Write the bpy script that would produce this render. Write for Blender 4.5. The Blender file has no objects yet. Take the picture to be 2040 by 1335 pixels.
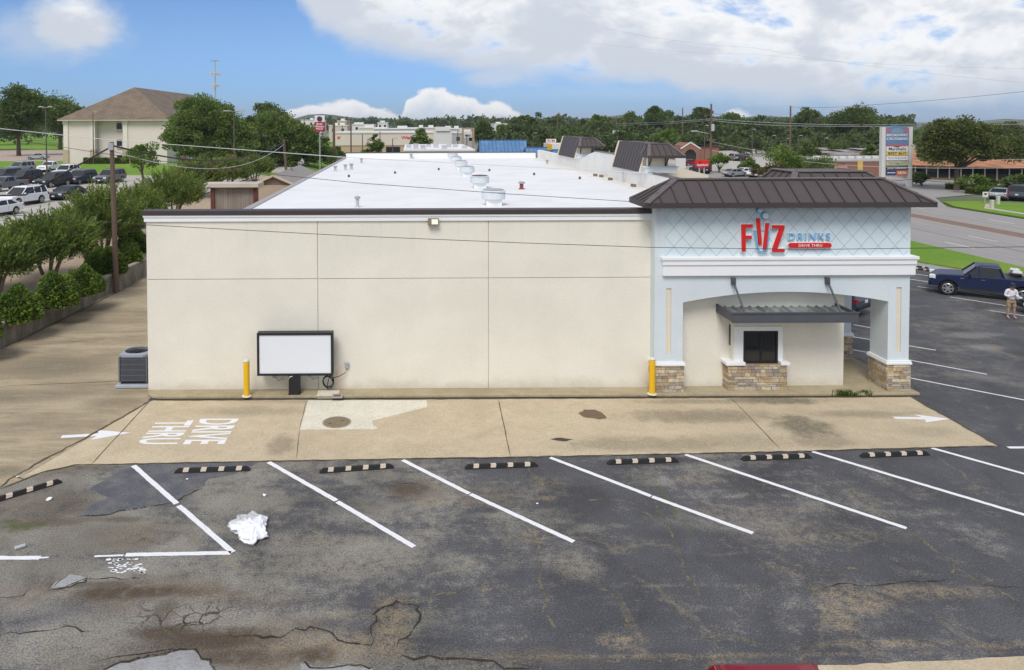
import bpy, bmesh, math, random
import numpy as np
from mathutils import Vector, Matrix
random.seed(7); RNG = np.random.default_rng(7)
SC = bpy.context.scene; COL = SC.collection
rad = math.radians

# ------------------------------------------------------------------ camera
CF, CPX, CPY, CYAW, CPITCH, CROLL, CH = 1464.7, 832.5, 287.2, .008, .0284, -.0029, 9.6
def _basis():
    cy, sy, cp, sp = math.cos(CYAW), math.sin(CYAW), math.cos(CPITCH), math.sin(CPITCH)
    f = Vector((sy*cp, cy*cp, -sp)); r = Vector((cy, -sy, 0)); u = r.cross(f)
    c, s = math.cos(CROLL), math.sin(CROLL)
    return c*r + s*u, -s*r + c*u, f
CR, CU, CFW = _basis()
cam = bpy.data.cameras.new('camera'); camo = bpy.data.objects.new('camera', cam); COL.objects.link(camo)
cam.sensor_width = 36; cam.lens = CF/2040*36
cam.shift_x = (1020-CPX)/2040; cam.shift_y = (CPY-667.5)/2040
cam.clip_start = .2; cam.clip_end = 12000
camo.matrix_world = Matrix(((CR.x, CU.x, -CFW.x, 0), (CR.y, CU.y, -CFW.y, 0), (CR.z, CU.z, -CFW.z, CH), (0, 0, 0, 1)))
SC.camera = camo
def _ray(px, py): return CFW + CR*((px-CPX)/CF) - CU*((py-CPY)/CF)
def G(px, py, z=0.0):
    d = _ray(px, py); p = Vector((0, 0, CH)) + d*((z-CH)/d.z); return Vector((p.x, p.y, z))
def AT(px, py, y):
    d = _ray(px, py); return Vector((0, 0, CH)) + d*(y/d.y)

# ------------------------------------------------------------------ node helper
class NT:
    def __init__(s, tree): s.t = tree; s.n = tree.nodes; s.l = tree.links
    def new(s, typ, **kw):
        n = s.n.new(typ)
        for k, v in kw.items(): setattr(n, k, v)
        return n
    def put(s, sock, v):
        if hasattr(v, 'is_linked') or isinstance(v, bpy.types.NodeSocket): s.l.new(v, sock)
        elif v is not None:
            if sock.type == 'RGBA' and not hasattr(v, '__len__'): v = (v, v, v, 1)
            elif sock.type == 'RGBA' and len(v) == 3: v = (*v, 1)
            sock.default_value = v
    def m(s, op, a, b=None, c=None, clamp=False):
        n = s.new('ShaderNodeMath', operation=op, use_clamp=clamp)
        for i, v in enumerate((a, b, c)):
            if v is not None: s.put(n.inputs[i], v)
        return n.outputs[0]
    def add(s, a, b): return s.m('ADD', a, b)
    def sub(s, a, b): return s.m('SUBTRACT', a, b)
    def mul(s, a, b): return s.m('MULTIPLY', a, b)
    def mx(s, a, b): return s.m('MAXIMUM', a, b)
    def sstep(s, v, lo, hi, tlo=0., thi=1.):
        n = s.new('ShaderNodeMapRange', interpolation_type='SMOOTHSTEP')
        s.put(n.inputs[0], v); n.inputs[1].default_value = lo; n.inputs[2].default_value = hi
        n.inputs[3].default_value = tlo; n.inputs[4].default_value = thi
        return n.outputs[0]
    def mix(s, f, a, b, mode='MIX'):
        n = s.new('ShaderNodeMix', data_type='RGBA', blend_type=mode)
        s.put(n.inputs[0], f); s.put(n.inputs[6], a); s.put(n.inputs[7], b); return n.outputs[2]
    def noise(s, vec, scale, detail=4, rough=.55, dist=0., out=0):
        n = s.new('ShaderNodeTexNoise'); s.put(n.inputs['Vector'], vec)
        n.inputs['Scale'].default_value = scale; n.inputs['Detail'].default_value = detail
        n.inputs['Roughness'].default_value = rough; n.inputs['Distortion'].default_value = dist
        return n.outputs[out]
    def voro(s, vec, scale, feature='F1', out='Distance'):
        n = s.new('ShaderNodeTexVoronoi', feature=feature); s.put(n.inputs['Vector'], vec); n.inputs['Scale'].default_value = scale
        return n.outputs[out]
    def sep(s, v):
        n = s.new('ShaderNodeSeparateXYZ'); s.put(n.inputs[0], v); return n.outputs
    def comb(s, x, y, z=0.):
        n = s.new('ShaderNodeCombineXYZ')
        for i, v in enumerate((x, y, z)): s.put(n.inputs[i], v)
        return n.outputs[0]
    def ramp(s, f, pts, interp='LINEAR'):
        n = s.new('ShaderNodeValToRGB'); cr = n.color_ramp; cr.interpolation = interp
        while len(cr.elements) < len(pts): cr.elements.new(.5)
        for e, (p, c) in zip(cr.elements, pts):
            e.position = p; e.color = (c, c, c, 1) if not hasattr(c, '__len__') else (*c, 1)
        s.put(n.inputs[0], f); return n.outputs[0]
    def vscale(s, v, sc):
        n = s.new('ShaderNodeVectorMath', operation='MULTIPLY'); s.put(n.inputs[0], v); n.inputs[1].default_value = sc; return n.outputs[0]

# ------------------------------------------------------------------ world: sky with clouds, sun
SUN_EL, SUN_AZ = rad(52), rad(200)      # azimuth clockwise from +Y
SUN_STR, SUN_ANG, SKY_STR, CLOUD_STR, EXPO = 1.6, 26, .083, .65, .66
W = bpy.data.worlds.new('World'); SC.world = W; W.use_nodes = True
W.node_tree.nodes.clear(); w = NT(W.node_tree)
sky = w.new('ShaderNodeTexSky', sky_type='NISHITA', sun_disc=False)
sky.sun_elevation = SUN_EL; sky.sun_rotation = SUN_AZ; sky.altitude = 150; sky.air_density = 1.0; sky.dust_density = .6; sky.ozone_density = 1.6
gen = w.new('ShaderNodeTexCoord').outputs['Generated']
gx, gy, gz = w.sep(gen)
yy = w.mx(gy, .05)
u = w.m('DIVIDE', gx, yy); v = w.m('DIVIDE', gz, yy)
cvec = w.comb(w.mul(u, 1.), w.mul(v, 2.0), 0)
wn = w.new('ShaderNodeTexNoise'); w.put(wn.inputs['Vector'], cvec); wn.inputs['Scale'].default_value = 9; wn.inputs['Detail'].default_value = 9; wn.inputs['Roughness'].default_value = .62
n_big = w.noise(cvec, 5.0, 8, .6, .3)
n_fine = w.noise(cvec, 14, 8, .56, .2)
n_puff = w.noise(w.comb(u, w.mul(v, 1.3), 3.0), 26, 6, .55, .4)
def U(px): return ((px-820)/1465+.6)/1.5
def ramp_u(pts, top=.25):           # boundary height above the horizon as a function of bearing
    return w.mul(w.ramp(w.m('DIVIDE', w.add(u, .6), 1.5), [(U(x), max(0, (245-y)/1465)/top) for x, y in pts], 'B_SPLINE' if False else 'EASE'), top)
bB = ramp_u([(575, -110), (592, 10), (640, 62), (720, 100), (820, 124), (950, 150), (1080, 160), (1250, 172), (1420, 196), (1600, 214), (1900, 224), (2040, 216)])
dB = w.add(w.sub(v, bB), w.mul(w.sub(n_fine, .5), .05))
mB = w.sstep(dB, -.012, .026)
holes = w.sstep(w.add(n_big, w.mul(w.sub(n_fine, .5), .5)), .52, .70, 0, .9)
mB = w.mul(mB, w.sub(1., holes))
def blob(px, py, rx, ry, soft=.6, amp=1.6):
    dx = w.m('DIVIDE', w.sub(u, (px-820)/1465), rx/1465); dy = w.m('DIVIDE', w.sub(v, (245-py)/1465), ry/1465)
    r = w.m('SQRT', w.add(w.mul(dx, dx), w.mul(dy, dy)))
    return w.sstep(w.sub(w.add(r, w.mul(w.sub(n_fine, .5), amp)), 1.), soft, -soft)
mA = w.mx(w.mul(blob(150, 46, 84, 58, .4, 1.5), 1.), w.mul(blob(100, 70, 110, 40, .8, 1.7), .55))
mA = w.mx(mA, w.mul(blob(1000, 150, 60, 22, .5), .7))
mA = w.mx(mA, w.mul(blob(1250, 185, 200, 12, .9), .22))
bC = ramp_u([(470, 250), (560, 222), (620, 208), (700, 200), (765, 216), (795, 232), (815, 190), (862, 170), (925, 186), (955, 204), (995, 194), (1050, 228), (1090, 250), (1420, 250), (1462, 214), (1490, 215), (1540, 250)])
dC = w.sub(w.add(bC, w.add(w.mul(w.sub(n_puff, .5), .026), w.mul(w.sub(n_fine, .5), .03))), v)
mC = w.mul(w.sstep(dC, -.001, .006), w.sstep(bC, .004, .012))
front = w.sstep(gy, .05, .3)
# over the rest of the sky: broken cloud on a flat layer
flat = w.comb(w.m('DIVIDE', gx, w.add(w.mx(gz, 0.), .15)), w.m('DIVIDE', gy, w.add(w.mx(gz, 0.), .15)), 1.7)
mR = w.sstep(w.noise(flat, .9, 7, .6), .34, .56)
hiB = w.sstep(v, .16, .5)
mfront = w.mx(w.mx(mA, w.mul(mB, w.sub(1., hiB))), w.mul(mR, hiB))
mask = w.add(w.mul(mfront, front), w.mul(mR, w.sub(1., front)))
cB = w.mix(w.sstep(w.add(w.mul(n_big, .6), w.add(w.mul(n_fine, .22), w.mul(w.m('MINIMUM', w.mx(dB, 0.), .085), 1.5))), .44, .60), (.62, .67, .755), (1.0, 1.0, 1.0))
cC = w.mix(w.sstep(w.add(dC, w.mul(w.sub(n_puff, .5), .05)), .045, .0), (.70, .78, .90), (1.03, 1.03, 1.03))
bg1 = w.new('ShaderNodeBackground'); w.put(bg1.inputs[0], w.mix(1., sky.outputs[0], w.mix(w.sstep(v, .02, .14), (.36, .56, 1.02), (.50, .65, .93)), 'MULTIPLY')); bg1.inputs[1].default_value = SKY_STR
bg2 = w.new('ShaderNodeBackground'); w.put(bg2.inputs[0], cB); bg2.inputs[1].default_value = CLOUD_STR
bg3 = w.new('ShaderNodeBackground'); w.put(bg3.inputs[0], cC); bg3.inputs[1].default_value = CLOUD_STR*.92
m1 = w.new('ShaderNodeMixShader'); w.put(m1.inputs[0], mask); w.l.new(bg1.outputs[0], m1.inputs[1]); w.l.new(bg2.outputs[0], m1.inputs[2])
m2 = w.new('ShaderNodeMixShader'); w.put(m2.inputs[0], w.mul(mC, front)); w.l.new(m1.outputs[0], m2.inputs[1]); w.l.new(bg3.outputs[0], m2.inputs[2])
wo = w.new('ShaderNodeOutputWorld'); w.l.new(m2.outputs[0], wo.inputs[0])
W.cycles.sampling_method = 'MANUAL'; W.cycles.sample_map_resolution = 512
sun = bpy.data.lights.new('sun', 'SUN'); sun.energy = SUN_STR; sun.angle = rad(SUN_ANG); sun.color = (1, .95, .87)
suno = bpy.data.objects.new('sun', sun); COL.objects.link(suno)
sd = Vector((math.sin(SUN_AZ)*math.cos(SUN_EL), math.cos(SUN_AZ)*math.cos(SUN_EL), math.sin(SUN_EL)))
suno.rotation_euler = sd.to_track_quat('Z', 'Y').to_euler(); suno.location = (0, 0, 80)
SC.view_settings.view_transform = 'Standard'; SC.view_settings.look = 'None'; SC.view_settings.gamma = 1; SC.view_settings.exposure = EXPO
SC.render.engine = 'CYCLES'; SC.cycles.use_denoising = True; SC.cycles.max_bounces = 6; SC.cycles.transparent_max_bounces = 6
try: SC.cycles.denoiser = 'OPENIMAGEDENOISE'
except Exception: pass

# ------------------------------------------------------------------ materials
MATS = {}
def M(name, col, rough=.8, var=.12, scale=3., bump=0., metal=0., spec=.3, fine=0., coat=0., trans=0.):
    if name in MATS: return MATS[name]
    m = bpy.data.materials.new(name); m.use_nodes = True; t = NT(m.node_tree)
    b = t.n['Principled BSDF']; co = t.new('ShaderNodeTexCoord').outputs['Object']
    nz = t.noise(co, scale, 5, .6)
    c = t.mix(nz, tuple(x*(1-var) for x in col), tuple(min(1, x*(1+var)) for x in col))
    if fine:
        c = t.mix(t.noise(co, scale*25, 2, .5), t.mix(1., c, (1-fine,)*3, 'MULTIPLY'), t.mix(1., c, (1+fine,)*3, 'MULTIPLY'))
    t.put(b.inputs['Base Color'], c)
    b.inputs['Roughness'].default_value = rough; b.inputs['Metallic'].default_value = metal
    b.inputs['Specular IOR Level'].default_value = spec
    if coat: b.inputs['Coat Weight'].default_value = coat; b.inputs['Coat Roughness'].default_value = .05
    if bump:
        bp = t.new('ShaderNodeBump'); bp.inputs['Strength'].default_value = bump; bp.inputs['Distance'].default_value = .02
        t.put(bp.inputs['Height'], t.noise(co, scale*20, 3, .6)); t.l.new(bp.outputs[0], b.inputs['Normal'])
    MATS[name] = m; return m
def custom(name):
    m = bpy.data.materials.new(name); m.use_nodes = True; t = NT(m.node_tree); MATS[name] = m
    return m, t, t.n['Principled BSDF'], t.new('ShaderNodeTexCoord').outputs['Object']
def leafmat(name, c0, c1, dead=None):
    m, t, b, co = custom(name)
    geo = t.new('ShaderNodeNewGeometry'); oi = t.new('ShaderNodeObjectInfo')
    r = t.m('FRACT', t.add(geo.outputs['Random Per Island'], t.mul(oi.outputs['Random'], .0)))
    c = t.mix(r, c0, c1)
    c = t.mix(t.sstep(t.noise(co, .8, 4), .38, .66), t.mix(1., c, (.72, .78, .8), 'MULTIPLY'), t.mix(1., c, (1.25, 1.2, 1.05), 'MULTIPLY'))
    if dead: c = t.mix(t.m('GREATER_THAN', r, .9), c, dead)
    t.put(b.inputs['Base Color'], c); b.inputs['Roughness'].default_value = .6; b.inputs['Specular IOR Level'].default_value = .25
    tr = t.new('ShaderNodeBsdfTranslucent'); t.put(tr.inputs[0], t.mix(1., c, (1.1, 1.25, .5), 'MULTIPLY'))
    ms = t.new('ShaderNodeMixShader'); ms.inputs[0].default_value = .3
    t.l.new(b.outputs[0], ms.inputs[1]); t.l.new(tr.outputs[0], ms.inputs[2]); t.l.new(ms.outputs[0], t.n['Material Output'].inputs[0])
    return m

# ------------------------------------------------------------------ mesh builder
def woff(o):
    p = Vector((0, 0, 0))
    while o is not None: p += o.location; o = o.parent
    return p
class MB:
    def __init__(s): s.v = []; s.f = []
    def add(s, vs, fs):
        k = len(s.v); s.v += [tuple(p) for p in vs]; s.f += [tuple(i+k for i in f) for f in fs]; return s
    def box(s, x0, x1, y0, y1, z0, z1):
        return s.add([(x0, y0, z0), (x1, y0, z0), (x1, y1, z0), (x0, y1, z0), (x0, y0, z1), (x1, y0, z1), (x1, y1, z1), (x0, y1, z1)],
                     [(0, 3, 2, 1), (4, 5, 6, 7), (0, 1, 5, 4), (1, 2, 6, 5), (2, 3, 7, 6), (3, 0, 4, 7)])
    def obox(s, c, sx, sy, sz, rz=0, ry=0, rx=0):
        m = Matrix.Translation(Vector(c)) @ Matrix.Rotation(rz, 4, 'Z') @ Matrix.Rotation(ry, 4, 'Y') @ Matrix.Rotation(rx, 4, 'X')
        b = MB().box(-sx/2, sx/2, -sy/2, sy/2, -sz/2, sz/2)
        return s.add([m @ Vector(p) for p in b.v], b.f)
    def bar(s, a, b, wx, wz):
        a, b = Vector(a), Vector(b); d = b-a; L = d.length; q = d.to_track_quat('X', 'Z')
        bb = MB().box(0, L, -wx/2, wx/2, -wz/2, wz/2)
        return s.add([a + q @ Vector(p) for p in bb.v], bb.f)
    def prism(s, poly, h0, h1, fn=None):        # polygon in (a,b), extruded from h0 to h1; fn maps (a,b,h) to xyz
        fn = fn or (lambda a, b, h: (a, b, h)); n = len(poly)
        s.add([fn(a, b, h0) for a, b in poly] + [fn(a, b, h1) for a, b in poly],
              [tuple(range(n))[::-1], tuple(range(n, 2*n))] + [(i, (i+1) % n, n+(i+1) % n, n+i) for i in range(n)]); return s
    def sheet(s, pts): return s.add(pts, [tuple(range(len(pts)))])
    def tube(s, pts, r, n=6, r1=None, caps=True):
        pts = [Vector(p) for p in pts]; k = len(pts); vs = []
        for i, p in enumerate(pts):
            d = (pts[min(i+1, k-1)]-pts[max(i-1, 0)]).normalized()
            ref = Vector((0, 0, 1)) if abs(d.z) < .9 else Vector((1, 0, 0))
            a = d.cross(ref).normalized(); b = a.cross(d)
            rr = r if r1 is None else r+(r1-r)*i/max(1, k-1)
            if hasattr(r, '__len__'): rr = r[i]
            vs += [p+a*(rr*math.cos(2*math.pi*j/n))+b*(rr*math.sin(2*math.pi*j/n)) for j in range(n)]
        fs = [(i*n+j, i*n+(j+1) % n, (i+1)*n+(j+1) % n, (i+1)*n+j) for i in range(k-1) for j in range(n)]
        if caps: fs += [tuple(range(n))[::-1], tuple(range((k-1)*n, k*n))]
        return s.add(vs, fs)
    def cyl(s, x, y, z0, z1, r, n=16, r1=None): return s.tube([(x, y, z0), (x, y, z1)], r, n, r if r1 is None else r1)
    def lathe(s, x, y, prof, n=18):
        k = len(prof); vs = [(x+r*math.cos(2*math.pi*j/n), y+r*math.sin(2*math.pi*j/n), z) for r, z in prof for j in range(n)]
        fs = [(i*n+j, i*n+(j+1) % n, (i+1)*n+(j+1) % n, (i+1)*n+j) for i in range(k-1) for j in range(n)]
        return s.add(vs, fs + [tuple(range(n))[::-1], tuple(range((k-1)*n, k*n))])
    def loft(s, rings, caps=True):
        n = len(rings[0]); vs = [p for r in rings for p in r]
        fs = [(i*n+j, i*n+(j+1) % n, (i+1)*n+(j+1) % n, (i+1)*n+j) for i in range(len(rings)-1) for j in range(n)]
        if caps: fs += [tuple(range(n))[::-1], tuple(range((len(rings)-1)*n, len(rings)*n))]
        return s.add(vs, fs)
    def build(s, name, m, parent=None, smooth=False, bevel=0., fixn=True):
        me = bpy.data.meshes.new(name); o = bpy.data.objects.new(name, me); COL.objects.link(o)
        off = woff(parent) if parent is not None else Vector((0, 0, 0))
        me.from_pydata([(a-off.x, b-off.y, c-off.z) for a, b, c in s.v], [], s.f)
        if fixn:
            bm = bmesh.new(); bm.from_mesh(me); bmesh.ops.recalc_face_normals(bm, faces=bm.faces); bm.to_mesh(me); bm.free()
        if m is not None: me.materials.append(m)
        if smooth: me.polygons.foreach_set('use_smooth', [True]*len(me.polygons))
        if parent is not None: o.parent = parent
        if bevel:
            b = o.modifiers.new('bevel', 'BEVEL'); b.width = bevel; b.segments = 2; b.limit_method = 'ANGLE'; b.angle_limit = rad(40)
        return o
def tag(o, label=None, cat=None, group=None, kind=None):
    if label: o['label'] = label
    if cat: o['category'] = cat
    if group: o['group'] = group
    if kind: o['kind'] = kind
    return o
def thing(name, label, cat, loc=(0, 0, 0), group=None):
    o = bpy.data.objects.new(name, None); COL.objects.link(o); o.location = loc; o.empty_display_size = .3
    return tag(o, label, cat, group)
def copy_tree(o, parent=None):
    c = o.copy(); COL.objects.link(c); c.parent = parent
    for ch in o.children: copy_tree(ch, c)
    return c
def struct(o): o['kind'] = 'structure'; return o
def put_text(mb, text, M4, wd=None, ht=1., ext=.01, shear=0., spacing=1., bold=0., align='CENTER'):
    cu = bpy.data.curves.new('t', 'FONT'); cu.body = text; cu.align_x = 'LEFT'; cu.extrude = ext/2; cu.space_character = spacing; cu.offset = bold; cu.resolution_u = 3
    o = bpy.data.objects.new('t', cu); COL.objects.link(o)
    dg = bpy.context.evaluated_depsgraph_get(); dg.update()
    me = bpy.data.meshes.new_from_object(o.evaluated_get(dg))
    vs = [v.co.copy() for v in me.vertices]; fs = [tuple(p.vertices) for p in me.polygons]
    bpy.data.objects.remove(o); bpy.data.meshes.remove(me); bpy.data.curves.remove(cu)
    if not vs: return
    x0, x1 = min(p.x for p in vs), max(p.x for p in vs); y0, y1 = min(p.y for p in vs), max(p.y for p in vs)
    sy = ht/(y1-y0); sx = (wd/(x1-x0)) if wd else sy
    out = []
    for p in vs:
        yv = (p.y-(y0+y1)/2)*sy
        out.append(M4 @ Vector(((p.x-(x0+x1)/2)*sx+shear*yv, yv, p.z)))
    mb.add(out, fs)
def face_front(x, y, z): return Matrix.Translation((x, y, z)) @ Matrix.Rotation(rad(90), 4, 'X')   # text facing -Y, centred at x,z

# ------------------------------------------------------------------ ground materials
def blobmask(t, x, y, nz, items, amp=.9):
    out = None
    for (px, py, rx, ry, st) in items:
        c = G(px, py); e = G(px+rx, py); f = G(px, py-ry); ax = max(.05, abs(e.x-c.x)); ay = max(.05, abs(f.y-c.y))
        dx = t.mul(t.sub(x, c.x), 1/ax); dy = t.mul(t.sub(y, c.y), 1/ay)
        r = t.m('SQRT', t.add(t.mul(dx, dx), t.mul(dy, dy)))
        k = t.mul(t.sstep(t.add(r, t.mul(t.sub(nz, .5), amp*3.2)), 1.35, .35), st)
        out = k if out is None else t.mx(out, k)
    return out
def asphalt_material():
    m, t, b, co = custom('worn_asphalt'); x, y, z = t.sep(co)
    nL = t.noise(co, .16, 6, .62, .5); nM = t.noise(co, .75, 8, .68, .6); nS = t.noise(co, 4.5, 6, .7)
    gr = t.noise(co, 24, 4, .8); gr2 = t.noise(co, 60, 3, .75); sp = t.voro(co, 22)
    stre = t.noise(t.vscale(co, (.35, 1.6, 1)), 1.1, 6, .65, .4)
    # worn, sandy share: more towards the old end of the lot
    bias = t.sstep(x, 10, -7, -.035, .07)
    old = t.m('MULTIPLY', bias, t.sstep(y, 24, 20))
    k = t.add(t.add(t.mul(nL, .44), t.mul(nM, .32)), t.add(t.mul(stre, .24), t.add(old, -.02)))
    worn = t.sstep(t.add(k, t.add(t.mul(t.sub(nS, .5), .24), t.mul(t.sub(gr, .5), .18))), .455, .60)
    farlot = t.sstep(x, 15, 19)
    worn = t.mul(worn, t.sub(1., t.mul(farlot, .45)))
    c = t.mix(worn, (.083, .083, .088), (.215, .202, .172))
    dirt = blobmask(t, x, y, nM, [(330, 1190, 240, 45, .85), (420, 1280, 330, 60, .8), (90, 1010, 150, 45, .7), (230, 1060, 150, 30, .55), (600, 1300, 220, 40, .7), (850, 980, 80, 25, .55), (980, 985, 90, 22, .4), (60, 1180, 110, 40, .6), (1000, 1310, 200, 18, .5), (120, 930, 90, 25, .7)])
    c = t.mix(t.mul(dirt, t.sstep(t.add(nS, t.mul(t.sub(gr, .5), .5)), .28, .56)), c, (.155, .125, .092))
    tan = blobmask(t, x, y, nM, [(785, 1245, 48, 62, 1), (640, 1290, 150, 32, .9), (1235, 1278, 45, 17, .9), (1090, 992, 26, 5, .8), (1085, 960, 45, 12, .5), (1390, 955, 45, 14, .45), (1700, 1195, 70, 30, .8), (1850, 1180, 130, 16, .8), (1670, 1230, 36, 36, .8), (1780, 1282, 150, 10, .7), (1500, 1305, 520, 5, .55), (1990, 1285, 100, 8, .6), (250, 1068, 45, 26, .55), (880, 1000, 60, 9, .6), (970, 1172, 25, 7, .6), (1140, 1130, 40, 26, .5), (1255, 1235, 10, 60, .5), (400, 1180, 60, 14, .6), (1550, 1050, 140, 14, .4), (1620, 1070, 180, 16, .4), (1500, 1020, 180, 16, .3), (1060, 1070, 30, 14, .6), (700, 1130, 160, 22, .45), (640, 1080, 120, 16, .35)], .75)
    c = t.mix(t.mul(tan, t.sstep(t.add(nS, t.mul(t.sub(gr, .5), .6)), .36, .60)), c, (.255, .205, .140))
    lgt = blobmask(t, x, y, nM, [(1935, 668, 60, 7, .9), (1965, 692, 40, 6, .8), (70, 1290, 170, 40, .35), (330, 1110, 60, 14, .3), (400, 1230, 130, 26, .45), (560, 1085, 22, 26, .4)], .6)
    c = t.mix(t.mul(lgt, t.sstep(gr, .3, .6)), c, (.30, .28, .25))
    dk = blobmask(t, x, y, nM, [(1050, 1150, 70, 40, .7), (900, 1270, 90, 40, .8), (100, 1225, 110, 26, .8), (690, 1010, 120, 30, .5), (830, 1140, 90, 20, .6), (1180, 1200, 150, 60, .5), (940, 1225, 60, 60, .5), (330, 1000, 60, 20, .6), (700, 1240, 60, 22, .6), (1850, 1230, 80, 18, .6), (1820, 1260, 60, 10, .7)], .7)
    c = t.mix(t.mul(dk, .7), c, (.080, .082, .090))
    moss = blobmask(t, x, y, nS, [(40, 1050, 40, 10, .9), (20, 1040, 25, 6, .8), (75, 1047, 16, 8, .8), (1340, 1010, 6, 60, .5)], .8)
    c = t.mix(t.mul(moss, .8), c, (.085, .105, .030))
    # thin sandy cracks over the whole lot
    wv = t.new('ShaderNodeVectorMath', operation='ADD'); t.put(wv.inputs[0], co); t.put(wv.inputs[1], t.vscale(t.noise(co, .7, 5, .6, out=1), (1.6, 1.6, 0)))
    co2 = t.new('ShaderNodeVectorMath', operation='ADD'); t.put(co2.inputs[0], co); t.put(co2.inputs[1], t.vscale(t.noise(co, 2.5, 4, .6, out=1), (.35, .35, 0)))
    ck = t.voro(wv.outputs[0], .21, 'DISTANCE_TO_EDGE'); ckm = t.mul(t.sstep(ck, .013, .003), t.sstep(nM, .42, .58))
    c = t.mix(t.mul(ckm, .40), c, (.22, .185, .125))
    al = t.voro(co2.outputs[0], 3.0, 'DISTANCE_TO_EDGE')
    am = blobmask(t, x, y, nM, [(365, 1226, 120, 34, 1), (1020, 1325, 70, 10, .6), (480, 1262, 60, 12, .7)], .35)
    alm = t.mul(t.sstep(al, .06, .015), am); c = t.mix(alm, c, (.035, .028, .02))
    big = t.noise(co, .42, 5, .6, .8)
    c = t.mix(1., c, t.ramp(big, [(.32, .74), (.5, 1.), (.68, 1.26)]), 'MULTIPLY')
    wl2 = blobmask(t, x, y, nM, [(170, 1265, 130, 45, .8), (700, 1110, 150, 40, .6), (350, 1205, 90, 26, .7), (60, 1215, 60, 14, .5), (560, 1170, 80, 26, .5), (480, 1235, 60, 14, .6), (1160, 1125, 44, 30, .6), (1080, 1030, 60, 20, .4), (1450, 1040, 150, 20, .4)], .6)
    c = t.mix(t.mul(wl2, t.sstep(t.add(nS, t.mul(t.sub(gr, .5), .5)), .25, .60)), c, (.245, .230, .195))
    db = blobmask(t, x, y, nM, [(270, 1180, 160, 14, .9), (200, 1165, 90, 12, .7), (430, 1275, 120, 22, .95), (330, 1260, 70, 16, .8), (620, 1305, 70, 24, .9), (470, 1310, 90, 20, .8), (330, 1215, 26, 30, .6), (820, 975, 40, 12, .8), (230, 1035, 80, 8, .6), (120, 1040, 60, 8, .5)], .6)
    c = t.mix(t.mul(db, t.sstep(t.add(nS, t.mul(t.sub(gr, .5), .4)), .22, .52)), c, (.078, .056, .038))
    # aggregate
    c = t.mix(1., c, t.ramp(gr, [(.30, .55), (.5, 1.), (.70, 1.6)]), 'MULTIPLY')
    c = t.mix(1., c, t.ramp(gr2, [(.3, .5), (.5, 1.), (.7, 1.6)]), 'MULTIPLY')
    c = t.mix(t.mul(t.sstep(sp, .22, .10), t.sstep(nS, .48, .62)), c, (.30, .27, .23))
    t.put(b.inputs['Base Color'], c); b.inputs['Roughness'].default_value = .88; b.inputs['Specular IOR Level'].default_value = .25
    bp = t.new('ShaderNodeBump'); bp.inputs['Strength'].default_value = .5; bp.inputs['Distance'].default_value = .02
    t.put(bp.inputs['Height'], t.add(t.mul(gr, .5), t.sub(t.mul(nS, .6), t.mul(alm, 1.2)))); t.l.new(bp.outputs[0], b.inputs['Normal'])
    return m
def concrete_material(name, base, dark, stains, streak=(1, 1, 1), pink=None, st=.5):
    m, t, b, co = custom(name); x, y, z = t.sep(co)
    nL = t.noise(t.vscale(co, streak), .45, 6, .6, .6); nM = t.noise(t.vscale(co, streak), 1.6, 8, .66, .4); nS = t.noise(co, 7, 6, .7); gr = t.noise(co, 16, 4, .75)
    c = t.mix(t.sstep(t.add(t.mul(nL, .5), t.mul(nM, .5)), .36, .62), base, dark)
    c = t.mix(t.mul(t.sstep(t.noise(co, .9, 4), .5, .66), .4), c, pink or base)
    if stains:
        k = blobmask(t, x, y, nM, stains, .8); c = t.mix(t.mul(k, t.sstep(nS, .2, .6, .45, 1)), c, (.135, .118, .085))
    c = t.mix(t.mul(t.sstep(nS, .56, .70), .35), c, dark)
    c = t.mix(1., c, t.ramp(gr, [(.3, .80), (.7, 1.18)]), 'MULTIPLY')
    t.put(b.inputs['Base Color'], c); b.inputs['Roughness'].default_value = .9; b.inputs['Specular IOR Level'].default_value = .2
    bp = t.new('ShaderNodeBump'); bp.inputs['Strength'].default_value = .25; bp.inputs['Distance'].default_value = .01
    t.put(bp.inputs['Height'], nS); t.l.new(bp.outputs[0], b.inputs['Normal'])
    return m
ASPH = asphalt_material()
CONC = concrete_material('drive_concrete', (.565, .475, .33), (.465, .385, .26),
    [(1400, 830, 160, 14, .6), (1600, 850, 60, 24, .85), (1550, 798, 110, 8, .8), (1300, 885, 190, 16, .5), (1720, 825, 120, 8, .5), (1640, 880, 70, 14, .5), (560, 890, 30, 22, .55), (500, 820, 120, 10, .4), (1480, 880, 120, 18, .35), (1850, 860, 60, 12, .3), (1390, 800, 120, 6, .5), (700, 800, 200, 4, .3)], pink=(.56, .44, .31))
ALLEY = concrete_material('alley_concrete', (.475, .395, .27), (.29, .235, .155), [(100, 650, 120, 14, .6), (120, 730, 130, 20, .6), (180, 620, 60, 12, .5), (40, 790, 120, 14, .5), (260, 585, 40, 8, .5), (60, 850, 80, 16, .4), (10, 940, 40, 14, .6), (230, 800, 60, 10, .5)], streak=(.35, 1.8, 1), pink=(.46, .37, .235))
WALKC = concrete_material('walk_concrete', (.42, .36, .24), (.33, .275, .17), [(400, 775, 90, 3, .5), (900, 778, 160, 3, .4), (1500, 775, 90, 4, .4), (1720, 740, 40, 40, .3)])
LOTC = concrete_material('pale_lot_concrete', (.50, .47, .42), (.40, .37, .32), None)
PATCHC = concrete_material('new_concrete', (.70, .66, .55), (.62, .58, .47), None)
ROADM = concrete_material('road_surface', (.34, .32, .30), (.29, .275, .26), None, streak=(1.5, .15, 1))
BROWNP = concrete_material('red_paving', (.25, .175, .145), (.20, .14, .115), None)
LITT = concrete_material('pale_pavement_patch', (.36, .36, .36), (.25, .245, .24), None)
NEWAS = None
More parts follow.
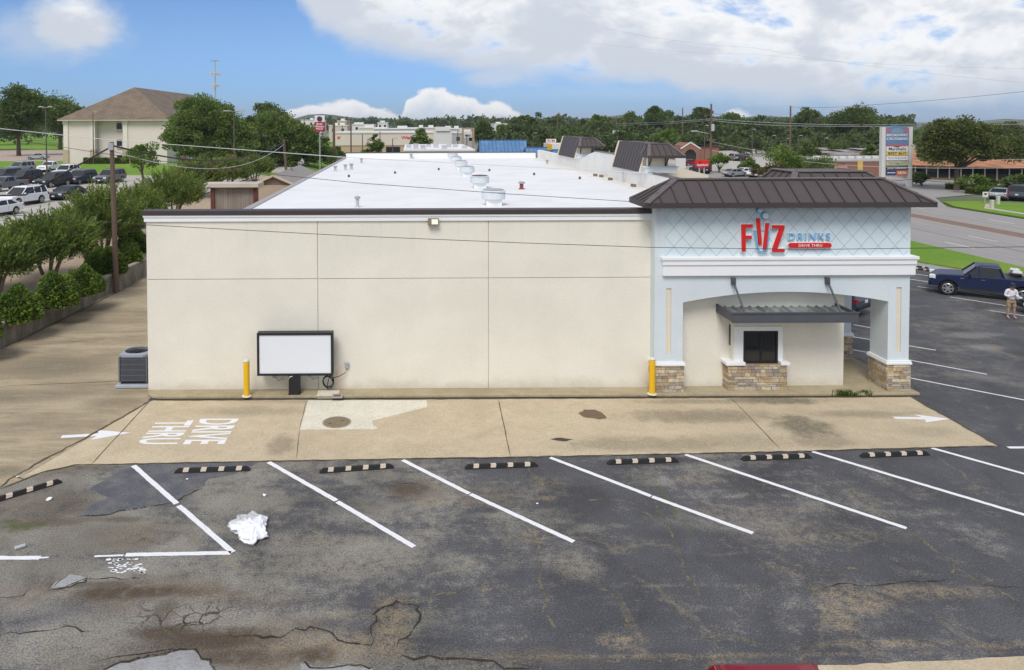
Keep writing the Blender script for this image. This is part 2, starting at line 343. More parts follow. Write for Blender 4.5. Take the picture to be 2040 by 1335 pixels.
def mk_newas():
    m, t, b, co = custom('sealed_asphalt')
    n = t.noise(co, 1.6, 7, .65); c = t.mix(t.sstep(n, .38, .66), (.080, .084, .098), (.135, .132, .13)); g = t.noise(co, 22, 4, .8)
    c = t.mix(1., c, t.ramp(g, [(.3, .5), (.7, 1.6)]), 'MULTIPLY')
    t.put(b.inputs['Base Color'], c); b.inputs['Roughness'].default_value = .8; return m
NEWAS = mk_newas()
def paint_material():
    m, t, b, co = custom('lot_line_paint')
    n = t.noise(co, 14, 6, .7); n2 = t.noise(co, 2.5, 4)
    c = t.mix(t.sstep(t.add(n, t.mul(t.sub(n2, .5), .5)), .64, .76), (.80, .80, .80), (.32, .30, .27))
    c = t.mix(1., c, t.ramp(t.noise(co, 60, 2), [(.3, .85), (.7, 1.1)]), 'MULTIPLY')
    t.put(b.inputs['Base Color'], c); b.inputs['Roughness'].default_value = .75; return m
PAINT = paint_material()
def grass_material():
    m, t, b, co = custom('mown_grass')
    n = t.noise(co, 1.2, 7, .65); g = t.noise(co, 26, 3, .7); big = t.noise(co, .12, 4)
    c = t.mix(n, (.12, .245, .024), (.20, .34, .045)); c = t.mix(t.sstep(big, .45, .65), c, (.21, .315, .04))
    c = t.mix(1., c, t.ramp(g, [(.3, .5), (.5, 1.), (.7, 1.5)]), 'MULTIPLY')
    t.put(b.inputs['Base Color'], c); b.inputs['Roughness'].default_value = .85; b.inputs['Specular IOR Level'].default_value = .15
    bp = t.new('ShaderNodeBump'); bp.inputs['Strength'].default_value = .8; bp.inputs['Distance'].default_value = .08
    t.put(bp.inputs['Height'], g); t.l.new(bp.outputs[0], b.inputs['Normal']); return m
GRASS = grass_material()
def mulch_material():
    m, t, b, co = custom('gravel_mulch')
    n = t.noise(co, .8, 5); g = t.voro(co, 11, out='Color'); gs = t.noise(co, 22, 3, .7)
    c = t.mix(n, (.58, .46, .33), (.42, .32, .22)); c = t.mix(1., c, t.ramp(gs, [(.3, .55), (.7, 1.35)]), 'MULTIPLY'); c = t.mix(.25, c, g, 'MULTIPLY')
    t.put(b.inputs['Base Color'], c); b.inputs['Roughness'].default_value = .95; return m
MULCH = mulch_material()

# ------------------------------------------------------------------ ground
def gm():
    m, t, b, co = custom('plain_ground'); n = t.noise(co, .02, 6, .6); n2 = t.noise(co, .15, 5)
    c = t.mix(t.sstep(n, .42, .58), (.10, .13, .05), (.26, .24, .20)); c = t.mix(t.mul(n2, .5), c, (.09, .12, .04))
    t.put(b.inputs['Base Color'], c); b.inputs['Roughness'].default_value = .9; return m
g = MB(); N = 48
g.v = [(0, 0, -.06)] + [(r*math.cos(2*math.pi*i/N), r*math.sin(2*math.pi*i/N), -.06 if r < 3000 else -2) for r in (200, 900, 2600, 6000) for i in range(N)]
g.f = [(0, 1+i, 1+(i+1) % N) for i in range(N)] + [(1+k*N+i, 1+(k+1)*N+i, 1+(k+1)*N+(i+1) % N, 1+k*N+(i+1) % N) for k in range(3) for i in range(N)]
struct(g.build('ground', gm()))
struct(MB().sheet([(-60, -25, 0), (36.5, -25, 0), (36.5, 120, 0), (-60, 120, 0)]).build('asphalt_lot', ASPH))
def jag(pts, amp=.05, step=.25, closed=True, seed=1):
    r = random.Random(seed); out = []; n = len(pts)
    for i in range(n if closed else n-1):
        a, b = Vector(pts[i]), Vector(pts[(i+1) % n]); k = max(1, int((b-a).length/step))
        for j in range(k):
            p = a.lerp(b, j/k); out.append(p + Vector((r.uniform(-amp, amp), r.uniform(-amp, amp), 0)))
    if not closed: out.append(Vector(pts[-1]))
    return out
def gpoly(pix, z, amp=0., step=.3, seed=1):
    p = [G(x, y) for x, y in pix]
    if amp: p = jag(p, amp, step, True, seed)
    return [(q.x, q.y, z) for q in p]
struct(MB().sheet([(q[0], q[1], .004) for q in [(-22, 15, 0), (-11.2, 18.9, 0)] + jag([G(0, 974), G(45, 955), G(85, 940), G(140, 928), G(250, 925)], .05, .3, False, 3) + [(-8, 20.6, 0), (-9.2, 25.4, 0), (-9.3, 120, 0), (-20, 120, 0), (-20, 31, 0)]]).build('alley_pavement', ALLEY))
fd = [G(45, 951), G(300, 800), (-9.0, 25.35), (17.35, 25.25), (17.3, 21.35)] + jag([G(1985, 889), G(1500, 902), G(1000, 912), G(600, 918), G(270, 925), G(150, 927), G(90, 940)], .025, .4, False, 4)
struct(MB().sheet([(q[0], q[1], .008) for q in fd]).build('drive_pavement', CONC))
struct(MB().sheet(gpoly([(614, 798), (850, 798), (851, 812), (742, 839), (743, 847), (752, 853), (745, 856), (597, 857)], .012)).build('pavement_patch', PATCHC))
# dark joints cut across the drive, and dirt along its edges
JOINT = M('dirty_joint', (.10, .085, .055), .95, .3)
ck = MB()
def ribbon(mb, pts, wd, z, amp=.02, seed=0, step=.18):
    r = random.Random(seed); p = jag([Vector((q[0], q[1], 0)) for q in pts], amp, step, False, seed)
    L, R = [], []
    for i, q in enumerate(p):
        d = (p[min(i+1, len(p)-1)]-p[max(i-1, 0)]).normalized(); nrm = Vector((-d.y, d.x, 0)); ww = wd*r.uniform(.35, 1.)
        if i in (0, len(p)-1): ww *= .2
        L.append(q+nrm*ww/2); R.append(q-nrm*ww/2)
    k = len(p); mb.add([(a.x, a.y, z) for a in L]+[(a.x, a.y, z) for a in R], [(i, i+1, k+i+1, k+i) for i in range(k-1)])
def gl(*px): return [G(*q) for q in px]
for q, wd in ((gl((993, 797), (1017, 910)), .035), (gl((1455, 792), (1556, 897)), .03), (gl((597, 857), (590, 916)), .03), (gl((298, 800), (183, 925)), .035), (gl((610, 800), (597, 856)), .02)):
    ribbon(ck, q, wd, .016, .006, int(wd*1000), .3)
ribbon(ck, gl((298, 800), (180, 868), (90, 915), (20, 955), (0, 972)), .10, .0165, .04, 2)
ribbon(ck, gl((25, 948), (52, 956)), .06, .0166, .03, 3)
ribbon(ck, [(-9.0, 25.33), (17.3, 25.24)], .10, .0168, .015, 5, .3)
ribbon(ck, gl((1985, 889), (1500, 902), (1000, 912), (600, 918), (270, 925), (150, 927), (85, 941), (0, 975)), .07, .0169, .02, 6, .2)
ribbon(ck, [(17.36, 25.2), (17.33, 21.3)], .12, .0167, .03, 7, .2)
ribbon(ck, gl((0, 697), (120, 640), (232, 583), (291, 552)), .12, .0164, .05, 8, .4)
for a, b_ in (((0, 770), (236, 760)), ((291, 572), (252, 571)), ((40, 690), (298, 668))): ribbon(ck, gl(a, b_), .03, .0163, .01, 9, .4)
struct(ck.build('pavement_joints', JOINT))
# cracks in the asphalt: dark open ones, and sandy weed-grown ones
dkc = MB()
for i, q in enumerate((gl((153, 1030), (200, 1028), (255, 1016), (300, 1008), (345, 1001), (405, 972)), gl((130, 1035), (155, 1030)), gl((0, 1265), (130, 1250), (180, 1258)),
        gl((500, 1268), (560, 1268), (592, 1252), (612, 1256), (622, 1246), (660, 1262), (690, 1282), (735, 1285), (750, 1262)), gl((740, 1222), (770, 1212), (800, 1200), (812, 1200)),
        gl((800, 1308), (820, 1312), (860, 1310), (930, 1314), (980, 1318), (1000, 1330), (1060, 1333)), gl((452, 1262), (470, 1270), (520, 1266)), gl((100, 1176), (140, 1168), (172, 1152), (280, 1153)), gl((0, 1189), (50, 1187), (60, 1170)),
        gl((1635, 1172), (1670, 1162), (1720, 1168), (1800, 1160), (1890, 1155)), gl((1950, 1165), (2040, 1172)), gl((780, 968), (810, 962), (840, 966)), gl((190, 1318), (230, 1312), (300, 1300), (360, 1294)))):
    ribbon(dkc, q, .075 if i in (0, 3, 5) else .045, .004, .05, 20+i)
cdm = M('crack_dirt', (.040, .032, .022), .95, .3); t = NT(cdm.node_tree); co_ = t.new('ShaderNodeTexCoord').outputs['Object']
t.put(t.n['Principled BSDF'].inputs['Alpha'], t.sstep(t.add(t.mul(t.noise(co_, 2.4, 5, .7), .55), t.mul(t.noise(co_, 14, 3, .7), .45)), .38, .52))
struct(dkc.build('asphalt_cracks', cdm))
tnc = MB()
for i, q in enumerate((gl((1062, 1060), (1075, 1095), (1078, 1150), (1085, 1190), (1080, 1210), (1108, 1255)), gl((1278, 935), (1290, 970), (1312, 1020), (1335, 1055), (1350, 1100), (1368, 1150), (1385, 1165), (1398, 1190)),
        gl((1180, 1165), (1230, 1190), (1250, 1220), (1255, 1260)), gl((1685, 970), (1725, 1000), (1770, 1030), (1800, 1050), (1840, 1080), (1890, 1115), (1902, 1122), (1898, 1150)), gl((1520, 1132), (1600, 1137), (1720, 1132)), gl((1600, 1137), (1612, 1160), (1622, 1190)),
        gl((1400, 1270), (1480, 1271), (1520, 1285)), gl((1000, 1308), (1060, 1308), (1100, 1315)), gl((1080, 1312), (1300, 1316), (1520, 1306)), gl((1902, 1122), (1930, 1150), (2040, 1200)), gl((780, 1195), (840, 1195), (850, 1198)), gl((850, 1200), (880, 1185), (920, 1178)), gl((1160, 996), (1255, 996)), gl((1250, 996), (1300, 1030)))):
    ribbon(tnc, q, .085, .0042, .06, 60+i, .13)
csm = M('crack_sand', (.185, .16, .105), .95, .5, 6); t = NT(csm.node_tree); pb = t.n['Principled BSDF']; co_ = t.new('ShaderNodeTexCoord').outputs['Object']
t.put(pb.inputs['Alpha'], t.sstep(t.add(t.mul(t.noise(co_, 3.2, 5, .7), .6), t.mul(t.noise(co_, 18, 3, .7), .4)), .42, .58))
struct(tnc.build('sandy_cracks', csm))
struct(MB().sheet(gpoly([(152, 1030), (175, 1012), (215, 990), (180, 975), (210, 952), (262, 930), (420, 918), (520, 920), (470, 945), (415, 955), (405, 970), (370, 985), (345, 1000), (300, 1007), (255, 1015), (200, 1027)], .0035, .05, .2, 5)).build('asphalt_patch', NEWAS))
lp = [MB().sheet(gpoly([(100, 1175), (112, 1160), (128, 1150), (138, 1144), (172, 1150), (168, 1158), (138, 1168)], .0036, .03, .12, 8)),
      MB().sheet(gpoly([(195, 1345), (240, 1322), (330, 1304), (345, 1296), (385, 1298), (420, 1322), (430, 1345)], .0036, .04, .15, 9)),
      MB().sheet(gpoly([(598, 1322), (606, 1318), (622, 1330), (690, 1327), (742, 1332), (740, 1345), (600, 1345)], .0036, .03, .12, 10))]
for q in lp: struct(q.build('asphalt_patch', LITT))
eb = MB()
for i, px_ in enumerate(([(100, 1176), (138, 1169), (168, 1159), (174, 1150)], [(100, 1175), (112, 1160), (138, 1144)], [(195, 1340), (240, 1321), (330, 1303), (345, 1295), (387, 1297), (424, 1322), (432, 1340)], [(598, 1323), (606, 1317), (622, 1329), (690, 1326), (744, 1331)], [(740, 1265), (748, 1222), (790, 1198), (832, 1206), (838, 1240), (820, 1262), (792, 1275), (790, 1290)])): ribbon(eb, gl(*px_), .065 if i != 1 else .03, .0046, .05, 90+i, .12)
struct(eb.build('patch_edge_cracks', MATS['crack_dirt']))
# kerbside walk behind the camera-side edge of the lot
struct(MB().sheet(gpoly([(1290, 1360), (1440, 1331), (1700, 1324), (1900, 1315), (2060, 1306), (2200, 1302), (2200, 1500), (1290, 1500)], .0045, .02, .3, 12)).build('entrance_pavement', CONC))
# painted lines
lines = MB()
def pline(a, b, wd=.145, z=.0085):
    a, b = Vector((a[0], a[1], z)), Vector((b[0], b[1], z)); d = (b-a).normalized(); nrm = Vector((-d.y, d.x, 0))*wd/2
    k = max(2, int((b-a).length/.12)); L = []; R = []; r = random.Random(int(a.x*100))
    for i in range(k+1):
        p = a.lerp(b, i/k); j1, j2 = r.uniform(.86, 1.05), r.uniform(.86, 1.05); L.append(p+nrm*j1); R.append(p-nrm*j2)
    lines.add(L+R, [(i, i+1, k+1+i+1, k+1+i) for i in range(k)])
for a, b in (((266, 928), (352, 1004)), ((356, 1008), (464, 1101)), ((535, 921), (670, 998)), ((672, 1000), (825, 1090)), ((802, 917), (935, 984)), ((937, 985), (1143, 1080)), ((1096, 912), (1297, 989)), ((1299, 990), (1500, 1063)), ((1365, 906), (1806, 1053)), ((1618, 900), (2060, 1032)), ((1856, 893), (2060, 950))):
    pline(G(*a), G(*b))
pline(G(460, 1102), G(250, 1106)); pline(G(246, 1107), G(188, 1109), .07); pline(G(-40, 1112), G(80, 1112)); pline(G(80, 1112), G(97, 1111), .06); pline(G(2008, 892), G(2060, 892))
for a, b in (((1660, 665), (1864, 698)), ((1660, 690), (1966, 746)), ((1790, 749), (2060, 801)), ((1700, 647), (1760, 658)), ((1790, 541), (1857, 551)), ((1790, 553), (1857, 563)), ((1828, 571), (1905, 582)), ((1890, 576), (2010, 595)), ((1893, 592), (2010, 610)), ((1972, 619), (2050, 631))):
    pline(G(*a), G(*b), .10)
r = random.Random(5)
for i in range(46):       # flaking paint smear under the broken line
    c = G(r.uniform(215, 285), r.uniform(1114, 1142)); s = r.uniform(.02, .09); lines.add([(c.x+s*math.cos(k)*r.uniform(.6, 1.4), c.y+s*.6*math.sin(k)*r.uniform(.6, 1.3), .0086) for k in (0, 1.2, 2.3, 3.4, 4.6, 5.5)], [(0, 1, 2, 3, 4, 5)])
struct(lines.build('lot_markings', PAINT))
mk = MB()
def arrow(p0, p1, w0, w1, z):
    p0, p1 = Vector(p0), Vector(p1); d = (p1-p0).normalized(); n = Vector((-d.y, d.x, 0)); L = (p1-p0).length; h = p0+d*(L*.52)
    q = [p0+n*w0, h+n*w0, h+n*w1-d*.12, p1, h-n*w1-d*.12, h-n*w0, p0-n*w0]
    mk.add([(a.x, a.y, z) for a in q], [(0, 1, 5, 6), (1, 2, 3), (1, 3, 5), (5, 3, 4)])
arrow(G(1781, 833), G(1894, 835.5), .09, .33, .013); arrow(G(122, 871), G(261, 863), .10, .37, .013)
TM = lambda c: Matrix.Translation((c[0], c[1], .0135)) @ Matrix.Rotation(rad(-90), 4, 'Z')
put_text(mk, 'DRIVE', TM((-6.28, 22.75)), 1.9, 1.25, .002, 0, 1.0, .02); put_text(mk, 'THRU', TM((-7.68, 22.7)), 1.75, 1.2, .002, 0, 1.0, .02)
struct(mk.build('drive_markings', PAINT, fixn=False))
# wet stains
for pts, s in (([(1153, 824), (1165, 817), (1185, 817), (1200, 824), (1209, 833), (1195, 837), (1175, 833), (1160, 831)], 3), ([(1097, 875), (1110, 873), (1125, 874), (1143, 876), (1130, 880), (1108, 879)], 4)):
    struct(MB().sheet(gpoly(pts, .0165, .03, .1, s)).build('pavement_stain', M('stain_brown', (.165, .115, .07), .7, .3) if s == 3 else M('stain_dark', (.075, .06, .04), .8, .4)))
# kerbed walk along the building
kw = MB(); pr = [(-9.35, 25.75), (-9.1, 25.48), (-8.8, 25.42), (17.75, 25.32), (17.75, 101), (15.0, 101), (15.0, 27.5), (-9.43, 27.5), (-9.43, 26.0)]
kw.prism(pr, 0.02, .12); struct(kw.build('walk_pavement', WALKC, bevel=.02))
# street side: verge, road, median
struct(MB().prism([(34.4, 51.5), (34.4, 49.8), (36.9, 44.1), (37.6, 30), (37.6, -10), (39.9, -10), (39.9, 140), (36, 140), (35.6, 70)], -.02, .10).build('verge_grass', GRASS))
struct(MB().sheet([(32.6, 53, .006), (32.9, 47.5, .006), (36.2, 43.6, .006), (36.4, 20, .006), (37.7, 20, .006), (37.0, 44.1, .006), (34.5, 49.8, .006), (34.5, 120, .006), (32.6, 120, .006)]).build('kerb_pavement', LITT))
struct(MB().sheet([(39.9, -30, .004), (60.2, -30, .004), (60.2, 82, .004), (66, 92, .004), (90, 104, .004), (90, 125, .004), (66, 128, .004), (60.5, 400, .004), (39.9, 400, .004)]).build('road', ROADM))
struct(MB().sheet([(50.35, -30, .009), (52.3, -30, .009), (52.3, 400, .009), (50.35, 400, .009)]).build('median_pavement', BROWNP))
rl = MB()
for x0 in (49.9, 52.6):
    rl.box(x0, x0+.14, -30, 400, .005, .012)
ylw = rl.build('road_edge_markings', M('faded_yellow_paint', (.46, .36, .20), .8, .15)); struct(ylw)
rd = MB()
for x0, ph in ((42.5, 0), (46.7, 3), (56.4, 1)):
    for k in range(-2, 30): rd.box(x0, x0+.13, ph+k*12.2+6.3, ph+k*12.2+9.4, .005, .013)
struct(rd.build('road_lane_markings', M('road_white', (.62, .62, .60), .8, .1)))
rj = MB(); rj.box(45.0, 45.06, -30, 300, .004, .010); rj.box(54.4, 54.45, -30, 300, .004, .010); struct(rj.build('road_joints', JOINT))
struct(MB().prism([(60.3, 20), (60.5, 70), (60.9, 82), (63, 86.5), (67, 87), (76, 80), (110, 58), (110, 20)], 0, .13).build('roadside_grass', GRASS))
struct(MB().prism([(62.5, 79.6), (66, 83.9), (66.2, 83.6), (63.4, 79.3), (61.6, 30), (61.3, 30)], .13, .137).build('roadside_path', LOTC))
struct(MB().sheet([(67, 104, .006), (92, 84, .006), (150, 60, .006), (150, 100, .006), (110, 108, .006), (90, 112, .006)]).build('entrance_road', ROADM))
struct(MB().sheet([(60.6, 128, .006), (66, 128, .006), (120, 112, .006), (160, 130, .006), (160, 260, .006), (60.6, 260, .006)]).build('mall_lot', LOTC))
# raised ground on the alley side
terr = MB()
prof = [(-17.0, .02), (-17.02, .95), (-18.6, 1.08), (-22.5, 1.35), (-24, 1.5), (-320, 1.5)]
def xw(y): return -17.62 + (y-31.2)*.05 if y < 46 else -16.88
ys = [8, 20, 31, 46, 70, 116]
for (a, za), (b, zb), nm, mt in ((prof[1], prof[2], 'planting_bed', MULCH), (prof[2], prof[4], 'planting_slope', MULCH)):
    mb = MB(); vs = [];
    for y in ys: dx = xw(y)+16.98; vs += [(a+dx, y, za), (b+dx, y, zb)]
    mb.add(vs, [(2*i, 2*i+1, 2*i+3, 2*i+2) for i in range(len(ys)-1)]); struct(mb.build(nm, mt))
struct(MB().sheet([(-24.2, 8, 1.505), (-24.2, 116.5, 1.505), (-46, 116.5, 1.505), (-110, 145, 1.505), (-200, 145, 1.505), (-200, 8, 1.505)]).build('raised_lot', LOTC))
hl = MB().add([(-17, 116, .9), (-17, 190, .9), (-20, 116, 1.5), (-20, 190, 1.5), (-24, 330, 1.5), (-320, 700, 1.5), (-320, 116, 1.5), (-15, 330, .9)], [(0, 1, 3, 2), (2, 3, 4, 5, 6), (1, 7, 4, 3)])
for v in list(hl.v): pass
struct(hl.build('hotel_lawn', GRASS))
struct(MB().sheet([(-46, 117.2, 1.51), (-46, 119, 1.51), (-110, 147.5, 1.51), (-110, 145.2, 1.51)]).build('lawn_kerb', M('kerb_buff', (.42, .36, .24), .9)))
struct(MB().sheet([(-78, 162, 1.508), (-76, 176, 1.508), (-84, 212, 1.508), (-110, 232, 1.508), (-190, 232, 1.508), (-190, 166, 1.508)]).build('hotel_road', concrete_material('pinkish_road', (.46, .37, .30), (.40, .32, .26), None)))
struct(MB().sheet([(-30, 122, 1.506), (-22, 122, 1.506), (-20.5, 230, 1.506), (-27, 230, 1.506)]).build('hotel_path', LOTC))
# far hills
hm = custom('hill_cover'); t = hm[1]; t.put(hm[2].inputs['Base Color'], t.mix(t.noise(hm[3], .02, 8, .65), (.035, .055, .03), (.085, .12, .05))); hm[2].inputs['Roughness'].default_value = .95
hb = MB(); n = 140; rws = []
for j, (dist, k) in enumerate(((900, 0), (1250, .35), (1600, .75), (1900, 1.), (2300, .9), (2600, 0))):
    for i in range(n+1):
        a = rad(-70+140*i/n); h = k*(16+7*math.sin(i*.21+1)+4*math.sin(i*.53)+2.2*math.sin(i*1.37+j)+(6 if .44 < i/n < .62 else 0))
        hb.v.append((dist*math.sin(a), dist*math.cos(a), -.5+h))
hb.f = [(j*(n+1)+i, j*(n+1)+i+1, (j+1)*(n+1)+i+1, (j+1)*(n+1)+i) for j in range(5) for i in range(n)]
struct(hb.build('hills', hm[0], smooth=True))

# ------------------------------------------------------------------ the shop building
def stucco(name, c, grime=True):
    m, t, b, co = custom(name); x, y, z = t.sep(co)
    n = t.noise(co, .5, 5); g = t.noise(co, 55, 3, .6); s = t.noise(t.vscale(co, (2.2, 2.2, .18)), 1.5, 6, .65)
    cc = t.mix(t.sstep(n, .35, .65), tuple(q*.965 for q in c), tuple(min(1, q*1.03) for q in c))
    cc = t.mix(t.mul(t.sstep(s, .58, .8), .05), cc, (.40, .36, .29))
    if grime:
        drip = t.mul(t.sstep(z, 4.6, 6.1), t.sstep(t.noise(t.vscale(co, (3.5, 3.5, .12)), 1.2, 6, .7), .52, .70)); cc = t.mix(t.mul(drip, .13), cc, (.42, .39, .33))
        low = t.sstep(t.add(z, t.mul(t.sub(t.noise(co, 1.1, 6, .7), .5), .9)), .55, .05); cc = t.mix(t.mul(low, .38), cc, (.40, .33, .23))
        rx = t.m('ABSOLUTE', t.sub(x, -2.15)); rust = t.mul(t.sstep(t.add(rx, t.mul(t.sub(s, .5), .5)), .35, .05), t.sstep(z, 1.15, .7)); cc = t.mix(t.mul(rust, .35), cc, (.55, .36, .24))
    cc = t.mix(1., cc, t.ramp(t.add(t.mul(g, .5), t.mul(t.noise(co, 17, 4, .7), .5)), [(.35, .93), (.65, 1.06)]), 'MULTIPLY')
    t.put(b.inputs['Base Color'], cc); b.inputs['Roughness'].default_value = .92; b.inputs['Specular IOR Level'].default_value = .15
    bp = t.new('ShaderNodeBump'); bp.inputs['Strength'].default_value = .35; bp.inputs['Distance'].default_value = .01
    t.put(bp.inputs['Height'], g); t.l.new(bp.outputs[0], b.inputs['Normal']); return m
CREAM = stucco('cream_stucco', (.77, .735, .64)); CREAM2 = stucco('cream_stucco_clean', (.74, .66, .53), False)
BLUE = stucco('pale_blue_stucco', (.645, .705, .735), False); WHITE = M('white_trim', (.82, .83, .84), .7, .04, 2)
BROWN = M('brown_metal', (.082, .066, .064), .55, .1, 1.2, fine=.12); BROWN2 = M('brown_metal_trim', (.135, .118, .114), .5, .1, 1.2, fine=.1); DKB = M('brown_metal_edge', (.060, .048, .048), .5, .1)
def roof_mat():
    m, t, b, co = custom('white_roof_membrane'); n = t.noise(co, .35, 6, .6); x, y, z = t.sep(co)
    c = t.mix(t.sstep(n, .35, .7), (.80, .80, .795), (.74, .74, .735))
    c = t.mix(t.mul(t.sstep(t.noise(co, .22, 7, .7, .8), .56, .66), .28), c, (.60, .59, .55)); seam = t.m('LESS_THAN', t.m('FRACT', t.mul(y, 1/6.1)), .010); c = t.mix(t.mul(seam, .22), c, (.5, .5, .5))
    dirt = t.sstep(t.add(x, t.mul(t.sub(t.noise(co, .6, 5, .7), .5), 3)), 15.9, 17.4); c = t.mix(t.mul(dirt, .42), c, (.55, .45, .30))
    t.put(b.inputs['Base Color'], c); b.inputs['Roughness'].default_value = .7; return m
ROOFM = roof_mat()
def stone_mat():
    m, t, b, co = custom('stacked_stone')
    ri = t.new('ShaderNodeNewGeometry').outputs['Random Per Island']; n = t.noise(co, 9, 5, .65)
    c = t.ramp(ri, [(0, (.44, .33, .20)), (.16, (.34, .29, .23)), (.34, (.50, .40, .26)), (.50, (.40, .27, .16)), (.64, (.58, .50, .36)), (.80, (.26, .235, .21)), (.90, (.47, .41, .33)), (1, (.52, .36, .23))], 'CONSTANT')
    c = t.mix(1., c, t.ramp(n, [(.25, .68), (.75, 1.3)]), 'MULTIPLY'); t.put(b.inputs['Base Color'], c); b.inputs['Roughness'].default_value = .9
    bp = t.new('ShaderNodeBump'); bp.inputs['Strength'].default_value = .6; bp.inputs['Distance'].default_value = .02; t.put(bp.inputs['Height'], t.noise(co, 25, 4)); t.l.new(bp.outputs[0], b.inputs['Normal']); return m
STONE = stone_mat()
def stone_block(mb, x0, x1, y0, y1, z0, z1, seed, back=False):
    r = random.Random(seed); mb.box(x0+.03, x1-.03, y0+.03, y1-.03, z0, z1)
    z = z0
    while z < z1-.02:
        h = min(r.choice((.07, .09, .11, .13)), z1-z); h = z1-z if z1-z-h < .05 else h
        for side in ('f', 'l', 'r') + (('b',) if back else ()):
            a, b = (x0, x1) if side in 'fb' else (y0, y1); p = a
            while p < b-.01:
                L = min(r.uniform(.12, .42), b-p); L = b-p if b-p-L < .08 else L; d = r.uniform(-.012, .02); g = .006
                lo, hi, zl, zh = p+g, p+L-g, z+g, z+h-g
                if side == 'f': mb.box(lo, hi, y0-d, y0+.05, zl, zh)
                elif side == 'b': mb.box(lo, hi, y1-.05, y1+d, zl, zh)
                elif side == 'l': mb.box(x0-d, x0+.05, lo, hi, zl, zh)
                else: mb.box(x1-.05, x1+d, lo, hi, zl, zh)
                p += L
        z += h
YF, YT = 26.05, 25.58
shop = thing('shop_building', 'long flat white-roofed shop block with blank cream end wall and pale blue arched drive-thru portico', 'building', (-.5, 26, 0))
w = MB()
w.box(-9.42, 15.5, YF+.05, 26.45, .10, 6.12)
XS = [-9.43, -3.37, 2.71, 8.55]; ZS = [.11, 4.08, 6.14]
for i in range(3):
    for j in range(2):
        gx = .012
        w.box(XS[i]+(gx if i else 0), XS[i+1]-(gx if i < 2 else 0), YF, YF+.06, ZS[j]+(gx if j else 0), ZS[j+1]-(gx if not j else 0))
w.box(-9.40, -9.02, 26.45, 101, .1, 4.74); w.box(-9.0, 15.5, 100.6, 101, .1, 4.9)
w.build('wall', CREAM, shop)
f = MB(); f.box(-9.49, 8.5, YF-.06, 26.46, 6.14, 6.36); f.box(-9.52, 8.5, YF-.09, 26.48, 6.30, 6.365); f.build('fascia', WHITE, shop)
f = MB(); f.box(-9.54, 8.5, YF-.11, 26.52, 6.37, 6.53); f.build('coping', DKB, shop)
f = MB(); f.box(-9.02, 17.1, 26.45, 100.6, 4.4, 4.80); rf = f.build('roof', ROOFM, shop)
f = MB(); f.box(-9.44, -9.02, 26.46, 101.05, 4.74, 4.86); f.build('roof_edge', M('roof_edge_grey', (.36, .34, .33), .6), shop)
f = MB(); f.box(-9.0, 16.9, 100.3, 100.55, 4.8, 5.55); f.build('parapet', WHITE, shop)
f = MB(); f.box(-9.06, 16.95, 100.25, 100.62, 5.55, 5.64); f.build('parapet_cap', DKB, shop)
f = MB(); f.box(17.1, 17.5, 31.5, 100, 3.4, 5.92); f.box(17.1, 17.5, 62.2, 68.5, 5.92, 6.9); f.prism([(68.5, 5.92), (68.5, 6.9), (71, 6.55), (74, 5.95), (74, 5.92)], 17.1, 17.5, lambda a, b, h: (h, a, b)); f.build('parapet', stucco('parapet_white', (.80, .79, .76), False), shop)
f = MB(); f.box(17.07, 17.55, 31.5, 62, 5.93, 5.99); f.box(17.07, 17.55, 62.1, 68.6, 6.91, 6.97); f.build('parapet_cap', BROWN2, shop)
f = MB(); f.box(15.5, 15.9, 31.5, 100, .12, 3.6); f.build('storefront_wall', CREAM2, shop)
f = MB(); f.box(15.9, 17.1, 31.5, 100, 3.4, 3.55); f.build('arcade_ceiling', CREAM2, shop)
# portico
p = MB()
p.box(8.62, 17.42, YT+.02, 26.9, 4.86, 6.86); p.box(15.6, 17.42, 26.9, 29.98, 4.76, 6.6)                       # body over the arch
p.box(8.62, 17.42, 26.6, 29.98, 3.77, 4.76)
Z0, Z1, XA, XB = 3.28, 4.9, 9.5, 16.75                             # arch spandrel, segmental
n = 28; top = []; cx = (XA+XB)/2
for i in range(n+1):
    x = XA+(XB-XA)*i/n; s = (x-cx)/((XB-XA)/2); top.append((x, Z0+.36*(1-s*s)))
p.prism([(XA, Z1)] + top + [(XB, Z1)], YT, 26.6, lambda a, b, h: (a, h, b))
p.prism([(26.6, Z1-.02), (26.6, 3.28), (27.3, 3.5), (28.3, 3.5), (29.0, 3.28), (29.0, Z1-.02)], 16.78, 17.5, lambda a, b, h: (h, a, b))
def pier(x0, x1, y0, y1, slot=True, z0=1.14):
    if not slot: p.box(x0, x1, y0, y1, z0, Z1); return
    a, b = (x0+x1)/2-.09, (x0+x1)/2+.09
    p.box(x0, x1, y0+.05, y1, z0, Z1); p.box(x0, a, y0, y0+.05, z0, Z1); p.box(b, x1, y0, y0+.05, z0, Z1); p.box(a, b, y0, y0+.05, z0, 1.46); p.box(a, b, y0, y0+.05, 3.78, Z1)
pier(8.5, 9.5, YT, 26.58); pier(16.75, 17.5, YT, 26.58); pier(16.78, 17.52, 29.0, 29.95, False)
p.box(8.5, 8.62, YT, 26.9, 4.9, 6.86); p.box(17.42, 17.5, YT, 29.98, 4.9, 6.86)
p.build('portico_wall', BLUE, shop)
s = MB()
for xc in (9.0, 17.125): s = MB(); s.box(xc-.085, xc+.085, YT+.040, YT+.049, 1.47, 3.77); s.build('slot_panel', CREAM2, shop)

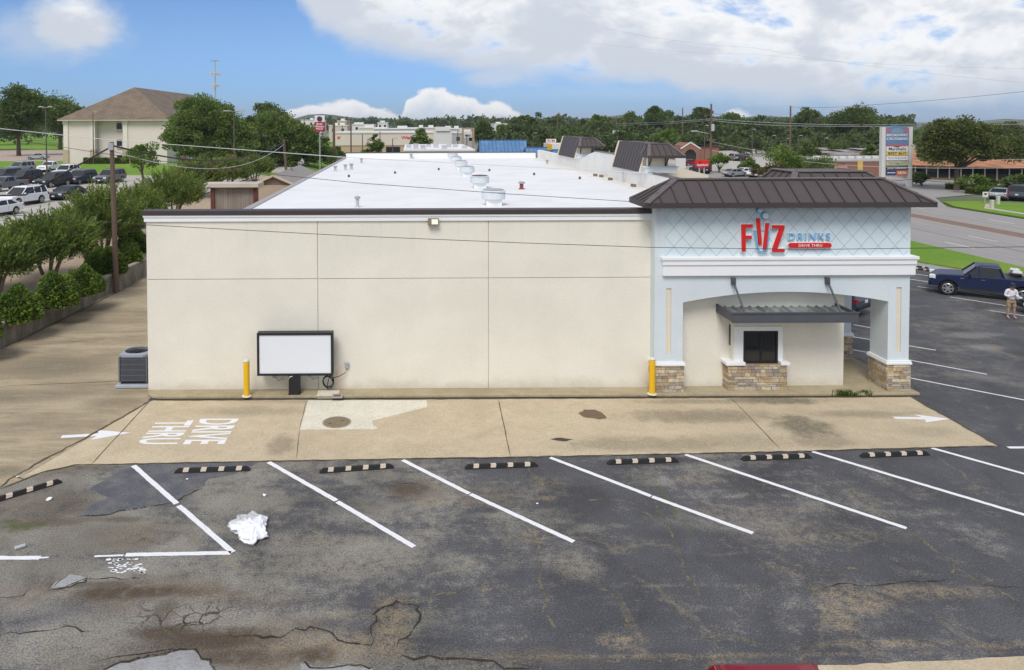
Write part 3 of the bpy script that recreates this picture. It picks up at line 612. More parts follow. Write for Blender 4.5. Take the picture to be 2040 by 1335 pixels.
p2 = MB(); p2.box(8.84, 17.42, YT, YT+.02, 4.9, 6.86); p2.build('sign_panel', stucco('panel_blue', (.63, .72, .755), False), shop)
s = MB()                                                            # diamond scoring of the sign panel
x0, x1, z0, z1 = 8.86, 17.40, 4.92, 6.80; per, sl = .60, 1.12
for sg in (1, -1):
    for k in range(-8, 30):
        xa = x0+k*per
        ts = []
        a = (xa, z0) if sg > 0 else (xa, z0); dx = (z1-z0)/sl*sg; b = (xa+dx, z1)
        t0, t1 = 0., 1.
        for lim, sign in ((x0, 1), (x1, -1)):
            fa, fb = sign*(a[0]-lim), sign*(b[0]-lim)
            if fa < 0 and fb < 0: t0 = 2
            elif fa < 0: t0 = max(t0, fa/(fa-fb))
            elif fb < 0: t1 = min(t1, fa/(fa-fb))
        if t0 < t1-.01:
            q = lambda t: Vector((a[0]+dx*t, YT-.003-(.0012 if sg > 0 else 0), z0+(z1-z0)*t)); s.bar(q(t0), q(t1), .008, .016)
s.build('scored_lattice', M('score_grey', (.42, .49, .53), .9, .1), shop)
c = MB(); c.box(8.76, 17.62, YT-.12, YT+.0, 4.24, 4.78); c.box(8.74, 17.64, YT-.16, YT+.0, 4.62, 4.80); c.box(8.70, 17.70, YT-.20, YT+.0, 4.80, 4.90); c.box(17.5, 17.62, YT, 30, 4.24, 4.78); c.box(17.5, 17.70, YT, 30, 4.80, 4.90)
c.build('cornice', WHITE, shop, bevel=.008)
for x0, x1, y0, y1 in ((8.44, 9.58, YT-.08, 26.65), (16.67, 17.58, YT-.08, 26.65), (16.70, 17.6, 28.93, 30.02)): c = MB(); c.box(x0, x1, y0, y1, 1.06, 1.12); c.box(x0+.02, x1-.02, y0+.02, y1-.02, 1.12, 1.18); c.build('pier_cap', WHITE, shop)
for k, (x0, x1, y0, y1) in enumerate(((8.47, 9.54, YT-.05, 26.62), (16.71, 17.55, YT-.05, 26.62), (16.74, 17.56, 28.96, 29.99))):
    s = MB(); stone_block(s, x0, x1, y0, y1, .12, 1.06, 30+k, True); s.build('stone_base', STONE, shop)
# recess wall, pay window bay
c = MB(); c.box(8.5, 15.5, 26.6, 26.9, .12, 4.4); c.box(15.3, 15.5, 26.9, 31.5, .12, 3.75); c.build('recess_wall', CREAM, shop)
c = MB(); c.box(9.5, 16.75, 26.6, 29, 3.74, 3.76); c.build('portico_ceiling', CREAM2, shop)
BX0, BX1, BY = 11.38, 13.18, 25.82
bay = MB(); bay.box(BX0, 11.70, BY, 26.6, 1.10, 2.95); bay.box(13.02, BX1, BY, 26.6, 1.10, 2.95); bay.box(11.70, 13.02, BY, 26.6, 2.26, 2.95); bay.box(11.7, 13.02, BY+.35, 26.6, 1.1, 2.26); bay.build('window_bay', CREAM, shop)
s = MB(); stone_block(s, 11.14, 13.24, 25.66, 26.58, .12, 1.02, 41); s.build('stone_base', STONE, shop)
c = MB(); c.box(11.06, 11.74, 25.6, 26.6, 1.02, 1.13); c.box(13.0, 13.32, 25.6, 26.6, 1.02, 1.13); c.box(11.42, 11.74, BY-.035, BY, 1.13, 2.36); c.box(12.98, 13.14, BY-.035, BY, 1.13, 2.36); c.box(11.74, 12.98, BY-.035, BY, 2.2, 2.36); c.build('window_trim', WHITE, shop, bevel=.008)
BLK = M('black_metal', (.022, .022, .024), .45, .15); GLASS = M('dark_window_glass', (.018, .020, .022), .06, .1, spec=.6)
c = MB(); c.box(11.74, 11.80, BY-.01, BY+.06, 1.04, 2.2); c.box(12.92, 12.98, BY-.01, BY+.06, 1.04, 2.2); c.box(11.8, 12.92, BY-.01, BY+.06, 2.14, 2.2); c.box(11.8, 12.92, BY-.01, BY+.06, 1.04, 1.10); c.box(12.36, 12.42, BY-.005, BY+.055, 1.1, 2.14)
wn_ = c.build('window', BLK, shop); c = MB(); c.box(11.8, 12.36, BY+.02, BY+.035, 1.1, 2.14); c.box(12.42, 12.92, BY+.03, BY+.045, 1.1, 2.14); c.build('pane', GLASS, wn_)
c = MB(); c.box(BX0-.02, BX0, 26.02, 26.26, 1.62, 2.36); c.build('side_window', GLASS, shop)
# canopy over the window
STEEL = M('charcoal_steel', (.085, .090, .102), .5, .15, 2, fine=.1); GALV = None
def galv():
    m, t, b, co = custom('weathered_deck'); n = t.noise(t.vscale(co, (1, .5, 1)), 1.3, 7, .7, .6)
    t.put(b.inputs['Base Color'], t.mix(t.sstep(n, .36, .62), (.33, .36, .36), (.13, .145, .15))); b.inputs['Roughness'].default_value = .5; b.inputs['Metallic'].default_value = .2; return m
GALV = galv()
cn = thing('window_canopy', 'charcoal steel canopy with ribbed metal deck hung above the pay window', 'canopy', (13, 25.5, 2.8))
c = MB(); CX0, CX1, CY0, CY1 = 10.88, 15.22, 24.78, 26.58
c.box(CX0, CX1, CY0, CY0+.06, 2.78, 3.11); c.box(CX0, CX0+.06, CY0+.06, CY1, 2.80, 3.10); c.box(CX1-.06, CX1, CY0+.06, CY1, 2.80, 3.10); c.box(CX0-.02, CX1+.02, CY0-.03, CY0+.0, 3.08, 3.13); c.box(CX0, CX1, CY0-.02, CY0, 2.76, 2.80)
c.build('frame', STEEL, cn)
c = MB(); z = 2.93; x = CX0+.06
while x < CX1-.08:
    xe = min(x+.30, CX1-.06); c.prism([(x, z), (x+.19, z), (x+.22, z+.05), (x+.27, z+.05), (xe, z), (xe, z-.02), (x, z-.02)], CY0+.06, CY1-.002, lambda a, b, h: (a, h, b+(h-CY0)*.035)); x += .30
c.build('deck', GALV, cn)
for xt, xb in ((11.24, 11.36), (14.55, 14.66)):
    c = MB(); c.tube([(xt, YT-.1, 4.0), (xb, CY0+.06, 3.06)], .035, 8); rdo = c.build('hanger_rod', STEEL, cn)
    c = MB(); c.box(xt-.07, xt+.07, YT-.13, YT-.001, 3.92, 4.16); c.box(xt-.03, xt+.03, YT-.2, YT-.13, 3.94, 4.08); c.build('bracket', STEEL, rdo, bevel=.01)
# mansard crown of the portico
def slope(mb, a, b, c_, d):  mb.sheet([a, b, c_, d])
def mansard(x0, x1, y0, y1, ze, xt0, xt1, yt0, yt1, zt, nseam, nside, parent=shop, back=True, name='mansard_roof', trim=True):
    E = [Vector((x0, y0, ze)), Vector((x1, y0, ze)), Vector((x1, y1, ze)), Vector((x0, y1, ze))]
    T = [Vector((xt0, yt0, zt)), Vector((xt1, yt0, zt)), Vector((xt1, yt1, zt)), Vector((xt0, yt1, zt))]
    m = MB()
    for i in range(4): m.sheet([E[i], E[(i+1) % 4], T[(i+1) % 4], T[i]])
    m.sheet(T); m.sheet([E[3], E[2], E[1], E[0]]); o = m.build(name, BROWN, parent)
    sm = MB()
    for i, ns in ((0, nseam), (3, nside), (1, nside)):
        a, b, ta, tb = E[i], E[(i+1) % 4], T[i], T[(i+1) % 4]; nr = (b-a).cross(ta-a).normalized(); L = (b-a).length; up = ((ta+tb)/2-(a+b)/2); e = (b-a).normalized(); upd = (up-e*up.dot(e))
        oa, ob = (ta-a).dot(e), (tb-b).dot(e)
        for k in range(1, ns):
            s_ = L*k/ns; base = a+e*s_
            f_ = 1.
            if s_ < oa: f_ = s_/oa
            if L-s_ < -ob: f_ = min(f_, (L-s_)/-ob)
            sm.bar(base+nr*.02, base+upd*f_*.98+nr*.02, .035, .05)
    sm.build('roof_seams', DKB, o)
    if trim:
        tr = MB()
        for a, b in ((T[0], T[1]), (T[1], T[2]), (T[3], T[0]), (E[0], T[0]), (E[1], T[1]), (E[3], T[3])): tr.bar(a, b, .24, .05)
        tr.build('ridge_trim', BROWN2, o)
    fa = MB()
    fa.box(x0-.02, x1+.02, y0-.03, y0+.02, ze-.17, ze+.01); fa.box(x0-.03, x0+.02, y0+.02, y1, ze-.17, ze+.01); fa.box(x1-.02, x1+.03, y0+.02, y1, ze-.17, ze+.01); fa.box(x0, x1, y1, y1+.03, ze-.17, ze+.01); fa.box(x0+.02, x1-.02, y0+.02, y1, ze-.15, ze-.12)
    fa.build('eave_fascia', DKB, o); return o
mansard(8.02, 17.98, 25.0, 26.95, 6.84, 9.36, 16.75, 26.0, 26.3, 7.60, 19, 5)
mansard(15.7, 20.0, 30.2, 33.4, 6.9, 16.2, 19.2, 30.9, 32.8, 7.52, 8, 6)
f = MB(); f.box(15.5, 17.42, 29.98, 33, 3.6, 6.6); f.build('portico_wall', BLUE, shop)
# tower gables along the street front
def gable_tower(y0, L, zr=8.05):
    y1 = y0+L
    wv_ = MB(); wv_.box(17.66, 18.8, y0+.6, y1-.3, 3.4, 7.2); wv_.box(17.2, 18.4, y0-.1, y0+.6, 5.9, 7.3); wv_.build('tower_wall', CREAM2, shop)
    bd = MB(); bd.box(16.9, 19.2, y0-.18, y0+.55, 5.95, 6.34); bd.box(16.8, 19.3, y0-.24, y0+.55, 6.34, 6.42); bd.build('tower_cornice', BLUE, shop)
    b_ = MB(); b_.prism([(16.95, 5.9), (17.55, zr), (17.62, zr), (17.62, 5.9)], y0+1.4, y1-.2, lambda a, b, h: (a, h, b)); o = b_.build('tower_roof', BROWN, shop)
    sm = MB()
    for k in range(int((L-1.8)/.75)+1):
        y = y0+1.7+k*.75; sm.bar((16.945, y, 5.92), (17.545, y, zr), .03, .03)
    sm.build('roof_seams', DKB, o)
    for yy_ in (y0+1.1, y1-.2): ch = MB(); ch.prism([(16.85, 5.85), (17.5, zr+.02), (17.95, zr+.02), (17.95, 5.85)], yy_, yy_+.28, lambda a, b, h: (a, h, b)); ch.build('gable_end', CREAM2, shop)
    mansard(16.9, 19.5, y0-.9, y0+1.05, 7.22, 17.3, 18.7, y0+.2, y0+1.0, zr+.03, 6, 3); mansard(17.64, 19.5, y0+1.4, y1-.25, 7.22, 17.7, 18.7, y0+1.5, y1-.3, zr+.02, 3, 2, trim=False)
    for x in (17.15, 18.35): br = MB(); br.bar((x, y0-.12, 6.45), (x, y0-.75, 7.0), .07, .07); br.bar((x, y0-.12, 6.4), (x, y0-.12, 7.05), .07, .06); br.build('eave_bracket', DKB, shop)
gable_tower(53.2, 9.0); gable_tower(75, 10.2)
f = MB(); f.prism([(19.0, 3.0), (19.0, 6.25), (20.0, 6.2), (21.2, 5.95), (22.6, 5.6), (22.6, 3.0)], 55.8, 56.1, lambda a, b, h: (a, h, b)); f.box(18.9, 22.6, 55.8, 56.1, .05, 3.0); f.build('wing_wall', CREAM2, shop)
# ---------------------------------------------------------------- sign on the portico
RED = M('sign_red', (.62, .022, .020), .4, .06); SBL = M('sign_blue', (.15, .46, .77), .4, .06); SWH = M('sign_white', (.80, .82, .84), .5, .03)
YS = YT-.10
sg_ = thing('shop_sign', 'red lettering FIIZ with blue DRINKS and red drive thru pill on blue wall', 'sign', (13, YT-.05, 5.4))
def sx(px): return AT(px, 470, YS).x
def sz(py): return AT(1540, py, YS).z
def sp(zx, zy): q = AT(1260+zx/2.84, 330+zy/2.84, YS); return (q.x, q.z)
def poly_sign(name, polys, m_, y0, y1, par=sg_):
    k = MB()
    for pl in polys: k.prism(pl, y0, y1, lambda a, b, h: (a, h, b))
    return k.build(name, m_, par)
F_ = [sp(*q) for q in ((615, 332), (678, 332), (678, 350), (638, 350), (638, 396), (672, 396), (672, 414), (638, 414), (638, 485), (618, 485))]
Zl = [sp(*q) for q in ((789, 337), (857, 337), (857, 354), (816, 471), (858, 471), (858, 488), (790, 488), (790, 471), (831, 354), (789, 354))]
St1 = [sp(*q) for q in ((698, 299), (718, 297), (730, 446), (712, 448))]; St2 = [sp(*q) for q in ((753, 324), (771, 324), (755, 473), (737, 473))]
for nm, pl in (('letter', F_), ('letter', Zl), ('straw', St1), ('straw', St2)):
    o = poly_sign(nm, [pl], RED, YS-.05, YS+.02)
    cxx = sum(a for a, _ in pl)/len(pl); czz = sum(b for _, b in pl)/len(pl)
    ow = []
    for i, (a, b) in enumerate(pl):
        a0, a1 = Vector(pl[i-1]), Vector(pl[(i+1) % len(pl)]); v_ = Vector((a, b)); d0 = (v_-a0).normalized(); d1 = (a1-v_).normalized()
        nrm = Vector((d0.y+d1.y, -d0.x-d1.x)); nrm = nrm.normalized() if nrm.length > .01 else Vector((d0.y, -d0.x))
        ow.append((a-nrm.x*.035, b-nrm.y*.035) if True else 0)
    poly_sign('letter_halo', [ow], SWH, YS+.02, YT-.001, o)
gp = [sp(*q) for q in ((690, 368), (706, 470), (716, 492), (755, 492), (764, 470), (776, 368))]
k = MB()
for off in (0, .05):
    cxg = sum(a for a, _ in gp)/6
    q = [(a+(cxg-a)*off*3.2, b+(off*.9 if i in (1, 2, 3, 4) else 0)) for i, (a, b) in enumerate(gp)]
    k.tube([(a, YS, b) for a, b in q], .014, 6)
k.tube([(gp[0][0], YS, gp[0][1]), (gp[5][0], YS, gp[5][1])], .014, 6); k.build('cup_outline', SBL, sg_)
poly_sign('cup_back', [[(a, b) for a, b in gp]], SWH if False else BLUE, YS+.015, YT-.001)
for (zx, zy, rr) in ((721, 254, 12), (753, 284, 17)):
    a, b = sp(zx, zy); R_ = rr/2.84*.0172
    k = MB(); k.tube([(a, YS-.03, b), (a, YS+.02, b)], R_, 20); o = k.build('bubble', SWH, sg_)
    k = MB(); k.tube([(a, YS-.0, b), (a, YT-.001, b)], R_*1.28, 20); k.build('bubble_rim', SBL, o)
a, b = sp(1003, 402)
k = MB(); put_text(k, 'DRINKS', face_front(a, YS+.02, b), 1.46, .255, .02, 0, 1.25, 0); o = k.build('lettering', SBL, sg_)
k = MB(); put_text(k, 'DRINKS', face_front(a, YS+.05, b), 1.49, .28, .03, 0, 1.25, .012); k.build('lettering_halo', SWH, o)
a, b = sp(1004, 451); hw, hh = 1.50/2, .085
pill = [(a-hw+hh+hh*math.cos(th), b+hh*math.sin(th)) for th in [rad(90+i*20) for i in range(10)]] + [(a+hw-hh+hh*math.cos(th), b+hh*math.sin(th)) for th in [rad(-90+i*20) for i in range(10)]]
o = poly_sign('pill', [pill], RED, YS-.03, YS+.03)
k = MB(); put_text(k, 'DRIVE THRU', face_front(a, YS-.034, b), .82, .095, .006, 0, 1.1); k.build('lettering', SWH, o)
poly_sign('pill_rim', [[(a+(q[0]-a)*1.03, b+(q[1]-b)*1.25) for q in pill]], SWH, YS+.03, YT-.001, o)

# ------------------------------------------------------------------ things in front of the shop
YEL = M('bollard_yellow', (.78, .46, .015), .5, .08, 3); GREY = M('grey_metal', (.36, .37, .38), .55, .12); GALVM = M('galvanised', (.45, .46, .47), .45, .12, 3); RUB = M('black_rubber', (.020, .019, .019), .75, .25, 6, fine=.2); TAN = M('tan_reflector', (.60, .50, .40), .7, .15, 12); DIRTW = M('dirty_white', (.62, .62, .60), .7, .1)
def bollard(px, py, label):
    q = G(px, py, .12); t = thing('bollard', label, 'bollard', (q.x, q.y, .12), 'yellow bollards by the shop wall')
    k = MB(); k.lathe(q.x, q.y, [(.105, .12), (.105, 1.33), (.09, 1.37)], 20); k.build('post', YEL, t, smooth=False)
    k = MB(); k.lathe(q.x, q.y, [(.112, 1.345), (.112, 1.36), (.085, 1.40), (.03, 1.415)], 20); k.build('cap', DIRTW, t)
    k = MB(); k.lathe(q.x, q.y, [(.17, .121), (.15, .15), (.108, .155)], 18); k.build('footing', PATCHC, t)
bollard(491.5, 789, 'yellow steel bollard with white cap beside the blank menu board')
bollard(1299, 785, 'yellow steel bollard with white cap at the stone pier of the blue portico')
mb_ = thing('menu_board', 'blank white drive-thru menu board in a black frame on one black pedestal', 'menu board', (-4.15, 25.6, .12))
X0, X1, Y0, Z0_, Z1_ = -5.43, -2.78, 25.46, .80, 2.30
k = MB(); k.box(X0, X1, Y0+.05, Y0+.32, Z0_, Z1_); k.build('cabinet', BLK, mb_, bevel=.01)
k = MB(); fw = .075
k.box(X0, X1, Y0, Y0+.05, Z1_-fw, Z1_); k.box(X0, X1, Y0, Y0+.05, Z0_, Z0_+fw); k.box(X0, X0+fw, Y0, Y0+.05, Z0_+fw, Z1_-fw); k.box(X1-fw, X1, Y0, Y0+.05, Z0_+fw, Z1_-fw); k.build('frame', BLK, mb_)
k = MB(); k.box(X0+fw, X1-fw, Y0+.03, Y0+.049, Z0_+fw, Z1_-fw); k.build('panel', M('board_white', (.74, .77, .81), .4, .015), mb_)
k = MB(); k.box(-4.34, -3.96, Y0+.02, Y0+.30, .12, .80); k.box(-4.36, -3.94, Y0, Y0+.32, .12, .15); k.build('pedestal', BLK, mb_, bevel=.01)
k = MB(); k.tube([(-4.33, Y0-.0, .68), (-4.3, Y0-.02, .76), (-4.2, Y0-.02, .79)], .012, 5); k.build('wire_end', WHITE, mb_)
ob = thing('outlet_box', 'small grey electrical outlet box on the cream wall beside the menu board', 'outlet box', (-2.35, YF, .95))
k = MB(); k.box(-2.42, -2.28, YF-.09, YF-.001, .88, 1.08); k.build('box', GREY, ob, bevel=.008); k = MB(); k.box(-2.44, -2.26, YF-.10, YF-.09, 1.05, 1.1); k.build('cover', GALVM, ob)
cb = MB(); pts = [(-2.35, YF-.05, .90), (-2.38, YF-.12, .74), (-2.6, YF-.14, .62), (-2.85, YF-.15, .56)]
for i in range(64):
    a = i*.42; rr = .20+.035*math.sin(i*.9); pts.append((-3.0+rr*math.cos(a)*.85, YF-.16-.02*math.sin(i*.7), .46+rr*math.sin(a)*1.1-.0008*i))
pts += [(-3.05, YF-.15, .25), (-3.0, YF-.16, .16)]
cb.tube(pts, .013, 5); tag(cb.build('cable_coil', RUB), 'black cable looped in a coil hanging off the cream wall under the menu board', 'cable')
for (x, z, nm, lb, col_) in ((-4.92, .62, 'pipe_stub', 'short round pipe stub in the cream wall under the menu board near the bollard', GREY), (-3.68, .66, 'conduit_stub', 'grey conduit stub with a bent end on the cream wall beside the pedestal', GREY)):
    k = MB(); k.tube([(x, YF-.001, z), (x, YF-.12, z)], .075, 14); k.tube([(x, YF-.1, z), (x+.15, YF-.12, z-.16), (x+.3, YF-.1, z-.1), (x+.36, YF-.08, z+.1)], .016, 6); tag(k.build(nm, col_), lb, 'pipe')
# wall flood light
q = AT(863, 441, YF); wl = thing('wall_light', 'small bronze flood light with pale lens high on the blank cream wall', 'light', (q.x, YF, q.z))
k = MB(); k.prism([(YF-.22, q.z-.10), (YF-.03, q.z-.12), (YF-.001, q.z-.12), (YF-.001, q.z+.12), (YF-.12, q.z+.12)], q.x-.19, q.x+.19, lambda a, b, h: (h, a, b)); k.build('housing', M('bronze', (.16, .13, .09), .5, .1), wl, bevel=.01)
k = MB(); k.prism([(YF-.228, q.z-.08), (YF-.215, q.z-.08), (YF-.135, q.z+.09), (YF-.148, q.z+.09)], q.x-.06, q.x+.165, lambda a, b, h: (h, a, b)); k.build('lens', M('lamp_lens', (.85, .80, .62), .3, .05), wl)
# condenser unit
q = G(268, 762, 0); cx_, cy_ = -10.18, 27.1
cu = thing('condenser_unit', 'dark grey louvred air conditioner condenser on a pale pad at the building corner', 'air conditioner', (cx_, cy_, .02))
k = MB(); k.box(cx_-.62, cx_+.60, cy_-.62, cy_+.60, .02, .13); k.build('pad', M('pad_blue_grey', (.38, .42, .46), .8), cu, bevel=.02)
CGR = M('condenser_grey', (.115, .125, .145), .55, .1); S_ = .50
k = MB(); k.box(cx_-S_+.03, cx_+S_-.03, cy_-S_+.03, cy_+S_-.03, .22, 1.12); k.build('coil', M('coil_dark', (.03, .032, .036), .6), cu)
k = MB(); k.box(cx_-S_+.04, cx_+S_-.04, cy_-S_+.04, cy_+S_-.04, .13, .20); k.build('base', BLK, cu)
k = MB()
for i in range(24):
    o_ = -S_+.035+i*(2*S_-.07)/23; 
    k.box(cx_+o_-.011, cx_+o_+.011, cy_-S_, cy_-S_+.03, .24, 1.12); k.box(cx_-S_, cx_-S_+.03, cy_+o_-.011, cy_+o_+.011, .24, 1.12); k.box(cx_+S_-.03, cx_+S_, cy_+o_-.011, cy_+o_+.011, .24, 1.12)
for i in range(5): z = .24+i*.2; k.box(cx_-S_-.004, cx_+S_+.004, cy_-S_-.004, cy_-S_+.02, z, z+.02); k.box(cx_-S_-.004, cx_-S_+.02, cy_-S_, cy_+S_, z, z+.02)
for a in (-1, 1):
    for b in (-1, 1): k.box(cx_+a*(S_-.01)-.03, cx_+a*(S_-.01)+.03, cy_+b*(S_-.01)-.03, cy_+b*(S_-.01)+.03, .2, 1.12)
k.build('louvre_panel', CGR, cu)
k = MB(); prof_ = []; n = 40; O = []; I = []
for i in range(n):
    a = 2*math.pi*i/n; c, s = math.cos(a), math.sin(a); sc = min(1/max(abs(c), 1e-6), 1/max(abs(s), 1e-6)); sc = min(sc, 1.22); O.append((c*sc*(S_+.03), s*sc*(S_+.03))); I.append((c*.42, s*.42))
vs = [(cx_+a, cy_+b, 1.12) for a, b in O]+[(cx_+a, cy_+b, 1.20) for a, b in O]+[(cx_+a*1.06, cy_+b*1.06, 1.24) for a, b in I]+[(cx_+a, cy_+b, 1.12) for a, b in I]
k.add(vs, [(j*n+i, j*n+(i+1) % n, (j+1)*n+(i+1) % n, (j+1)*n+i) for j in range(3) for i in range(n)]); k.build('top_cover', M('condenser_top', (.30, .325, .36), .5), cu)
k = MB(); k.cyl(cx_, cy_, 1.13, 1.14, .415, 30); k.build('fan_well', M('fan_dark', (.03, .034, .05), .5), cu)
k = MB()
for rr in (.10, .18, .26, .34, .41): k.tube([(cx_+rr*math.cos(i*.2618), cy_+rr*math.sin(i*.2618), 1.215) for i in range(25)], .006, 4)
for i in range(12): a = i*.5236; k.tube([(cx_+.05*math.cos(a), cy_+.05*math.sin(a), 1.215), (cx_+.42*math.cos(a+.5), cy_+.42*math.sin(a+.5), 1.215)], .006, 4)
k.cyl(cx_, cy_, 1.15, 1.2, .10, 16); k.build('fan_grille', BLK, cu)
# ground covers
q = G(672, 790, .12)
ub = thing('utility_box', 'small square concrete meter box with rusty lid set in the kerb below the menu board', 'utility cover', (q.x, q.y, .12))
k = MB(); k.box(q.x-.19, q.x+.19, q.y-.17, q.y+.17, .121, .150); k.build('frame', M('grey_concrete', (.33, .33, .30), .9), ub); k = MB(); k.box(q.x-.11, q.x+.11, q.y-.09, q.y+.09, .150, .156); k.build('lid', M('rust', (.23, .11, .055), .85, .3, 12), ub)
k = MB(); k.box(-3.35, -2.6, 25.40, 25.9, .02, .1265); struct(k.build('kerb_patch', PATCHC))
q = G(671, 842, 0); mh = thing('manhole_cover', 'round brown manhole cover in the pale new concrete patch', 'manhole', (q.x, q.y, .012))
k = MB(); k.lathe(q.x, q.y, [(.46, .012), (.46, .020), (.44, .022)], 32); k.build('rim', M('manhole_rim', (.28, .24, .17), .85, .2), mh)
k = MB(); k.lathe(q.x, q.y, [(.40, .022), (.39, .028)], 32); k.build('lid', M('manhole_lid', (.22, .175, .11), .9, .3, 6), mh)
k = MB(); k.obox((q.x-.2, q.y-.13, .029), .09, .04, .003, .4); k.obox((q.x+.17, q.y+.1, .029), .09, .04, .003, .2); k.build('lift_hole', BLK, mh)
# wheel stops
WS = [((-42, 1012), (108, 967), 'black rubber wheel stop with tan blocks lying askew by the broken asphalt'), ((347, 944), (497, 939), 'black rubber wheel stop with a chipped tan block on the dark patch nearest the arrow'),
      ((637, 944), (783, 934), 'black rubber wheel stop slightly skewed, below the pale concrete patch'), ((926, 936), (1073, 931), 'black rubber wheel stop below the middle joint of the drive'), ((1212, 927), (1352, 922), 'black rubber wheel stop with a weedy crack leading from it'),
      ((1482, 919), (1616, 914), 'black rubber wheel stop in the stall fronting the pay window'), ((1719, 913), (1852, 908), 'black rubber wheel stop nearest the painted exit arrow')]
def make_stop():
    t = thing('wheel_stop', '', 'wheel stop', (0, 0, 0), 'rubber wheel stops along the drive')
    k = MB(); L = 1.03; k.loft([[(x, -.075, 0), (x, -.045*s, .105*s2), (x, .045*s, .105*s2), (x, .075, 0)] for x, s, s2 in ((-L, 1., .25), (-L+.10, 1, 1), (L-.10, 1, 1), (L, 1., .25))]); k.build('block', RUB, t, bevel=.006)
    for x in (-.72, -.24, .24, .72):
        r = random.Random(int(x*100)); k = MB(); j = .03
        k.add([(x-.08, -.0705, .034), (x+.07, -.0705, .034), (x+.085, -.0485, .1065), (x-.065, -.0485, .1065), (x-.065, .043, .1075), (x+.085, .043, .1075)], [(0, 1, 2, 3), (3, 2, 5, 4)]); k.build('reflector', TAN, t, fixn=False)
    return t
ws0 = make_stop()
for i, (a, b, lb) in enumerate(WS):
    o = ws0 if i == 0 else copy_tree(ws0); A, B = G(*a), G(*b); c = (A+B)/2
    o.location = (c.x, c.y+.07, .004); o.rotation_euler = (0, 0, math.atan2(B.y-A.y, B.x-A.x)); o['label'] = lb
# litter
def bagmesh():
    bm = bmesh.new(); bmesh.ops.create_icosphere(bm, subdivisions=5, radius=1); r = random.Random(3)
    from mathutils import noise as mn
    for v in bm.verts:
        p = v.co.copy(); n = p*1.0; ang = math.atan2(p.y, p.x)
        k = 1+.30*mn.noise(p*1.6+Vector((3, 1, 0)))+.16*mn.noise(p*4.1)+.10*abs(mn.noise(p*7.3))+.05*abs(mn.noise(p*15))
        v.co = Vector((p.x*(.40+.06*math.sin(ang*5))*k, p.y*(.58+.07*math.sin(ang*7+1))*k, max(0, .01+(p.z*.12+.03)*k*(1.0-.3*p.y)+.085*abs(mn.noise(p*3.2))+.035*abs(mn.noise(p*7+Vector((2, 2, 0)))))))
    me = bpy.data.meshes.new('plastic_bag'); bm.to_mesh(me); bm.free(); return me
pm, t, b, co = custom('crumpled_plastic'); b.inputs['Base Color'].default_value = (.90, .91, .93, 1); b.inputs['Roughness'].default_value = .35; b.inputs['Sheen Weight'].default_value = .2
bp = t.new('ShaderNodeBump'); bp.inputs['Strength'].default_value = .35; bp.inputs['Distance'].default_value = .03; t.put(bp.inputs['Height'], t.noise(co, 9, 5, .65, 1.5)); t.l.new(bp.outputs[0], b.inputs['Normal'])
tr = t.new('ShaderNodeBsdfTransparent'); ms = t.new('ShaderNodeMixShader'); yb_ = t.sep(co)[1]
t.put(ms.inputs[0], t.m('MINIMUM', t.add(t.mul(t.sstep(t.add(yb_, t.mul(t.sub(t.noise(co, 4, 4), .5), .5)), -.05, .4), .6), t.mul(t.sstep(t.noise(co, 11, 4, .7), .45, .7), .15)), .65))
t.l.new(b.outputs[0], ms.inputs[1]); t.l.new(tr.outputs[0], ms.inputs[2]); t.l.new(ms.outputs[0], t.n['Material Output'].inputs[0])
bg = bpy.data.objects.new('plastic_bag', bagmesh()); COL.objects.link(bg); bg.data.materials.append(pm); q = G(497, 1055); bg.location = (q.x, q.y, .003); bg.rotation_euler = (0, 0, rad(24)); tag(bg, 'crumpled clear plastic bag lying in the second parking stall', 'plastic bag')
bg.data.polygons.foreach_set('use_smooth', [True]*len(bg.data.polygons))
q = G(40, 1093); ca = thing('drink_can', 'crushed silver drink can lying on brown worn asphalt', 'can', (q.x, q.y, .04)); k = MB(); d = Vector((.09, .065, 0)); c = Vector((q.x, q.y, .043))
k.tube([c-d, c-d*.88, c+d*.88, c+d], [.028, .042, .042, .030], 14); k.build('body', GALVM, ca); k = MB(); k.tube([c+d*1.0, c+d*1.02], .027, 14); k.build('lid', GREY, ca)
r = random.Random(11)
for (px, py, s, lb) in ((98, 996, .085, 'white crumpled paper scrap near the askew wheel stop'), (527, 988, .05, 'small white paper scrap beyond the plastic bag'), (35, 951, .045, 'white paper scrap on the alley concrete edge'), (372, 956, .035, 'tiny white scrap below the wheel stop on the dark patch'), (1070, 1005, .03, 'tiny white scrap in the stall beside the middle wheel stop')):
    q = G(px, py); k = MB(); n = 9; pts = [(q.x+s*r.uniform(.5, 1.5)*math.cos(i*.7), q.y+s*r.uniform(.5, 1.4)*math.sin(i*.7), .02+r.uniform(0, s*.4)) for i in range(n)]
    k.add(pts+[(q.x, q.y, s*.9), (q.x, q.y, .005)], [(i, (i+1) % n, n) for i in range(n)]+[((i+1) % n, i, n+1) for i in range(n)]); tag(k.build('paper_scrap', WHITE), lb, 'litter')
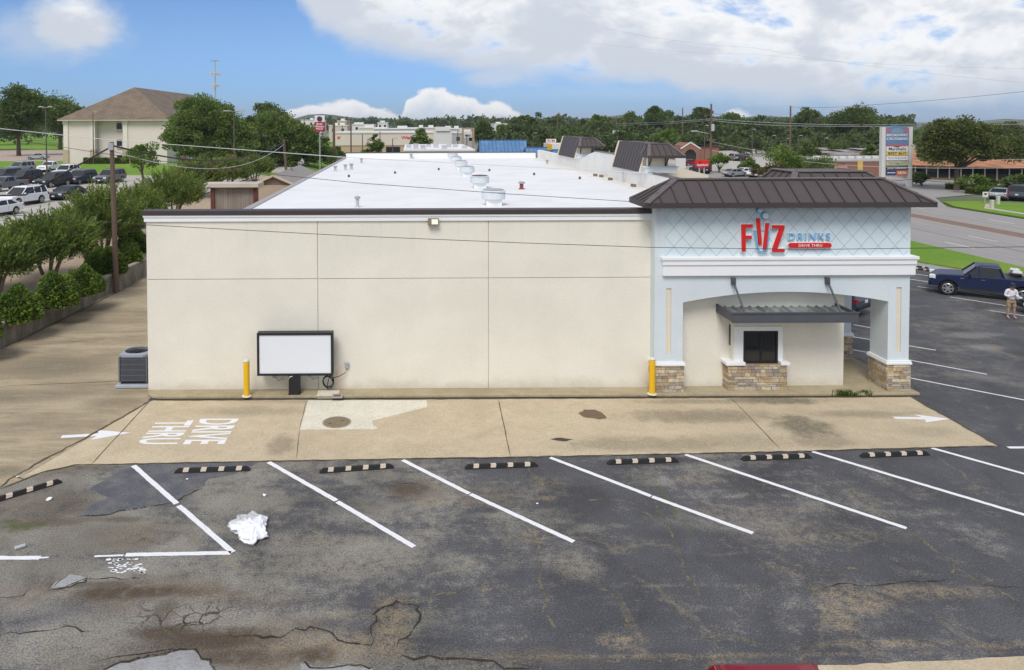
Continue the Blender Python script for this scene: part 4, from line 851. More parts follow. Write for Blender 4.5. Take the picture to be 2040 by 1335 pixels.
# weeds
WEED = leafmat('weed_leaf', (.05, .10, .015), (.12, .17, .03))
def tuft(px, py, n, rx, h, name, lb, z=.01):
    q = G(px, py, z); k = MB(); r = random.Random(px)
    for i in range(n):
        x, y = q.x+r.gauss(0, rx), q.y+r.gauss(0, .05); a = r.uniform(0, 6.28); hh = h*r.uniform(.4, 1.1); d = Vector((math.cos(a), math.sin(a), 0)); t_ = Vector((-d.y, d.x, 0))*.012; p0 = Vector((x, y, z)); p1 = p0+d*hh*.35+Vector((0, 0, hh*.7)); p2 = p0+d*hh*.9+Vector((0, 0, hh*.75))
        k.add([p0-t_, p0+t_, p1+t_, p1-t_, p2], [(0, 1, 2, 3), (3, 2, 4)])
    tag(k.build(name, WEED, fixn=False), lb, 'weed')
tuft(1685, 789, 200, .17, .24, 'weed_clump', 'wide green weed clump in the kerb joint before the walkway'); tuft(1722, 788, 80, .09, .22, 'weed_clump', 'smaller green weed clump by the far stone pier plinth')
# ---------------------------------------------------------------- roof fittings
def fan(x, y, s, lb, rust=False):
    t = thing('roof_fan', lb, 'roof fan', (x, y, 4.8), 'white exhaust fans in a row on the roof')
    k = MB(); k.box(x-.42*s, x+.42*s, y-.42*s, y+.42*s, 4.8, 5.16); k.build('curb', WHITE, t, bevel=.02)
    k = MB(); k.lathe(x, y, [(.45*s, 5.14), (.62*s, 5.17), (.66*s, 5.2), (.66*s, 5.62), (.69*s, 5.63), (.69*s, 5.66), (.60*s, 5.70), (.2*s, 5.72)], 22); k.build('hood', M('fan_white', (.62, .66, .69), .5, .15, 4), t)
    k = MB(); k.lathe(x, y, [(.58*s, 5.725), (.5*s, 5.75), (.2*s, 5.78)], 22); k.build('cap', M('rusty_cap', (.17, .11, .085), .8, .4, 5) if rust else M('grey_cap', (.40, .40, .41), .6, .2), t)
for i, (y, lb) in enumerate(((42.8, 'large white roof exhaust fan nearest the front parapet'), (54.2, 'white roof exhaust fan with rusty brown top'), (66, 'white roof fan third back from the front parapet'), (76, 'white roof fan fourth back from the front parapet'), (86, 'small white roof fan second from the rear parapet'), (95, 'small white roof fan closest to the rear parapet'))):
    fan(4.75+(.25 if i == 1 else .1*i), y, 1.05 if i < 2 else 1., lb, i == 1)
def vent(px, py, h, r_, lb, cap=True, m_=GALVM):
    q = G(px, py, 4.8); t = thing('roof_vent', lb, 'vent pipe', (q.x, q.y, 4.8), 'vent pipes on the white roof')
    k = MB(); k.lathe(q.x, q.y, [(r_*1.8, 4.80), (r_*1.1, 4.88), (r_, 4.9), (r_, 4.8+h)], 12); k.build('pipe', m_, t)
    if cap: k = MB(); k.lathe(q.x, q.y, [(r_*1.7, 4.8+h), (r_*1.75, 4.8+h+.10), (r_*.6, 4.8+h+.15)], 12); k.build('cap', GREY, t)
for a in ((712, 413, .5, .10, 'capped grey vent pipe at the near edge of the white roof'), (720, 325, .5, .13, 'thin vent pipe by the rear roof wall near the utility pole'), (688, 339, .45, .12, 'vent pipe close to the alley edge of the roof, middle of three'), (700, 338, .5, .14, 'vent pipe with dark cap, inner of three near the alley edge'), (668, 341, .4, .12, 'vent pipe nearest the alley edge, outer of three'), (819, 316, .5, .14, 'vent pipe at the foot of the rear parapet'), (1039, 377, .42, .14, 'white capped vent with red base in the open roof'), (1241, 364, .8, .06, 'slim electrical riser by the street parapet'), (1090, 327, .35, .12, 'short vent by the rear street corner of the roof')): vent(*a, m_=(M('rust_red', (.25, .06, .04), .7) if a[0] == 1039 else GALVM))
for px, py, lb in ((695, 353, 'small dark roof drain stub near the alley edge'), (787, 346, 'small dark roof stub in front of the rear vents'), (874, 339, 'small dark roof stub left of the fan row'), (975, 341, 'small dark roof stub just past the fan row'), (1064, 349, 'small dark roof stub midway to the street parapet'), (1155, 357, 'small dark roof stub close to the street parapet')):
    q = G(px, py, 4.8); k = MB(); k.lathe(q.x, q.y, [(.10, 4.8), (.10, 5.0), (.05, 5.03)], 10); tag(k.build('roof_stub', M('stub_dark', (.10, .09, .085), .7)), lb, 'vent', 'dark stubs on the white roof')
for i, (px, py) in enumerate(((1187, 351), (1199, 353), (1217, 359), (1263, 372))):
    q = G(px, py, 4.8); k = MB(); k.box(q.x-.18, q.x+.1, q.y-.25, q.y+.25, 4.805, 5.0); tag(k.build('roof_scupper', M('scupper_brown', (.20, .15, .11), .8)), ['brown scupper box under the far gable tower', 'brown scupper box second from the far gable tower', 'brown scupper box midway along the stained roof edge', 'brown scupper box nearest the blue portico'][i], 'scupper', 'scupper boxes along the street parapet')
# ---------------------------------------------------------------- poles and wires
WOOD = None
def wood():
    m, t, b, co = custom('pole_wood'); n = t.noise(t.vscale(co, (6, 6, .5)), 3, 6, .7); t.put(b.inputs['Base Color'], t.mix(n, (.075, .045, .032), (.20, .135, .10))); b.inputs['Roughness'].default_value = .9; return m
WOOD = wood()
def pole(base, z1, r_, lb, arms=(), extra=True, mt=None, lean=0.):
    t = thing('utility_pole', lb, 'utility pole', base); x, y, z = base
    k = MB(); k.tube([(x, y, z-.2), (x+lean*.5, y, (z+z1)/2), (x+lean, y, z1)], [r_, r_*.88, r_*.75], 10); k.build('pole', mt or WOOD, t)
    for (dz, L, ang) in arms:
        k = MB(); k.obox((x+lean, y-.1, z1-dz), L, .12, .14, ang); o = k.build('crossarm', mt or WOOD, t)
        k = MB()
        for s in (-.45, -.2, .2, .45): k.lathe(x+lean+L*s*math.cos(ang), y-.1+L*s*math.sin(ang), [(.03, z1-dz+.07), (.06, z1-dz+.12), (.05, z1-dz+.22), (.02, z1-dz+.25)], 8)
        k.build('insulator', GREY, o)
    return t
q1 = G(232, 583); P1 = (q1.x, q1.y, 0); T1 = AT(222.5, 283, q1.y)
o = pole(P1, T1.z, .155, 'tall brown wooden pole standing against the retaining wall of the alley', lean=T1.x-q1.x)
k = MB(); k.box(T1.x-.14, T1.x+.14, T1.y-.2, T1.y-.11, T1.z-.45, T1.z-.05); k.build('bracket', GREY, o)
T2 = AT(565.5, 278, 92); B2 = Vector((AT(574, 380, 92).x, 92, 0)); o = pole((B2.x, 92, 0), T2.z, .19, 'leaning brown wooden pole behind the pitched shed', lean=T2.x-B2.x)
k = MB(); k.bar((B2.x+.2, 92, 4.6), (B2.x+1.6, 92.0, 1.0), .06, .06); k.build('guy_guard', BLK, o)
def xypole(px, ptop, y, r_, lb, arms=(), mt=None):
    T = AT(px, ptop, y); return pole((T.x, y, 0), T.z, r_, lb, arms, mt=mt)
xypole(1417, 207, 150, .24, 'tall thick utility pole with transformer beside the red restaurant sign', ((3.2, 2.6, .3), (7.5, 2.2, .3)))
TT = AT(1417, 251, 149.4); k = MB(); k.lathe(TT.x+.3, 149.3, [(.25, TT.z-1.1), (.33, TT.z-1.0), (.33, TT.z+.2), (.2, TT.z+.35)], 12); tag(k.build('transformer', GALVM), 'grey can transformer strapped to the thick utility pole by the red sign', 'transformer')
k = MB(); A = AT(1411, 266, 149.5); k.bar(A, A+Vector((-2.6, -.3, .5)), .1, .1); k.box(A.x-3.6, A.x-2.4, A.y-.55, A.y-.05, A.z+.4, A.z+.62); tag(k.build('street_lamp', GALVM), 'cobra head street lamp arm on the thick utility pole', 'street lamp')
xypole(1575, 211, 160, .22, 'tall bare utility pole standing before the dark tree gap'); xypole(1360, 215, 230, .2, 'thin utility pole showing above trees over the near gable tower'); xypole(962, 226, 260, .22, 'thin utility pole rising behind the blue metal roof')
xypole(699, 234, 190, .22, 'utility pole with crossarm before the drugstore tan wall', ((.6, 3.4, .15),)); xypole(665, 237, 140, .3, 'ivy covered utility pole at the end of the alley'); xypole(757, 262, 165, .12, 'thin dark pole in front of the drugstore cream band'); xypole(1111, 230, 270, .2, 'utility pole over the white drive-in sign', ((.5, 2.6, .2),)); xypole(1228, 232, 250, .22, 'utility pole behind the white strip sign', ((.6, 2.4, .2),)); xypole(1076, 258, 240, .16, 'short pole above the small blue roof')
for a_ in ((643, 256, 205, .13, 'thin pole just past the red hotel sign'), (722, 268, 172, .14, 'thin pole beside the bare-poled small tree'), (733, 276, 168, .12, 'short pole inside the bare-poled small tree'), (606, 236, 300, .2, 'distant pole rising over the broad oak'), (682, 250, 215, .14, 'thin pole beside the drugstore crossarm pole'), (992, 268, 190, .11, 'thin post by the blue metal roof edge'), (1160, 262, 235, .14, 'thin pole over the far gable tower'), (1283, 262, 240, .14, 'thin pole over the near gable tower')): xypole(*a_)
WIRE = M('wire_black', (.035, .033, .033), .6, .1); WIREL = M('wire_pale', (.55, .56, .58), .5, .05); n_w = 0
def wire(pts, lb, r_=.014, sag=0., m_=WIRE, name='overhead_wire'):
    k = MB(); P = [Vector(p) for p in pts]; out = []
    for a, b in zip(P, P[1:]):
        n = 16
        for i in range(n): s = i/n; q = a.lerp(b, s); q.z -= sag*4*s*(1-s); out.append(q)
    out.append(P[-1]); k.tube(out, r_, 5); tag(k.build(name, m_), lb, 'wire', 'overhead wires')
wire([AT(-60, 250, 62), AT(220, 279, 60), AT(680, 313, 56), AT(1020, 331, 52), AT(1300, 346, 50)], 'pale overhead wire crossing the hotel and the white roof', .028, .0, WIREL)
wire([AT(-60, 265, 38), AT(240, 311, 38), AT(508, 344, 37), AT(720, 365, 36), AT(1020, 387, 36), AT(1310, 405, 36)], 'dark overhead wire crossing low over the near part of the white roof', .014)
wire([AT(-60, 424, 23.6), AT(47, 430, 23.6), AT(290, 448, 23.4), AT(700, 470, 23.4), AT(1040, 484, 23.6), AT(1300, 493, 23.8), AT(1620, 497, 24), AT(2100, 491, 24)], 'thin wire running across the cream wall and the shop sign', .010)
wire([AT(-60, 425, 40), AT(36, 447, 40.5), AT(231, 484, 41.6)], 'thin wire from the alley pole out over the bushy trees', .010); wire([AT(231, 486, 41.7), AT(292, 490, 44)], 'short wire from the alley pole to the building corner', .010)
wire([(T1.x-14, T1.y-3, 9.4), (T1.x-8.2, T1.y-2, 6.2), (T1.x-6.3, T1.y-1.6, 5.7), (T1.x-4.4, T1.y-1, 5.7), (T1.x, T1.y, T1.z-.25)], 'thick drooping cable looped up to the top of the alley pole', .05)
wire([(T1.x, T1.y, T1.z-.2), (T2.x, T2.y, T2.z-.3)], 'thick bundled cable sagging between the alley pole and the shed pole', .055, 1.5); wire([(T1.x, T1.y, T1.z-.5), (T2.x, T2.y, T2.z-.6)], 'second lighter cable sagging under the bundle behind the alley pole', .03, 1.9, WIREL)
wr = [((1300, 236, 190), (1417, 225, 150), (1580, 248, 160), (2080, 252, 120)), ((1225, 246, 250), (1417, 237, 150), (1700, 249, 140), (2080, 236, 110)), ((1230, 250, 250), (1417, 240, 150), (1600, 251, 150), (2080, 246, 110)), ((1111, 245, 270), (1228, 252, 250), (1417, 232, 150)), ((1417, 265, 150), (1640, 300, 120), (2080, 318, 100)), ((1417, 282, 150), (1600, 312, 120), (2080, 317, 95)), ((1575, 213, 160), (1700, 211, 150), (2080, 178, 120)), ((1575, 228, 160), (1820, 260, 120), (2080, 262, 90)), ((1417, 300, 150), (1700, 330, 110), (2080, 333, 90)), ((1500, 355, 40), (1820, 357, 40), (2080, 354, 40)), ((1180, 85, 70), (1500, 108, 60), (2080, 137, 48)), ((1200, 55, 60), (1500, 95, 52), (2080, 168, 44))]
wl_ = ['topmost wire from the thick pole over the dark trees', 'upper pale wire passing just over the pylon sign', 'second pale wire passing just over the pylon sign', 'wire strung between the poles behind the gable towers', 'wire sloping from the thick pole toward the brick shops', 'lower wire sloping from the thick pole past the pylon sign', 'high wire from the bare pole rising into the clouds', 'wire from the bare pole down past the live oak', 'lowest wire crossing the orange roof', 'near wire running just over the portico mansard', 'faint wire high across the cloud bank', 'second faint wire high across the cloud bank']
for pts, lb in zip(wr, wl_): wire([AT(*p) for p in pts], lb, .03 if pts[0][2] > 80 else (.0035 if 'faint' in lb else .014), .25, WIREL if 'pale' in lb or 'lower' in lb or 'lowest' in lb else WIRE)

# ------------------------------------------------------------------ plants
def leaves_obj(name, m, parent, C, N_dir, size, asp=1.6, seed=0, off=None):
    """C: n x 3 leaf centres, N_dir: n x 3 preferred long axis; one small kite per leaf"""
    rg = np.random.default_rng(seed); n = len(C); ax = N_dir + rg.normal(0, .35, (n, 3)); ax /= np.linalg.norm(ax, axis=1)[:, None]+1e-9
    rv = rg.normal(0, 1, (n, 3)); sd_ = np.cross(ax, rv); sd_ /= np.linalg.norm(sd_, axis=1)[:, None]+1e-9
    s = (size*rg.uniform(.6, 1.35, n))[:, None]; V = np.empty((n, 4, 3)); a = ax*s*asp; b_ = sd_*s
    V[:, 0] = C-a*.5; V[:, 1] = C+b_*.5; V[:, 2] = C+a*.5; V[:, 3] = C-b_*.5
    o = woff(parent) if parent is not None else Vector((0, 0, 0)); V -= np.array(o)
    me = bpy.data.meshes.new(name); me.vertices.add(4*n); me.vertices.foreach_set('co', V.reshape(-1)); me.loops.add(4*n); me.loops.foreach_set('vertex_index', np.arange(4*n)); me.polygons.add(n); me.polygons.foreach_set('loop_start', np.arange(n)*4); me.update(); me.validate(); me.materials.append(m)
    ob = bpy.data.objects.new(name, me); COL.objects.link(ob)
    if parent is not None: ob.parent = parent
    return ob
def clump_points(rg, centre, rad3, nclump, per, crad, shell=.55, bottom=-.5):
    out = []; dirs = []
    for _ in range(nclump):
        d = rg.normal(0, 1, 3); d /= np.linalg.norm(d)
        if d[2] < bottom: d[2] = -d[2]*.5
        rr = shell+(1-shell)*rg.random()**.5; c = np.array(centre)+d*np.array(rad3)*rr; k = int(per*rg.uniform(.5, 1.5)); cr = crad*rg.uniform(.55, 1.35)
        p = rg.normal(0, 1, (k, 3)); p /= np.linalg.norm(p, axis=1)[:, None]; p *= (rg.random((k, 1))**.4)*cr; p[:, 2] *= .7
        out.append(c+p); dirs.append(d*.6+p/cr+np.array([0, 0, -.2]))
    return np.vstack(out), np.vstack(dirs)
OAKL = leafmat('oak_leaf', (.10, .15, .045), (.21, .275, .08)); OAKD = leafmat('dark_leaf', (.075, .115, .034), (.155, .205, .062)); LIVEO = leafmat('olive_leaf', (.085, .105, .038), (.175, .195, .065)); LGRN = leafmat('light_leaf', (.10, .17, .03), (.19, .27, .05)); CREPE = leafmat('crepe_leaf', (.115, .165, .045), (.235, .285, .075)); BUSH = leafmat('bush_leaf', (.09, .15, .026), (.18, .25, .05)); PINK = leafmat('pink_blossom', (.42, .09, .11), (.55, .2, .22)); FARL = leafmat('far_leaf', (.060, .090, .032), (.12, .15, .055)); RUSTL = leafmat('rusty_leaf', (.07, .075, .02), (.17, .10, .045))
BARK = M('bark', (.10, .080, .062), .95, .3, 5, fine=.2); BARKL = M('pale_bark', (.20, .155, .115), .9, .25, 4)
def tree(base, crown_c, crown_r, label, seed, leaf=OAKL, nclump=90, per=70, crad=1.2, size=.30, name='broadleaf_tree', trunk_r=.35, group=None, lobes=None, shell=.5, bark=BARK, cat='tree'):
    rg = np.random.default_rng(seed); t = thing(name, label, cat, base, group); b = Vector(base); c = Vector(crown_c)
    Cs, Ds = [], []
    for (lc, lr, share) in (lobes or [(crown_c, crown_r, 1.)]):
        p, d = clump_points(rg, lc, lr, max(3, int(nclump*share)), per, crad, shell); Cs.append(p); Ds.append(d)
    k = MB(); fork = b.lerp(c, .45) if c.z-b.z > 3 else b.lerp(c, .3); k.tube([b-Vector((0, 0, .3)), b.lerp(fork, .5)+Vector((rg.normal(0, .1), 0, 0)), fork], [trunk_r*1.15, trunk_r*.9, trunk_r*.75], 9)
    allp = np.vstack(Cs)
    for i in range(7):
        e = Vector(allp[rg.integers(len(allp))]); mid = fork.lerp(e, .5)+Vector((0, 0, .2*(c.z-b.z)*.3)); k.tube([fork-Vector((0, 0, .1)), mid, e], [trunk_r*.5, trunk_r*.28, trunk_r*.08], 6)
    k.build('trunk', bark, t); leaves_obj('crown', leaf, t, allp, np.vstack(Ds), size, 1.5, seed); return t
def treepx(px, pytop, pybase, wpx, y, label, seed, z0=0., leaf=OAKL, crown_frac=.8, dens=1., size=None, **kw):
    T = AT(px, pytop, y); B = Vector((T.x, y, z0)); rx = wpx/2*y/CF; h = T.z-z0; ch = h*crown_frac; c = (T.x, y, T.z-ch/2)
    s = (size or max(.22, y*.0028))*.78; area = rx*ch
    ncl = int(max(14, min(150, area*1.5))*dens); cr = max(.7, min(rx, ch)*.30)
    kw.setdefault('trunk_r', max(.15, rx*.07))
    rl = random.Random(seed); lob = [(c, (rx*.60, rx*.58, ch*.34), .42), ((c[0]+rl.uniform(-.2, .2)*rx, y, c[2]+ch*.24), (rx*.42, rx*.42, ch*.24), .2)]
    for i in range(4): a = i*1.57+rl.uniform(-.6, .6); q_ = rl.uniform(.42, .62); lob.append(((c[0]+math.cos(a)*rx*q_, y+math.sin(a)*rx*q_, c[2]+rl.uniform(-.24, .16)*ch), (rx*rl.uniform(.30, .46), rx*.4, ch*rl.uniform(.18, .28)), .16))
    kw.setdefault('lobes', lob)
    return tree(B, c, (rx*.86, rx*.8, ch*.44), label, seed, leaf, ncl, 105, cr, s, **kw)
# crepe myrtles in the bed: many upright leafy sprays from forked stems
def crepe(px, py, y, zb, rx, top, label, seed, blossoms=False, n=760):
    B = AT(px, py, y); x = B.x; rg = np.random.default_rng(seed); t = thing('crepe_myrtle', label, 'tree', (x, y, zb), 'crepe myrtles in the planting bed')
    k = MB(); H_ = top-zb; rx *= .92
    for i in range(6):
        a = 2*math.pi*i/6+rg.uniform(-.4, .4); e = Vector((x+math.cos(a)*rx*.55, y+math.sin(a)*rx*.5, zb+H_*.62)); m_ = Vector((x+math.cos(a)*rx*.24, y+math.sin(a)*rx*.22, zb+H_*.26)); k.tube([(x+math.cos(a)*.12, y+math.sin(a)*.12, zb-.2), m_, e], [.10, .075, .03], 7)
        for j in range(2):
            a2 = a+rg.uniform(-.7, .7); k.tube([m_, m_.lerp(e, .5)+Vector((math.cos(a2)*.3, math.sin(a2)*.3, .1)), (x+math.cos(a2)*rx*.8, y+math.sin(a2)*rx*.75, zb+H_*.72)], [.05, .035, .012], 5)
    k.build('trunk', BARKL, t)
    Cs, Ds = [], []; Bl = []
    for i in range(n):
        a = rg.uniform(0, 6.283); rr = rg.random()**.55; el = rg.random(); o = np.array([math.cos(a)*rr, math.sin(a)*rr*.92, 0]); zc = zb+H_*(.30+.46*el*math.sqrt(max(.05, 1-rr*rr*.75)))
        p0 = np.array([x+o[0]*rx*.8, y+o[1]*rx*.8, zc]); d = np.array([o[0]*.8, o[1]*.8, .85+.6*(1-rr)])+rg.normal(0, .20, 3); d /= np.linalg.norm(d); L = rg.uniform(.45, 1.2)*H_*.29; kk = 34
        tt = np.linspace(0, 1, kk)[:, None]; p = p0+d*L*tt+np.array([0, 0, -.10*L])*tt**2+rg.normal(0, .075, (kk, 3))*(1.15-tt); Cs.append(p); Ds.append(np.tile(d, (kk, 1))+rg.normal(0, .38, (kk, 3)))
        if blossoms and rg.random() < .07: Bl.append(p[-1]+rg.normal(0, .10, (14, 3)))
    leaves_obj('crown', CREPE, t, np.vstack(Cs), np.vstack(Ds), .062 if y < 70 else .09, 2.6, seed)
    if Bl: bb = np.vstack(Bl); leaves_obj('blossom', PINK, t, bb, np.tile([0, 0, 1.], (len(bb), 1)), .12, 1., seed)
    return t
crepe(-10, 580, 36.0, 1.15, 2.1, 4.75, 'feathery crepe myrtle cut off by the picture edge, nearest along the alley', 1)
crepe(98, 550, 39.4, 1.2, 2.75, 5.25, 'wide vase-shaped crepe myrtle with bare forked trunk over the gravel', 2, n=1050)
crepe(205, 505, 46, 1.25, 2.6, 6.1, 'full crepe myrtle directly behind the alley pole', 3, n=1000)
crepe(268, 480, 53, 1.3, 2.2, 5.5, 'crepe myrtle between the alley pole and the building corner', 4)
crepe(345, 440, 62, 1.35, 2.9, 6.2, 'tall crepe myrtle standing beside the board shed', 5, n=850)
crepe(395, 420, 82, 1.4, 3.4, 6.0, 'pink flowering crepe myrtle behind the board shed', 6, True, n=640)
crepe(452, 410, 92, 1.4, 3.8, 5.8, 'second pink crepe myrtle nearer the shed pole', 7, True, n=640)
crepe(508, 400, 104, 1.4, 3.2, 5.4, 'green crepe myrtle under the leaning pole', 8, n=560)
def bush(px, py, y, zb, rx, h, label, seed):
    B = AT(px, py, y); B.x -= .72; rx *= .84; h *= .92; rg = np.random.default_rng(seed); t = thing('round_bush', label, 'bush', (B.x, y, zb), 'clipped bushes along the retaining wall'); n = 5200
    d = rg.normal(0, 1, (n, 3)); d /= np.linalg.norm(d, axis=1)[:, None]; d[:, 2] = np.abs(d[:, 2]*1.15)-.15; lump = 1+.13*np.sin(d[:, 0]*6+seed)*np.sin(d[:, 1]*5+2*seed)+.08*np.sin(d[:, 2]*9+d[:, 0]*7); rr = rg.uniform(.80, 1.04, n)*lump
    p = np.stack([B.x+d[:, 0]*rx*rr, y+d[:, 1]*rx*.95*rr, zb+.1+np.maximum(-.1, d[:, 2])*h*rr], 1); leaves_obj('foliage', BUSH, t, p, d+rg.normal(0, .6, (n, 3)), .105, 1.4, seed)
    k = MB(); k.lathe(B.x, y, [(rx*.55, zb-.15), (rx*.78, zb+h*.3), (rx*.6, zb+h*.7), (.05, zb+h*.8)], 10); k.build('dark_core', M('bush_inside', (.02, .028, .010), .95, .3), t)  # solid core in near-black green fills the leaf shell
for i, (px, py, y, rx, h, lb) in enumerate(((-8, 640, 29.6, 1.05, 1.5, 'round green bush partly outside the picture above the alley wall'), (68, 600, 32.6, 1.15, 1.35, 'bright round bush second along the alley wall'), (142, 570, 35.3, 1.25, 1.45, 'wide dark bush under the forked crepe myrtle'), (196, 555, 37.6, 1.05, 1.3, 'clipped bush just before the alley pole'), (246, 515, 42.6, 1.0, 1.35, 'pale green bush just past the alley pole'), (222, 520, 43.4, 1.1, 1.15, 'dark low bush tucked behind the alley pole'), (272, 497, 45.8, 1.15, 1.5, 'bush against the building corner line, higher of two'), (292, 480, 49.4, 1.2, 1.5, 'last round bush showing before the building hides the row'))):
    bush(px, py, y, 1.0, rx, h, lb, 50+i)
# retaining wall
rw = MB(); ysr = [8, 20, 31.2, 38, 41.2, 41.9, 46, 60, 72]; L_ = []
def topz(y): return 1.06+(.12 if y > 46 else 0)
for a, b in zip(ysr, ysr[1:]):
    x0, x1 = xw(a), xw(b); za, zb_ = topz(a), topz(b)
    rw.add([(x0, a, 0), (x1, b, 0), (x1, b, zb_), (x0, a, za), (x0-.32, a, 0), (x1-.32, b, 0), (x1-.32, b, zb_), (x0-.32, a, za)], [(0, 1, 2, 3), (3, 2, 6, 7), (5, 4, 7, 6), (0, 3, 7, 4), (1, 5, 6, 2)])
wm, t, b, co = custom('stained_wall_concrete'); n = t.noise(t.vscale(co, (1, 1, .35)), 1.6, 7, .68, .3); x, y, z = t.sep(co); c = t.mix(t.sstep(n, .34, .64), (.30, .275, .225), (.145, .135, .115)); c = t.mix(t.sstep(z, .93, 1.06), c, (.40, .36, .28)); t.put(b.inputs['Base Color'], c); b.inputs['Roughness'].default_value = .95
rwo = thing('retaining_wall', 'low stained concrete retaining wall along the alley under the bushes', 'wall', (xw(31), 31, 0)); rw.build('wall', wm, rwo)
# trees of the hotel side
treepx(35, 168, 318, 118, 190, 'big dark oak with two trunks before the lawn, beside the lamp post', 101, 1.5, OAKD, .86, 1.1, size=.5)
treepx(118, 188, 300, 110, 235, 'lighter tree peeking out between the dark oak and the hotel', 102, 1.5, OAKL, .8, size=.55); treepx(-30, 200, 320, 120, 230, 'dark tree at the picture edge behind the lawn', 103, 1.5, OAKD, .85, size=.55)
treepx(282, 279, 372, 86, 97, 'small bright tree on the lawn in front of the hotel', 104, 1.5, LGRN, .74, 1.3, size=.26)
def lobed(y, z0, lobes, label, seed, leaf, size, ncl, trunkpx, crad=1.6, per=80):
    L = [];
    for px, py, rpx, rpy, sh in lobes: c = AT(px, py, y); L.append(((c.x, y+(seed % 3)*.5, c.z), (rpx*y/CF*.88, rpx*y/CF*.8, rpy*y/CF*.88), sh))
    b = AT(trunkpx, 300, y); cc = L[0][0]; return tree((b.x, y, z0), (b.x, y, cc[2]), (1, 1, 1), label, seed, leaf, ncl, per, crad, size, trunk_r=.36, lobes=L)
lobed(128, 1.5, [(410, 258, 84, 62, .5), (370, 282, 50, 50, .25), (460, 285, 58, 48, .25), (395, 213, 44, 22, .12), (415, 300, 78, 30, .3)], 'huge round dark oak hiding the side of the hotel', 105, OAKL, .23, 300, 420, 1.3, per=170)
lobed(140, 1.3, [(545, 272, 72, 54, .45), (605, 288, 56, 42, .3), (525, 302, 62, 36, .3), (640, 314, 34, 20, .12), (590, 316, 50, 24, .2)], 'broad oak spreading from the huge oak toward the alley', 106, OAKL, .25, 280, 575, 1.3, per=160)
treepx(533, 205, 300, 90, 210, 'dark treetop rising behind the broad oak', 107, 1.5, OAKD, .7, size=.5)
treepx(674, 288, 322, 28, 150, 'small round tree at the end of the alley by the tan wall', 108, 0, OAKD, .9, size=.4)
# shrubs and trees in the middle
treepx(836, 254, 312, 46, 165, 'conical green tree covering part of the drugstore sign', 111, 0, OAKL, .9, 1.2, size=.42); treepx(745, 268, 312, 44, 160, 'small tree with bare poles in front of the tan drugstore wall', 112, 0, OAKL, .85, size=.4)
treepx(965, 243, 330, 62, 260, 'dark green tree behind the tan portal sign', 113, 0, OAKD, .9, size=.6); treepx(1005, 248, 320, 48, 275, 'second dark tree behind the blue roof', 114, 0, OAKL, .9, size=.6)
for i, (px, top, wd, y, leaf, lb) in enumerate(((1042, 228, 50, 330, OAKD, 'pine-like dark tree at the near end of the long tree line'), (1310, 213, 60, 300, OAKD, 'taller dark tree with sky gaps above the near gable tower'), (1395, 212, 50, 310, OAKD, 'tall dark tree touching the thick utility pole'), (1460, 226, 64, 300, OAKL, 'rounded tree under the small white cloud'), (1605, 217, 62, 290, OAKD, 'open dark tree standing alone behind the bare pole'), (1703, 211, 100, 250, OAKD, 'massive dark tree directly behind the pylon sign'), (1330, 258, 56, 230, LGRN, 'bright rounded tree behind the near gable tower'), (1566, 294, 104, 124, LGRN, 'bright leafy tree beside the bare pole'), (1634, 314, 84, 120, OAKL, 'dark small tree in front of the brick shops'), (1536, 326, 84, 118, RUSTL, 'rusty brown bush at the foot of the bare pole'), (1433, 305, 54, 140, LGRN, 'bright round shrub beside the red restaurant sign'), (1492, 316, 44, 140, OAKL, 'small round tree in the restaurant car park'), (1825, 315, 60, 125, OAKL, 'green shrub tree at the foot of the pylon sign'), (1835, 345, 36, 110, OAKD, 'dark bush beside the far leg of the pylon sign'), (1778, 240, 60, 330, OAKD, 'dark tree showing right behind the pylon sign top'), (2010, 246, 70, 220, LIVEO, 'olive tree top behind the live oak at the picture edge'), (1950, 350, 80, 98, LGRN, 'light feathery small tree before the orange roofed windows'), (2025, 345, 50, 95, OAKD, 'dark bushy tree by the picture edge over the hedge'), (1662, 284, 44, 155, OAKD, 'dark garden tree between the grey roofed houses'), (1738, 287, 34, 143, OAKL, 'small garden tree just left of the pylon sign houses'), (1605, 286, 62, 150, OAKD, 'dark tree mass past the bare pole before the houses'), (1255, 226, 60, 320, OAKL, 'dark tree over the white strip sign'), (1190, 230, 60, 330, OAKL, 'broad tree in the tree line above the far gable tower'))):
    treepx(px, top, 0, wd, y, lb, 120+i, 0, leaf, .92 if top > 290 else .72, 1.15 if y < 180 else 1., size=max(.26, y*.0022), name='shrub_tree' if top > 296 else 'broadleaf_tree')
lobed(102, 0, [(1920, 288, 76, 46, .5), (1884, 306, 38, 34, .2), (1965, 284, 42, 40, .22), (2005, 300, 45, 34, .2), (1905, 258, 54, 20, .12)], 'wide spreading live oak over the orange tiled roof', 160, LIVEO, .22, 340, 1906, 1.2, per=150)
